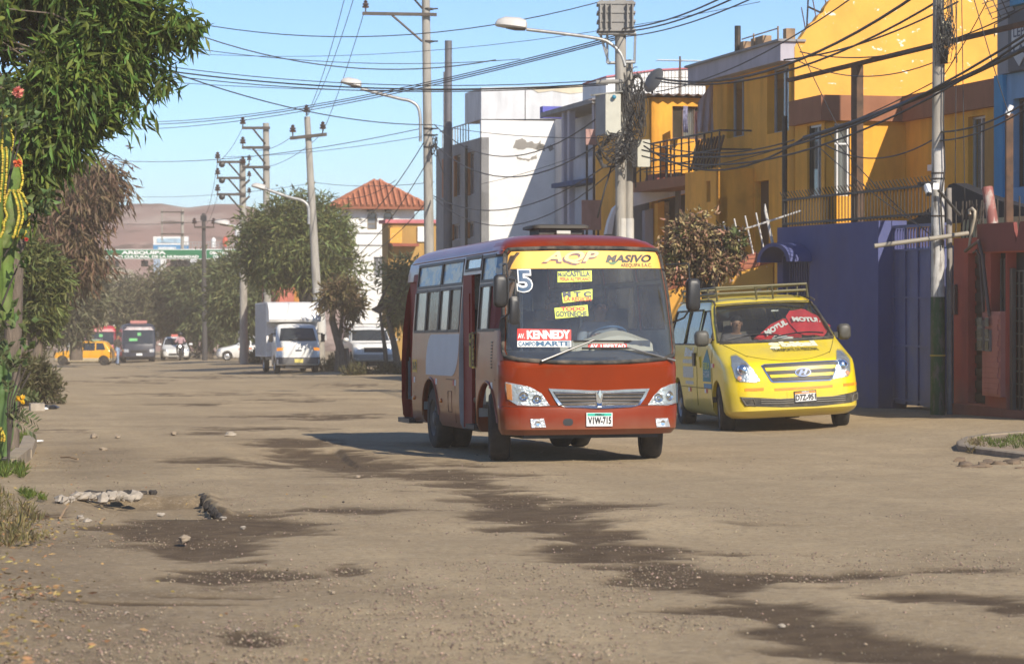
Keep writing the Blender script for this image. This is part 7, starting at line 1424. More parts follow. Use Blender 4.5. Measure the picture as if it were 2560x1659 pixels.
mb=MB();mb.loft([[Vector((x0-.32,Y2-.1,z1-.02)),Vector((x1+.04,Y2-.5,z1+.04)),Vector((x1+.05,Y2,z1+.06)),Vector((x0-.25,Y2+.1,z1))],[Vector((x0-.32,Y2-.1,z1+.01)),Vector((x1+.04,Y2-.5,z1+.07)),Vector((x1+.05,Y2,z1+.09)),Vector((x0-.25,Y2+.1,z1+.03))]]);mb.build('lid',mat('cabinet_lid',(.36,.35,.3),.6),B1,world=True)
mb=MB();mb.ball(P(1535,243,Y2-.5),.05,10,8);mb.build('knob',mat('knob_blue',(.02,.2,.32),.5),B1,60,world=True)
B2,r=box_thing('meter_cabinet','small pale meter cabinet on the far flank of the transformer pole','cabinet',1594,1625,349,417,Y2-.2,.3,mat('cabinet_cream',(.52,.51,.43),.6));mb=MB();mb.box((r[0]-.06,Y2-.05,(r[2]+r[3])/2),(.1,.3,r[3]-r[2]));mb.build('side_panel',M['black'],B2,world=True)
coil('cable_bundle','loose grey cable coils hanging from the transformer pole below the cabinet',1545,365,44,36,Y2-.3,15,r=.012,seed=5)
coil('cable_bundle','knot of black cables on the transformer pole between the two cabinets',1588,270,24,78,Y2-.1,26,r=.010,seed=8)
mb=MB()
for k in range(4):mb.tube([P(1524+5*k,338,Y2-.3),P(1500-4*k,372+4*k,Y2-.4),P(1506,410+3*k,Y2-.4),P(1530+4*k,420-2*k,Y2-.35),P(1566,382+4*k,Y2-.2)],.022,7)
o=mb.build('cable_bundle',M['cable'],None,180);tag(o,'thick black cable loops drooping under the big cream cabinet','cable')
mb=MB();mb.tube([P(1535,395,Y2-.3),P(1510,480,Y2-.3),P(1494,545,Y2-.3)],.02,6);o=mb.build('cable',M['cable'],None,180);tag(o,'stiff black guy cable slanting down from the coils to the pink board','cable')
mb=MB();mb.tube([P(1577,215,Y2),P(1586,190,Y2-.1),P(1598,188,Y2-.1),P(1605,200,Y2-.1),P(1602,228,Y2)],.03,7);mb.tube([P(1600,232,Y2),P(1607,205,Y2-.1),P(1596,190,Y2-.2),P(1580,200,Y2)],.02,6);o=mb.build('cable_bundle',M['cable'],None,180);tag(o,'thick looped cable behind the transformer pole near the satellite dish','cable')
mb=MB();mb.tube([P(1490,206,Y2-.1),P(1565,203,Y2-.1)],.05,8);o=mb.build('pole_bracket',mat('bracket_grey',(.25,.24,.22),.6),None,50);tag(o,'short grey spar fixed across the transformer pole above the cabinet','bracket')
lamp('big pale street lamp on a long arm from the transformer pole',[(1563,165),(1552,135),(1530,112),(1500,98),(1420,86),(1316,74)],(1238,61),(1317,70),Y2-.1,.20)
Y3=78.3;x3=(1077-CX)/F*Y3;N3=pole_thing('tall concrete pole with one long crossarm beside the steel mast',(x3,Y3,gz(x3,Y3)),P(1064,-50,Y3),.17,.125)
arm(N3,P(906,34,Y3-.2),P(1092,37,Y3-.2),.07,(P(980,38,Y3-.2),P(1056,104,Y3-.2)));insul(N3,P(914,30,Y3-.2),1.15)
mb=MB();mb.tube([P(1010,-30,Y3-.2),P(1056,22,Y3-.2)],.035,5);mb.build('brace',M['dark_metal'],N3,world=True)
for py in(104,322,338,23,368):p=P(1071,py,Y3);mb=MB();mb.lathe([(.14,-.03),(.165,-.025),(.165,.025),(.14,.03)],p,(0,0,1),16);mb.tube([p,p+Vector((.3,-.1,0))],.025,5);mb.build('band',M['dark_metal'],N3,world=True)
coil('cable_bundle','small tangle of service wires on the tall pole with the crossarm',1086,366,9,22,Y3-.2,6,r=.014,seed=11)
lamp('street lamp with a curved arm on the tall crossarm pole',[(1051,354),(1051,300),(1045,268),(1026,253),(1000,247),(960,237),(902,222)],(852,204),(903,216),Y3-.3,.2)
Y4=99;N4=pole_thing('leaning concrete pole with a short crossarm above the box truck',(P(803,800,Y4).x,Y4,gz(P(803,800,Y4).x,Y4)),P(768,292,Y4),.20,.12);arm(N4,P(725,346,Y4-.2),P(817,336,Y4-.2),.09)
for x,y in((732,340),(807,332),(766,290)):insul(N4,P(x,y,Y4-.2),1.4)
mb=MB();mb.tube([P(795,720,Y4),P(805,850,Y4)],.205,14);mb.build('whitewash',mat('whitewash_worn2',(.5,.49,.46),.85,var=.15),N4,50,world=True)
lamp('street lamp on the leaning pole above the street tree',[(772,560),(772,530),(768,512),(752,500),(720,492),(664,472)],(629,464),(664,473),Y4-.2,.22)
def multi(label,px,top,base_py,Y,arms,r0,r1,side=-60,right=10,dbl=False):
 h=pole_thing(label,(P(px+4,base_py,Y).x,Y,gz(P(px,0,Y).x,Y)),P(px,top,Y),r0,r1)
 for py in arms:
  arm(h,P(px+right,py,Y-.2),P(px+side,py,Y-.2),.085,(P(px+side*.55,py+2,Y-.2),P(px-2,py+40,Y-.2)));insul(h,P(px+side+2,py-1,Y-.2),1.5)
  if dbl:arm(h,P(px,py+22,Y-.2),P(px+18,py+4,Y-.2),.06);insul(h,P(px+17,py+2,Y-.2),1.2);mb=MB();mb.ball(P(px+side*.8,py+6,Y-.2),.16,8,6);mb.build('insulator',M['black'],h,world=True)
multi('grey pole with three long crossarms next to the leaning pole',665,308,800,114,(320,369,418),.20,.14)
multi('pole with three double crossarms standing before the hills',606,398,820,123,(405,445,486),.21,.15,-64,8,True)
h=pole_thing('thin dark pole rising through the far green sign',(P(512,800,150).x,150,gz(P(512,0,150).x,150)),P(509,533,150),.17,.11,m=mat('pole_dark',(.06,.055,.055),.8));arm(h,P(486,568,149.8),P(536,568,149.8),.08);[insul(h,P(x,566,149.8),1.6)for x in(486,534)];mb=MB();mb.box(P(509,545,150),(.35,.3,.3));mb.build('cap_box',M['black'],h,world=True)
h=pole_thing('faint far pole with two crossarms before the lilac hills',(P(456,800,190).x,190,gz(P(456,0,190).x,190)),P(456,524,190),.17,.12);[arm(h,P(402,py,189.8),P(460,py,189.8),.08)for py in(530,556,585)];mb=MB();mb.tube([P(405,522,189.8),P(405,600,189.8)],.06,5);mb.build('upright',M['concrete'],h,world=True)
lamp('far street lamp with a pale head near the painted green sign',[(612,578),(606,572),(590,566),(574,562)],(536,556),(574,562),122.8,.3)
CN=[0]
def cable(pts,sagm,r,label,group):
 mb=MB();path=[]
 for(a,b),s in zip(zip(pts,pts[1:]),sagm if hasattr(sagm,'__len__')else[sagm]*9):path+=sag(P(*a),P(*b),s,16)
 mb.tube(path,r,5);o=mb.build('cable',M['cable'],None,180);tag(o,label,'cable',group);CN[0]+=1
G1='overhead cables crossing the sky';G2='overhead cables in front of the orange houses';G3='service cables between the poles'
L1=[('thin cable highest across the sky from the green tree to the transformer',(470,55,60),(1500,5,55),.55,.012),('long dark cable curving from the tree crown past the crossarm pole',(460,75,62),(1240,150,62),.55,.015),('thin cable from the lower tree crown sloping towards the steel mast',(380,105,64),(1300,148,64),.3,.010),('faint cable rising across the upper sky to the frame top',(400,128,80),(1900,5,58),.6,.008),('upper of the near-level cables left of the crossarm pole',(360,158,60),(1520,200,56),.30,.011),('second near-level cable below the street lamp head',(400,175,60),(1520,208,56),.28,.018),('third near-level cable below the street lamp head',(380,184,60),(1520,212,56),.28,.012),('fourth faint level cable crossing the tall pole',(350,200,62),(1500,214,56),.18,.008),('dark cable falling from the tree crown to the tall crossarm pole',(400,170,58),(1086,312,Y3-.2),.35,.016),('rising cable from the far haze to the transformer, upper strand',(300,305,115),(1545,88,Y2),.55,.014),('rising cable from the far haze to the transformer, middle strand',(290,312,115),(1550,92,Y2),.55,.016),('rising cable from the far haze to the transformer, lower strand',(300,324,115),(1545,98,Y2),.50,.014),('cable running from the transformer up to the frame top, upper strand',(1555,72,Y2),(1810,-8,40),.10,.016),('cable running from the transformer up to the frame top, lower strand',(1555,80,Y2),(1830,-2,40),.10,.016),('cable climbing beside the grey parapet to the frame top',(1560,92,Y2),(1905,-15,38),.12,.013),('low cable from the brown tree rising to the tall crossarm pole',(310,403,110),(1050,322,Y3-.2),.35,.013),('lowest rising cable ending at the lamp arm of the tall pole',(560,392,110),(1050,342,Y3-.2),.15,.010),('conductor from the crossarm insulator down to the leaning pole',(910,32,Y3-.2),(807,330,Y4-.2),.2,.012),('first steep conductor from the frame top to the leaning pole tip',(868,-30,74),(767,288,Y4-.2),.35,.012),('second steep conductor from the frame top to the leaning pole tip, nearer the tall pole',(892,-30,74),(768,290,Y4-.2),.40,.012),('conductor from the leaning pole crossarm to the three-arm pole',(732,340,Y4-.2),(610,370,113.8),.3,.012),('conductor dropping from the leaning pole to the second crossarm',(807,332,Y4-.2),(608,418,113.8),.5,.012),('slack conductor between the two multi-arm poles',(607,318,113.8),(544,404,122.8),.25,.012),('steep thin wire from the double-arm pole down to the dark pole',(544,404,122.8),(512,540,149.8),.5,.012),('second thin wire from the double-arm pole down to the dark pole',(544,486,122.8),(514,560,149.8),.3,.010),('thin wire at mid height above the hills towards the tiled tower',(300,490,140),(770,460,110),.25,.010),('lower thin wire across the hills in front of the far poles',(300,560,140),(780,515,100),.25,.012),('thin level wire over the tiled tower roof',(780,455,100),(1085,455,78),.15,.010)]
for lab,a,b_,s,r in L1:cable([a,b_],s,r,lab,G1)
L3=[('upper sagging cable across the white wall to the big cabinet',(1086,312,78),(1500,290,55),.95,.016),('second sagging cable across the white wall below the bare patch',(1086,360,78),(1508,352,55),.92,.018),('third sagging cable low across the white wall to the coils',(1084,490,78),(1545,392,55),.78,.016),('lowest sagging cable across the white wall above the bus roof',(1084,495,78),(1560,400,55),1.15,.014),('thin straight cable crossing the white wall near its top',(1086,312,78),(1510,345,55),.12,.010),('thin stretched wire rising from the white wall joint',(1203,460,78),(1600,330,53),.10,.008),('steep dark cable from the tall pole down past the tiled roof',(1060,355,Y3-.3),(900,560,96),.25,.016),('second steep cable from the tall pole past the orange shop',(1062,415,Y3-.3),(880,650,96),.3,.015),('third steep cable from the tall pole towards the shop canopy',(1062,510,Y3-.3),(920,640,100),.15,.014),('short wire from the tall pole to the grey street front',(1088,360,Y3-.2),(1112,440,82),.1,.010),('cable looped from the leaning pole into the street tree',(800,480,Y4-.2),(990,450,90),.45,.012),('dark hanging cable below the leaning pole whitewash',(803,600,Y4-.2),(905,640,100),.35,.012)]
for lab,a,b_,s,r in L3:cable([a,b_],s,r,lab,G3)
L2=[('thick twisted cable from the frame top to the satellite dish roof',(2310,-25,38),(1640,195,54),.55,.026),('cable just under the thick twisted cable along the grey parapet',(2370,-12,38),(1655,205,54),.50,.020),('third dark cable crossing the yellow wall high up',(2395,5,38),(1960,150,46),.16,.016),('cable sloping over the yellow wall to the parapet end',(2130,-5,40),(1640,230,54),.25,.013),('upper of the two long parallel cables crossing the nearest pole to the cabinets',(2590,70,34),(1605,375,54),.75,.020),('lower of the two long parallel cables, ending at the small cabinet',(2590,82,34),(1605,390,54),.80,.018),('thick black bundle crossing the brown band from the frame edge',(2590,108,34),(2010,345,44),.10,.038),('thinner run of the black bundle from the brown band to the balcony',(2010,345,44),(1610,365,54),.55,.020),('wire across the blue building corner to the nearest pole',(2590,240,34),(2348,330,38),.12,.014),('sagging wire from the nearest pole past the corner window',(2348,340,38),(2060,360,45),.30,.012),('wire dipping from the frame edge to the nearest pole at lamp height',(2590,255,34),(2345,352,38),.12,.012),('thin wire slanting down over the lit orange wall',(2062,320,45),(2330,590,39),.10,.009),('second thin wire slanting over the lit orange wall to the fence',(2040,360,45),(2290,560,39),.06,.008),('wire rising from the corner window over the brown band',(1990,100,47),(2150,420,44),.06,.009),('straight wire over the balcony to the orange parapet',(1610,430,54),(2345,200,38),.35,.010),('wire along the balcony railing to the drain pipe',(1608,355,54),(1985,350,48),.25,.015),('fine wire from the nearest pole up to the frame top',(2352,200,38),(2480,-20,37),.05,.008),('fine vertical wire hanging left of the blue pilaster',(2392,-20,37),(2388,460,37),.01,.007),('longer fine vertical wire hanging by the blue pilaster',(2404,-20,37),(2412,500,37),.02,.007),('fine wire slanting to the timber post',(2430,-20,37),(2520,280,36),.04,.008),('curved wire over the yellow wall ending on the pole',(1990,150,46),(2350,150,38),.28,.010),('upper curved wire over the yellow wall',(2000,130,46),(2560,20,36),.35,.012)]
for lab,a,b_,s,r in L2:cable([a,b_],s,r,lab,G2)
def rebar_grid():
 mb=MB()
 for k in range(5):mb.tube([P(2455+22*k,-10,44),P(2480+22*k,45,44)],.012,4)
 for k in range(4):mb.tube([P(2455+8*k,18+13*k-8,44),P(2560,-25+14*k,44)],.012,4)
 mb.tube([P(2486,62,44),P(2486,92,44)],.012,4);mb.tube([P(2486,62,44),P(2545,30,44)],.012,4);o=mb.build('wire_grid',IRON,None);tag(o,'loose rusty wire grid sticking out above the yellow wall','wire grid')
rebar_grid()
def nrm(a):return a/np.maximum(np.linalg.norm(a,axis=-1,keepdims=True),1e-9)
def leaf_mesh(name,B,D,L,W,m,parent=None,fold=.18,rng=RNG,curl=.0):
 n=len(B);D=nrm(D);sd=nrm(np.cross(D,rng.normal(size=(n,3))));up=np.cross(sd,D)
 L=np.broadcast_to(L,n)[:,None];W=np.broadcast_to(W,n)[:,None]
 mid=B+D*L*.45;tip=B+D*L+up*L*(-curl);V=np.stack([B,mid+sd*W*.5+up*W*fold,tip,mid-sd*W*.5+up*W*fold],1).reshape(-1,3)
 i=np.arange(n)[:,None]*4;tri=np.concatenate([i+np.array([[0,1,2]]),i+np.array([[0,2,3]])],1).reshape(-1,3)
 loc=None
 if parent is None:loc=Vector((float(V[:,0].mean()),float(V[:,1].mean()),float(V[:,2].min())));V=V-np.array(loc)
 else:inv=np.array(frame_of(parent).inverted());V=V@inv[:3,:3].T+inv[:3,3]
 me=bpy.data.meshes.new(name);me.vertices.add(len(V));me.vertices.foreach_set('co',V.astype(np.float32).ravel());me.loops.add(tri.size);me.loops.foreach_set('vertex_index',tri.astype(np.int32).ravel())
 me.polygons.add(len(tri));me.polygons.foreach_set('loop_start',np.arange(0,tri.size,3,dtype=np.int32));me.update(calc_edges=True)
 return finish(me,name,m,parent,None,loc)
def blobs_px(lst,Y,dep=1.3):
 """(px,py,r_px[,dY]) -> centres and radii in metres around depth Y"""
 C=[];Rr=[]
 for b in lst:
  p=P(b[0],b[1],Y+(b[3]if len(b)>3 else 0));r=b[2]*Y/F;C.append(p[:]);Rr.append((r,r*dep,r*.92))
 return np.array(C),np.array(Rr)
def crown_pts(C,Rr,n,rng,gap=.42,freq=1.1,shell=.45):
 wgt=Rr.prod(1)**(2/3);wgt=wgt/wgt.sum();out=[];dirs=[]
 while sum(len(o)for o in out)<n:
  k=rng.choice(len(C),n,p=wgt);d=nrm(rng.normal(size=(n,3)));r=(shell+(1-shell)*rng.random(n))**(1/1.6);p=C[k]+d*Rr[k]*r[:,None]
  nz=fbm(p[:,0]*freq+p[:,1]*.7*freq,p[:,2]*freq+p[:,1]*.4*freq,3,5);ok=nz>gap+.10*(rng.random(n)-.5);out.append(p[ok]);dirs.append(d[ok])
 return np.concatenate(out)[:n],np.concatenate(dirs)[:n]
def leafm(n,c,isl=.45,trl=.28,var=.3,rough=.55):return mat(n,c,rough,var=var,scale=1.2,island=isl,trl=trl,spec=.3)
BARK=mat('bark_grey',(.14,.11,.085),.9,var=.35,scale=6,bump=.8,bscale=14,bdist=.03,stretch=(2.5,2.5,.5));BARKD=mat('bark_dark',(.05,.04,.033),.9,var=.35,scale=6,bump=.6,bscale=14,bdist=.03)
def tree(name,label,cat,Y,base,blobs,nspr,per,L,W,m,trunk,rng,droop=.5,gap=.42,freq=1.1,spr=.3,group=None,dep=1.3,bark=None,twigs=40,curl=.1,shell=.45):
 """trunk: list of polylines [(px,py,dY,r)...]"""
 h=thing(name,label,cat,base,None,group);C,Rr=blobs_px(blobs,Y,dep);p,d=crown_pts(C,Rr,nspr,rng,gap,freq,shell)
 out=nrm(d*.8+rng.normal(size=p.shape)*.5+np.array([0,0,-droop]));t=rng.random((nspr,per))
 B=(p[:,None,:]+out[:,None,:]*(t[:,:,None]*spr)+rng.normal(size=(nspr,per,3))*spr*.16).reshape(-1,3)
 D=(out[:,None,:]*.7+rng.normal(size=(nspr,per,3))*.55+np.array([0,0,-droop*.7])).reshape(-1,3)
 n=len(B);leaf_mesh('crown',B,D,L*(.65+.6*rng.random(n)),W*(.7+.5*rng.random(n)),m,h,rng=rng,curl=curl)
 mb=MB();b=bark or BARK
 for tr in trunk:mb.tube([P(a,c,Y+dy)for a,c,dy,r in tr],[r for*_,r in tr],9)
 mb.build('trunk',b,h,60,world=True)
 mb=MB();o=P(trunk[0][-1][0],trunk[0][-1][1],Y+trunk[0][-1][2])
 for k in range(twigs):
  q=Vector(p[rng.integers(len(p))]);c=Vector(C[rng.integers(len(C))]);a=o.lerp(c,.35+.4*rng.random());r=max(.008,.012*Y/30)
  mb.tube([a,a.lerp(q,.5)+Vector((0,0,.12)),q],[r*1.8,r,r*.4],5)
 mb.build('branch',b,h,world=True);return h
rng=np.random.default_rng(11)
BIG=[(60,60,140.8),(170,20,115.0),(282,45,72.0),(357,40,33.3),(407,40,7),(437,30,7),(242,150,67.7),(307,150,27.3),(327,195,7),(150,190,97.8),(60,220,106.4),(197,255,50.5),(257,245,15.2),(292,245,7),(110,320,72.0),(145,340,37.6),(172,335,8.4),(35,420,54.8),(90,420,24.7),(5,500,29.0),(50,470,15.2),(-60,120,158.0,0.4),(-25,330,89.2,0.8)]
BIG+=[(430,45,26),(472,42,13),(492,60,7),(390,150,22),(398,175,9),(345,228,14),(362,250,7),(455,80,8),(300,292,12)]
BIG2=[(200,-150,200),(30,-180,240),(-220,60,260),(-180,330,200),(360,-70,110),(-380,150,240),(-300,-160,260)]
m_big=leafm('leaf_willow',(.105,.165,.032),.6,.35)
h=tree('street_tree','large green tree with long drooping leaves filling the near verge above the cactus','tree',28,G(P(34,900,28.5).x,28.5),BIG,1900,13,.22,.046,m_big,[[(20,1150,.5,.13),(24,1000,.5,.11),(34,800,.4,.10),(38,620,.3,.10),(50,420,.2,.10),(110,260,0,.10),(200,140,0,.07)],[(60,420,.2,.11),(20,250,.3,.09),(-60,100,.4,.06)],[(110,260,0,.08),(240,200,0,.05),(340,110,0,.03),(440,50,0,.012)],[(48,620,.3,.10),(-60,480,.4,.08),(-200,250,.4,.05)]],rng,.55,.42,1.3,.30)
C2,R2=blobs_px(BIG2,28);p2,d2=crown_pts(C2,R2,900,rng);n=900*9
B=(p2[:,None,:]+rng.normal(size=(900,9,3))*.16).reshape(-1,3);leaf_mesh('crown',B,rng.normal(size=(n,3))*.6+np.array([0,0,-.6]),.24,.045,m_big,h,rng=rng)
tree('pepper_tree','brown half-dry tree with hanging sprays behind the large green tree','tree',75,G(P(64,900,75).x,75),[(250,425,42),(222,445,60),(280,470,22),(180,480,85),(228,530,48),(150,570,85),(200,590,46),(100,640,80),(170,640,45),(60,560,110),(282,430,18)],1200,11,.42,.075,leafm('leaf_pepper_brown',(.17,.12,.068),.5,.3),[[(62,930,0,.34),(68,800,0,.3),(95,660,0,.25),(170,500,0,.12)],[(95,660,0,.22),(70,500,0,.1)]],rng,1.1,.40,.5,.9,dep=1.2)
tree('verge_tree','olive green leafy young tree standing above the rubbish bags','tree',55,G(P(95,965,55).x,55),[(105,690,42),(112,715,30),(70,720,50),(92,765,40),(108,775,14),(60,800,50),(88,820,30),(60,660,50),(30,860,30)],950,12,.24,.05,leafm('leaf_olive',(.125,.15,.045),.5,.32),[[(98,960,0,.16),(92,880,0,.13),(100,790,0,.10),(112,700,0,.05)],[(78,965,0,.12),(82,880,0,.1),(70,780,0,.06)]],rng,.5,.40,.8,.38)
for i,(lab,Y,bl,tr,c,per)in enumerate((('dull grey-green tree beyond the crossing at the start of the far verge',128,[(205,690,42),(180,720,50),(215,740,36),(190,770,40),(150,740,50),(235,700,22),(160,800,40)],[[(190,900,0,.35),(192,790,0,.25),(200,700,0,.1)]],(.15,.15,.085),10),('low dusty tree at the far end behind the dark blue minibus',172,[(290,752,34),(320,730,34),(355,745,36),(390,740,34),(345,780,40),(300,790,34),(390,790,36)],[[(345,890,0,.3),(345,800,0,.25),(345,740,0,.1)]],(.15,.145,.08),9),('middle dusty tree beyond the crossing below the billboard',165,[(430,700,34),(400,730,36),(450,730,44),(420,775,46),(470,770,40),(395,790,30),(450,810,30)],[[(432,905,0,.3),(430,800,0,.22),(430,720,0,.1)],[(466,900,0,.25),(462,800,0,.15)]],(.14,.135,.07),10),('taller green tree beyond the crossing under the narrow green sign',162,[(505,690,44),(545,700,44),(480,720,40),(530,745,50),(575,730,40),(500,780,44),(560,790,44),(540,820,34)],[[(520,905,0,.32),(518,800,0,.24),(525,720,0,.1)]],(.12,.14,.06),11),('green tree between the multi-arm poles and the box truck',134,[(600,700,42),(640,715,36),(585,745,40),(625,760,46),(590,795,24)],[[(610,910,0,.3),(612,820,0,.22),(615,730,0,.1)]],(.12,.14,.06),11))):
 tree('far_tree',lab,'tree',Y,G(P(tr[0][0][0],900,Y).x,Y),bl,900,per,.5,.11,leafm('leaf_far_%d'%i,tuple(1.3*q for q in c),.5,.4),tr,rng,.3,.38,.42,1.0,'dusty trees beyond the crossing',twigs=16)
tree('street_tree','big dark green tree with a thick trunk behind the box truck','tree',105,G(P(772,900,105).x,105),[(702,555,44),(742,545,42),(770,532,30),(812,560,40),(838,590,26),(665,590,44),(715,610,62),(780,600,66),(835,635,26),(650,640,34),(690,650,50),(805,660,40),(870,680,22),(760,655,40),(845,720,22),(640,560,16)],1700,13,.36,.075,leafm('leaf_street',(.15,.18,.06),.55,.4),[[(782,905,0,.42),(772,800,0,.38),(764,700,0,.34),(770,620,0,.2),(800,560,0,.08)],[(764,700,0,.25),(735,640,0,.16),(700,570,0,.06)],[(768,690,0,.2),(820,640,0,.12),(850,590,0,.05)]],rng,.35,.42,.6,.8,bark=BARKD)
tree('verge_tree','light green bushy tree shading the parked off-road car','tree',90,G(P(965,930,90).x,90),[(988,700,34),(955,738,28),(1005,738,34),(915,768,20),(972,768,28),(1012,780,26)],560,12,.30,.07,leafm('leaf_bushy',(.23,.245,.105),.5,.4),[[(1000,945,0,.16),(985,860,0,.12),(970,790,0,.08)],[(968,945,0,.1),(962,870,0,.08),(950,780,0,.05)]],rng,.35,.40,.7,.7)
tree('verge_tree','half-dead tree with brown tufts and pale stems beside the box truck','tree',93,G(P(852,940,93).x,93),[(850,738,20),(834,760,18),(866,762,20),(852,790,18)],250,10,.3,.08,leafm('leaf_brown_tuft',(.15,.12,.055),.5,.25),[[(862,940,0,.17),(850,870,0,.16),(830,800,0,.13),(835,750,0,.08)],[(842,940,0,.12),(846,860,0,.10),(856,790,0,.06)],[(875,940,0,.1),(866,870,0,.09)]],rng,.3,.38,.7,.5,twigs=14)
h=tree('dry_tree','small dry tree with curled brown leaves behind the minibus mirror','tree',44,G(P(1775,900,44).x,44),[(1690,612,34),(1720,585,36),(1758,572,32),(1700,650,36),(1740,630,44),(1785,600,30),(1825,580,20),(1812,610,30),(1838,612,16),(1790,650,36),(1822,645,20),(1672,640,20),(1735,680,26),(1690,685,22),(1790,555,14),(1810,548,12)],380,9,.115,.046,leafm('leaf_dry',(.30,.215,.11),.65,.25),[[(1775,960,0,.17),(1772,860,0,.16),(1772,740,0,.13),(1785,700,0,.09),(1805,650,0,.06),(1828,600,0,.03)],[(1772,745,0,.10),(1750,700,0,.07),(1722,650,0,.045),(1700,600,0,.02)],[(1785,700,0,.06),(1790,640,0,.04),(1780,580,0,.02)]],rng,.35,.46,2.2,.22,bark=BARKD,twigs=90,curl=.3)
C,Rr=blobs_px([(1720,590,30),(1835,600,34),(1800,650,24),(1690,640,24)],44);p,d=crown_pts(C,Rr,300,rng);leaf_mesh('green_leaves',p,d+rng.normal(size=p.shape),.13,.06,leafm('leaf_dry_green',(.13,.15,.055),.5,.2),h,rng=rng)
def shrub(label,Y,blobs,n,per,L,W,m,name='shrub',group=None,droop=.0):
 h=thing(name,label,'shrub',G(P(blobs[0][0],900,Y).x,Y),None,group);C,Rr=blobs_px(blobs,Y);p,d=crown_pts(C,Rr,n,rng,.38,1.5,.3);out=nrm(d+np.array([0,0,.5-droop])+rng.normal(size=p.shape)*.4)
 B=(p[:,None,:]+out[:,None,:]*(rng.random((n,per,1))*L*1.6)).reshape(-1,3);D=(out[:,None,:]+rng.normal(size=(n,per,3))*.7).reshape(-1,3);leaf_mesh('foliage',B,D,L,W,m,h,rng=rng)
 mb=MB();b=G(P(blobs[0][0],900,Y).x,Y)
 for k in range(10):q=Vector(p[rng.integers(n)]);mb.tube([b+Vector((rng.normal()*.1,rng.normal()*.1,-.05)),b.lerp(q,.5)+Vector((rng.normal()*.1,0,.1)),q],[.02,.014,.006],5)
 mb.build('stem',BARK,h,world=True);return h
weed=leafm('leaf_weed',(.11,.105,.045),.5,.3)
shrub('low dusty weeds growing on the verge under the parked off-road car',86,[(960,938,10),(910,940,8),(1000,940,9),(880,940,9)],200,8,.22,.04,weed,group='weeds along the far verge')
shrub('straw-coloured weeds between the half-dead tree and the box truck',95,[(835,920,18),(820,930,12),(850,932,12)],160,8,.22,.04,weed,group='weeds along the far verge')
shrub('bush at the crossing corner in front of the white hatchback',128,[(640,905,10),(655,900,12)],120,8,.3,.08,leafm('leaf_bush',(.06,.065,.03),.4),group='weeds along the far verge')
shrub('orange-brown shrub under the trees beyond the crossing',168,[(590,820,26),(560,830,22),(545,860,26),(590,860,26),(500,880,20)],260,8,.4,.12,leafm('leaf_rust',(.11,.075,.035),.4),group='weeds along the far verge')
for lab,Y,bl in(('dusty weed patch below the olive tree near the rubbish bags',52,[(100,955,20),(80,940,24),(120,980,14),(118,1000,9)]),('straggly brown weeds beside the yellow taxi on the near verge',90,[(70,885,22),(40,880,30),(95,912,10),(20,880,30)]),('grey-leaved weeds in the shade behind the cactus',40,[(30,930,40),(10,960,40),(50,980,26)])):shrub(lab,Y,bl,300,8,.16*Y/50,.035*Y/50,weed,group='weeds on the near verge')
def cactus():
 Y=26;gm=mat('cactus_green',(.105,.17,.028),.6,var=.35,scale=6,bump=.6,bscale=24,trl=.1,dirt=((.22,.19,.10),.5,.75,3.5,(1,1,.6)));gd=mat('cactus_grey_shaded',(.08,.14,.04),.5,var=.25,scale=5,bump=.4,bscale=30);fr=mat('fruit_yellow',(.42,.33,.03),.5,var=.2,island=.3)  # grey-green of the lower columns is also darkened for their shade
 h=thing('cactus','tall bright green candelabra cactus with rows of yellow fruit at the frame edge','cactus',G(P(10,900,Y).x,Y))
 def col(path,wpx,m,ang=.4,fruit=None,dY=0.0,ribs=4):
  pts=[P(x-14+4*math.sin(y*.05),y,Y+dY)for x,y in path];fine=[]
  for a,b in zip(pts,pts[1:]):fine+=[a.lerp(b,k/8)for k in range(8)]
  fine.append(pts[-1]);n=len(fine);rings=[];R0=wpx/2*1.2*Y/F;NS=ribs*8
  for i,c in enumerate(fine):
   t=i/(n-1);s=min(1,(1-t)*n*.22+.12)**.5*(.82+.18*min(1,t*3));s*=1+.06*math.sin(i*1.1)
   rings.append([c+Vector((math.cos(a)*R0*s*k,math.sin(a)*R0*s*k,0))for a,k in((ang+2*math.pi*j/NS,.50+.52*abs(math.cos(ribs*math.pi*j/NS))**3)for j in range(NS))])
  mb=MB();mb.loft(rings);o=mb.build('column',m,h,50,world=True)
  if fruit:
   mb=MB()
   for i in range(int(n*fruit),n):
    for r_ in range(ribs):
     for q in range(3):
      j=(r_*8)%NS;p=rings[i][j].lerp(rings[min(i+1,n-1)][j],q/3);d=(p-fine[i]);d.z=0
      if d.length>1e-4:d.normalize()
      for sgn in(-1,1):mb.ball(p+d*.012+Vector((-d.y,d.x,0))*.022*sgn+Vector((0,0,random.uniform(-.01,.01))),.012+.004*random.random(),6,4)
   mb.build('fruit',fr,o,60,world=True)['kind']='stuff'
 col([(-30,760),(-16,560),(-12,400),(2,285)],74,gm,.55,.55);col([(4,800),(2,690),(6,560),(18,450),(22,372)],78,gm,.35,.62,-.15);col([(30,620),(50,585),(54,540),(52,478)],44,gm,.5,.25,-.25)
 col([(-20,1000),(-22,850),(-12,640)],60,gd,.2,None,.1);col([(30,1060),(28,960),(27,852)],34,gd,.5,None,.2);col([(8,1185),(22,1080),(34,1000),(38,950)],44,gd,.3,None,-.1);col([(2,1175),(6,1120),(9,1072)],24,gm,.6,.7,-.3);col([(-40,1190),(-34,1050),(-26,900)],60,gd,.1,None,.1);col([(-4,1000),(-2,940),(0,900)],22,gm,.3,None,-.2)
cactus()
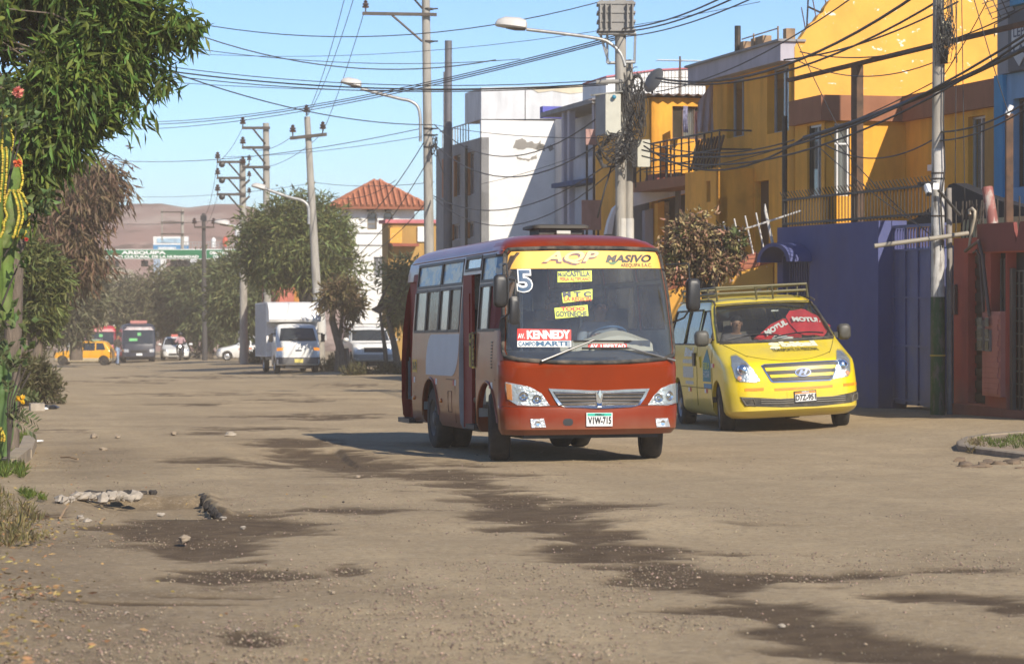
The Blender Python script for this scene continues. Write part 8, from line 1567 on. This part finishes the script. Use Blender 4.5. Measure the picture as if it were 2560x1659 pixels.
def hibiscus():
 Y=25.7;h=thing('hibiscus','flowering shrub with salmon pink blooms growing through the cactus','shrub',G(P(0,900,Y).x,Y));mb=MB();st=[[(-20,1150),(-10,800),(5,600),(20,460),(40,330),(38,230)],[(5,620),(-20,500),(0,330),(10,240)],[(10,640),(60,560),(95,520),(118,500)],[(20,460),(50,350),(72,300)],[(-10,800),(30,700),(55,640)]]
 for s in st:mb.tube([P(x,y,Y)for x,y in s],[.012-.008*k/len(s)for k in range(len(s))],6)
 mb.build('stem',BARKD,h,60,world=True);gl=leafm('leaf_hibiscus',(.10,.15,.05),.5,.25);B=[];
 for(x,y,r,k)in((30,212,24,22),(10,260,34,30),(38,285,24,16),(70,295,20,16),(60,300,30,10),(118,500,20,20),(95,520,20,8),(60,560,30,12),(110,495,16,10),(50,650,22,14),(40,790,34,18),(60,880,26,16)):
  for _ in range(k):B.append(P(x+rng.normal()*r*.6,y+rng.normal()*r*.6,Y+rng.normal()*.08)[:])
 B=np.array(B);leaf_mesh('foliage',B,rng.normal(size=B.shape)+np.array([.2,-.5,.1]),.11*(.7+.6*rng.random(len(B))),.07,gl,h,rng=rng,curl=.2)
 for(x,y,r,c)in((45,230,14,(.72,.30,.22)),(44,408,11,(.80,.26,.08)),(66,598,5,(.6,.1,.05))):
  n=60;c0=np.array(P(x,y,Y-.12));d=nrm(rng.normal(size=(n,3)));leaf_mesh('flower',c0+d*r*.25*Y/F,d,r*.9*Y/F,r*.7*Y/F,leafm('petal_%d'%x,c,.35,.3),h,rng=rng,curl=.3)
hibiscus()
def fern(lab,ks,flower):
 Y=25.0;h=thing('fern',lab,'plant',G(P(30,1160,Y).x,Y));B=[];D=[]
 for k in ks:
  x0,y0=(20+rng.normal()*12,960+rng.normal()*40)if k<10 else(5+rng.normal()*8,1235+rng.normal()*12)
  a=rng.uniform(-.5,2.6);L=rng.uniform(50,85)
  for t in np.linspace(.15,1,9):
   x,y=x0+math.cos(a)*L*t,y0-math.sin(a)*L*t*.8+18*t*t
   for sg in(-1,1):B.append(P(x,y,Y+rng.normal()*.02)[:]);D.append((math.cos(a)-sg*math.sin(a)*1.2,rng.normal()*.3,math.sin(a)+sg*math.cos(a)*1.2))
 B,D=np.array(B),np.array(D);leaf_mesh('frond',B,D,.085,.034,leafm('leaf_fern',(.10,.12,.05),.4,.25),h,rng=rng)
 if flower:mb=MB();[mb.tube([P(20,1160,Y),P(20+6*k,1000,Y),P(40+12*k,900+10*k,Y)],.01,5)for k in range(4)];mb.build('stem',BARKD,h,world=True)
 if not flower:return
 c0=np.array(P(52,998,Y-.1));d=nrm(rng.normal(size=(24,3)));leaf_mesh('flower',c0+d*.01,d,.05,.03,leafm('petal_yellow',(.75,.45,.02),.2,.3),h,rng=rng)
fern('feathery leaved plant at the cactus foot with a yellow flower',range(10),True);fern('low feathery sprout among the dry weeds of the near verge',range(10,16),False)
p=G(P(42,970,46).x,46);b=thing('post','slim post painted in black and white bands beside the tree trunk','post',p);z=p.z
for k in range(8):mb=MB();mb.tube([Vector((p.x,46,z+.25*k)),Vector((p.x,46,z+.25*k+.247))],.042,10);mb.build('band',M['white']if k%2 else M['black'],b,50,world=True)
def gground(px,py):Y=gy(py);X=(px-CX)/F*Y;return Vector((X,Y,gz(X,Y)))
def rough_stone(mb,c,r,rn,flat=.65):
 vs=[];fs=[];nu,nv=7,5;mb2=MB();mb2 .ball((0,0,0),1,nu,nv);s=rn.uniform(0,99);ax=Vector((rn.uniform(.7,1.3),rn.uniform(.7,1.3),flat*rn.uniform(.7,1.2)))
 for q in mb2 .v:k=1+.55*noise.noise(q*1.5+Vector((s,s,0)))+.3*noise.noise(q*3+Vector((0,s,s)));vs.append(Vector(c)+Vector((q.x*ax.x*k,q.y*ax.y*k,q.z*ax.z*k))*r)
 mb.add(vs,mb2 .f)
rn=random.Random(5)
cm=mat('rubble_pale',(.33,.285,.23),.95,var=.25,scale=9,bump=.6,bscale=30);sm_=mat('stone_brown',(.27,.215,.155),.95,var=.25,scale=9,bump=.5,bscale=30);am=mat('asphalt_lump',(.035,.03,.027),.9,var=.4,scale=20,bump=.8,bscale=40,dirt=((.2,.16,.11),.5,.8,8,(1,1,1)))
for k in range(18):
 x=152+190*(k/17)+rn.uniform(-8,8);y=1249+rn.uniform(-5,8);mb=MB();rough_stone(mb,gground(x,y)+Vector((0,0,.02)),rn.uniform(.025,.06),rn,.8);o=mb.build('rubble_lump',cm,None);tag(o,'pale lump of broken concrete in the row along the dug pit','stone','concrete lumps along the dug pit')
for k in range(14):
 x=215+160*(k/13)+rn.uniform(-8,8);y=1240+rn.uniform(-4,3);mb=MB();rough_stone(mb,gground(x,y)+Vector((0,0,.015)),rn.uniform(.025,.06),rn,.6);o=mb.build('asphalt_lump',am,None);tag(o,'dark asphalt crumb behind the concrete lumps of the pit','stone','asphalt crumbs behind the pit')
for k in range(20):
 t=k/19;x=507+48*t+rn.uniform(-7,3);y=1240+52*t+rn.uniform(-3,3);mb=MB();rough_stone(mb,gground(x,y)+Vector((0,0,-.01)),rn.uniform(.018,.045),rn,.9);o=mb.build('asphalt_lump',am,None);tag(o,'black broken asphalt piece along the steep edge of the pit','stone','broken asphalt along the pit edge')
for(x,y,r,m_,lab)in((460,1351,.085,sm_,'biggest pale brown stone lying on the dark wet patch'),(200,1296,.07,cm,'squarish pale concrete block beside the pit near the verge'),(218,1304,.06,cm,'second concrete block leaning near the squarish one'),(402,1288,.05,cm,'grey stone at the front edge of the pit'),(558,1297,.045,cm,'small pale stone below the broken asphalt edge'),(608,1320,.035,cm,'small bright stone on the dark patch near its right end'),(560,1206,.05,sm_,'lone stone on the road before the second pit'),(895,1193,.05,sm_,'flat stone on pale gravel beside the second pit'),(258,1124,.09,sm_,'dark stone left of the long pale wheel track'),(434,1086,.10,sm_,'grey block on the far pale strip'),(575,1089,.12,cm,'long pale stone slab on the far pale strip'),(295,1094,.09,sm_,'flat brown stone among crumbs on the far pale strip'),(235,1093,.12,sm_,'wide low heap of stone crumbs near the verge'),(317,1533,.03,cm,'small whitish pebble on bare brown soil'),(595,1576,.03,cm,'grey pebble near the round dark stain'),(832,1482,.03,sm_,'pebble on gravel right of the thin dark lines'),(1955,1566,.035,cm,'pale greenish pebble inside the long dark track'),(858,1255,.025,am,'black crumb on the pale gravel')):
 mb=MB();rough_stone(mb,gground(x,y)+Vector((0,0,r*.15)),r*.55,rn,.55);o=mb.build('stone',m_,None);tag(o,lab,'stone','loose stones on the road')
def gravel():
 n=70000;r_=np.random.default_rng(3);px=r_.uniform(-150,2700,n);py=1010+690*r_.random(n)**.8;Y=8000/(py-855);X=(px-CX)/F*Y
 dens=fbm(X*.8,Y*.8,4,77);w_=sst(.42,.66,dens+.12*np.exp(-((px-1250)/520)**2));ok=(r_.random(n)<.05+.95*w_**2)&~((px<560)&(px>320)&(py>1232)&(py<1296))&~((px>540)&(px<900)&(py>1112)&(py<1155));X,Y=X[ok],Y[ok];n=len(X)
 U=-X*SN+Y*CS;V=X*CS+Y*SN;Z=.61-.02177*Y+.047*np.clip(V-11.3,0,3.9)+.04*np.clip(.9-V,0,1)+((fbm(X*.5,Y*.5,4,3)-.5)*.07+(fbm(X*3,Y*3,4,9)-.5)*.018)*np.clip(1.4-Y/60,.15,1)
 s=.0022+.008*r_.random(n)**4;base=np.array([[1,0,0],[-1,0,0],[0,1,0],[0,-1,0],[0,0,.8],[0,0,-.8]]);tri=np.array([[0,2,4],[2,1,4],[1,3,4],[3,0,4],[2,0,5],[1,2,5],[3,1,5],[0,3,5]])
 v=base[None]*(.6+.8*r_.random((n,6,1)))+r_.normal(size=(n,6,3))*.15;a=r_.random(n)*6.28;c,s_=np.cos(a)[:,None],np.sin(a)[:,None];v=np.stack([v[...,0]*c-v[...,1]*s_,v[...,0]*s_+v[...,1]*c,v[...,2]*.75],-1)*s[:,None,None]+np.stack([X,Y,Z+s*.35],-1)[:,None]
 V=v.reshape(-1,3);T=(tri[None]+np.arange(n)[:,None,None]*6).reshape(-1,3);me=bpy.data.meshes.new('gravel');me.vertices.add(len(V));me.vertices.foreach_set('co',V.astype(np.float32).ravel());me.loops.add(T.size);me.loops.foreach_set('vertex_index',T.astype(np.int32).ravel());me.polygons.add(len(T));me.polygons.foreach_set('loop_start',np.arange(0,T.size,3,dtype=np.int32));me.update(calc_edges=True)
 o=finish(me,'gravel',mat('gravel_mixed',(.255,.20,.14),.95,var=.2,island=.45));tag(o,'loose gravel strewn over the road','gravel',None,'stuff')
gravel()
def litter():
 r_=np.random.default_rng(8);n=900;px=np.where(r_.random(n)<.75,r_.exponential(95,n)-40,r_.uniform(0,900,n));py=r_.uniform(1130,1690,n);k=(px<150)|(r_.random(n)<.5);px,py=px[k],py[k]
 cl=r_.random(len(px))<.35;px=np.where(cl,90+r_.normal(size=len(px))*60,px);py=np.where(cl,np.where(r_.random(len(px))<.5,1490,1320)+r_.normal(size=len(px))*16,py)
 B=np.array([tuple(gground(x,y)+Vector((0,0,.012)))for x,y in zip(px,py)]);D=r_.normal(size=B.shape)*np.array([1,1,.18]);o=leaf_mesh('leaf_litter',B,D,.02+.035*r_.random(len(B)),.014,mat('leaf_fallen',(.24,.165,.06),.8,var=.3,island=.5),None,rng=r_);tag(o,'fallen yellow leaves scattered over the verge side of the road','leaves',None,'stuff')
litter()
def grass(label,poly,n,L,m,seed):
 r_=np.random.default_rng(seed);pts=[]
 while len(pts)<n:
  x,y=r_.uniform(min(p[0]for p in poly),max(p[0]for p in poly)),r_.uniform(min(p[1]for p in poly),max(p[1]for p in poly));c=False
  for i in range(len(poly)):
   a,b=poly[i],poly[i-1]
   if(a[1]>y)!=(b[1]>y)and x<(b[0]-a[0])*(y-a[1])/(b[1]-a[1])+a[0]:c=not c
  if c and noise.noise(Vector((x*.05,y*.09,seed)))>-.25:pts.append(tuple(gground(x,y)))
 B=np.array(pts);D=r_.normal(size=B.shape)*.45+np.array([0,0,1]);o=leaf_mesh('grass',B,D,L*(.5+r_.random(n)),L*.09,m,None,rng=r_,curl=.25);tag(o,label,'grass',None,'stuff')
gm_=leafm('grass_blade',(.115,.165,.03),.4,.3);gy_=leafm('grass_dry',(.20,.17,.07),.4,.3)
grass('green grass tuft at the foot of the cactus',[(-60,1085),(60,1088),(85,1105),(70,1125),(40,1150),(70,1180),(60,1195),(-60,1200)],2600,.085,gm_,1)
grass('straw and dry weeds along the near verge',[(-60,1215),(60,1260),(110,1300),(60,1345),(150,1345),(-60,1400)],900,.07,gy_,2)
grass('small green creeping weeds near the concrete lumps',[(40,1228),(95,1236),(118,1252),(70,1250)],420,.05,gm_,3)
grass('green grass on the kerbed island at the road edge',[(2440,1116),(2620,1114),(2640,1150),(2480,1134)],3200,.075,gm_,4)
grass('dry grass clump spilling over the kerb corner',[(2405,1120),(2450,1118),(2470,1136),(2425,1138)],420,.08,gy_,5)
def kerb():
 pts=[(2680,1108),(2470,1113),(2425,1117),(2408,1123),(2414,1131),(2470,1139),(2560,1150),(2680,1164)];q=[gground(*p)for p in pts];mb=MB();n=len(q);c=sum(q,Vector())/n;rings=[]
 for i,p in enumerate(q):
  d=(q[min(i+1,n-1)]-q[max(i-1,0)]).normalized();s=Vector((d.y,-d.x,0));s=s if s.dot(p-c)>0 else-s
  rings.append([p+s*.09+Vector((0,0,-.1)),p+s*.08+Vector((0,0,.055)),p+s*.055+Vector((0,0,.07)),p-s*.05+Vector((0,0,.07)),p-s*.08+Vector((0,0,-.1))])
 mb.loft(rings);o=mb.build('kerb',mat('kerb_concrete',(.25,.205,.15),.9,var=.3,scale=6,bump=.5,bscale=30,dirt=((.33,.26,.17),.45,.8,4,(1,1,1))),None,35);o['kind']='structure'
 mb=MB();mb.add([p+Vector((0,0,.05))for p in q],[tuple(range(n))]);o=mb.build('island_soil',ground_mat_plain,None);o['kind']='structure'
 o=MB();rough=random.Random(9)
 for k in range(16):
  x,y=2400+rough.uniform(0,170),1152+rough.uniform(-2,22);mb=MB();rough_stone(mb,gground(x,y)+Vector((0,0,.0)),rough.uniform(.05,.13),rough,.4);o=mb.build('soil_clod',mat('soil_clod',(.16,.115,.075),.95,var=.3,bump=.6),None,40);tag(o,'clod of brown earth heaped in front of the island kerb','clod','earth clods by the kerb')
 for(x0,y0,x1,y1)in((24,1168,58,1148),(62,1142,76,1116)):
  a,b=gground(x0,y0),gground(x1,y1);d=b-a;mb=MB();mb.box((a+b)/2+Vector((0,0,.03)),(.16,d.length,.16),Matrix.Rotation(math.atan2(-d.x,d.y),3,'Z'));o=mb.build('kerb',mat('kerb_concrete',(.30,.27,.22)),None);o['kind']='structure'
ground_mat_plain=mat('island_earth',(.27,.20,.13),.95,var=.25,bump=.5)
kerb()
def bag(label,cx,cy,r,flat,m,seed):
 g=gground(cx,cy);mb=MB();mb.ball((0,0,0),1,24,16);vs=[]
 for q in mb.v:k=1+.22*noise.noise(q*1.8+Vector((seed,0,0)))+.10*noise.noise(q*5+Vector((0,seed,0)));vs.append(g+Vector((q.x*r*k,q.y*r*k,max(-.02,(q.z+.8)*r*flat*k))))
 m2=MB();m2 .add(vs,mb.f)
 if flat>.7:t=g+Vector((0,0,1.75*r*flat));m2 .tube([t-Vector((0,0,.05)),t+Vector((.03,0,.05)),t+Vector((.08,0,.1))],[.03,.025,.05],8)
 o=m2 .build('rubbish_bag',m,None,50);tag(o,label,'rubbish bag','rubbish left on the verge')
bm_=mat('bag_black',(.015,.015,.017),.3,var=.3,bump=.5,bscale=14,bdist=.05);bw=mat('bag_pale_blue',(.55,.62,.72),.4,var=.15,bump=.4,bscale=14,bdist=.04)
bag('full black rubbish bag dumped under the olive tree',62,1014,.16,.9,bm_,3);bag('pale blue plastic bag leaning on the black rubbish bag',82,1008,.14,1.15,bw,7);bag('flattened black bag lying towards the road',122,1022,.20,.22,bm_,12);bag('tiny white plastic scrap beside the flattened bag',114,1024,.05,.5,M['white'],15);bag('flat white plastic scrap on the pale strip',95,1104,.07,.2,M['white'],18)
g=gground(92,1026);mb=MB();mb.box(g+Vector((0,0,.06)),(.26,.3,.16),Matrix.Rotation(.3,3,'Z'));o=mb.build('concrete_block',cm,None);tag(o,'squared concrete block in front of the rubbish bags','block')
for a,b,lab in(((152,1146),(195,1152),'long dry stick on the soil near the verge'),((250,1310),(262,1304),'short dark twig beside the pit'),((150,1300),(170,1270),'thin straw leaning at the verge edge')):
 mb=MB();p,q=gground(*a),gground(*b);mb.tube([p+Vector((0,0,.015)),p.lerp(q,.5)+Vector((0,.02,.03)),q+Vector((0,0,.02))],.009,6);o=mb.build('stick',mat('stick_dry',(.30,.20,.11),.9),None,60);tag(o,lab,'stick')
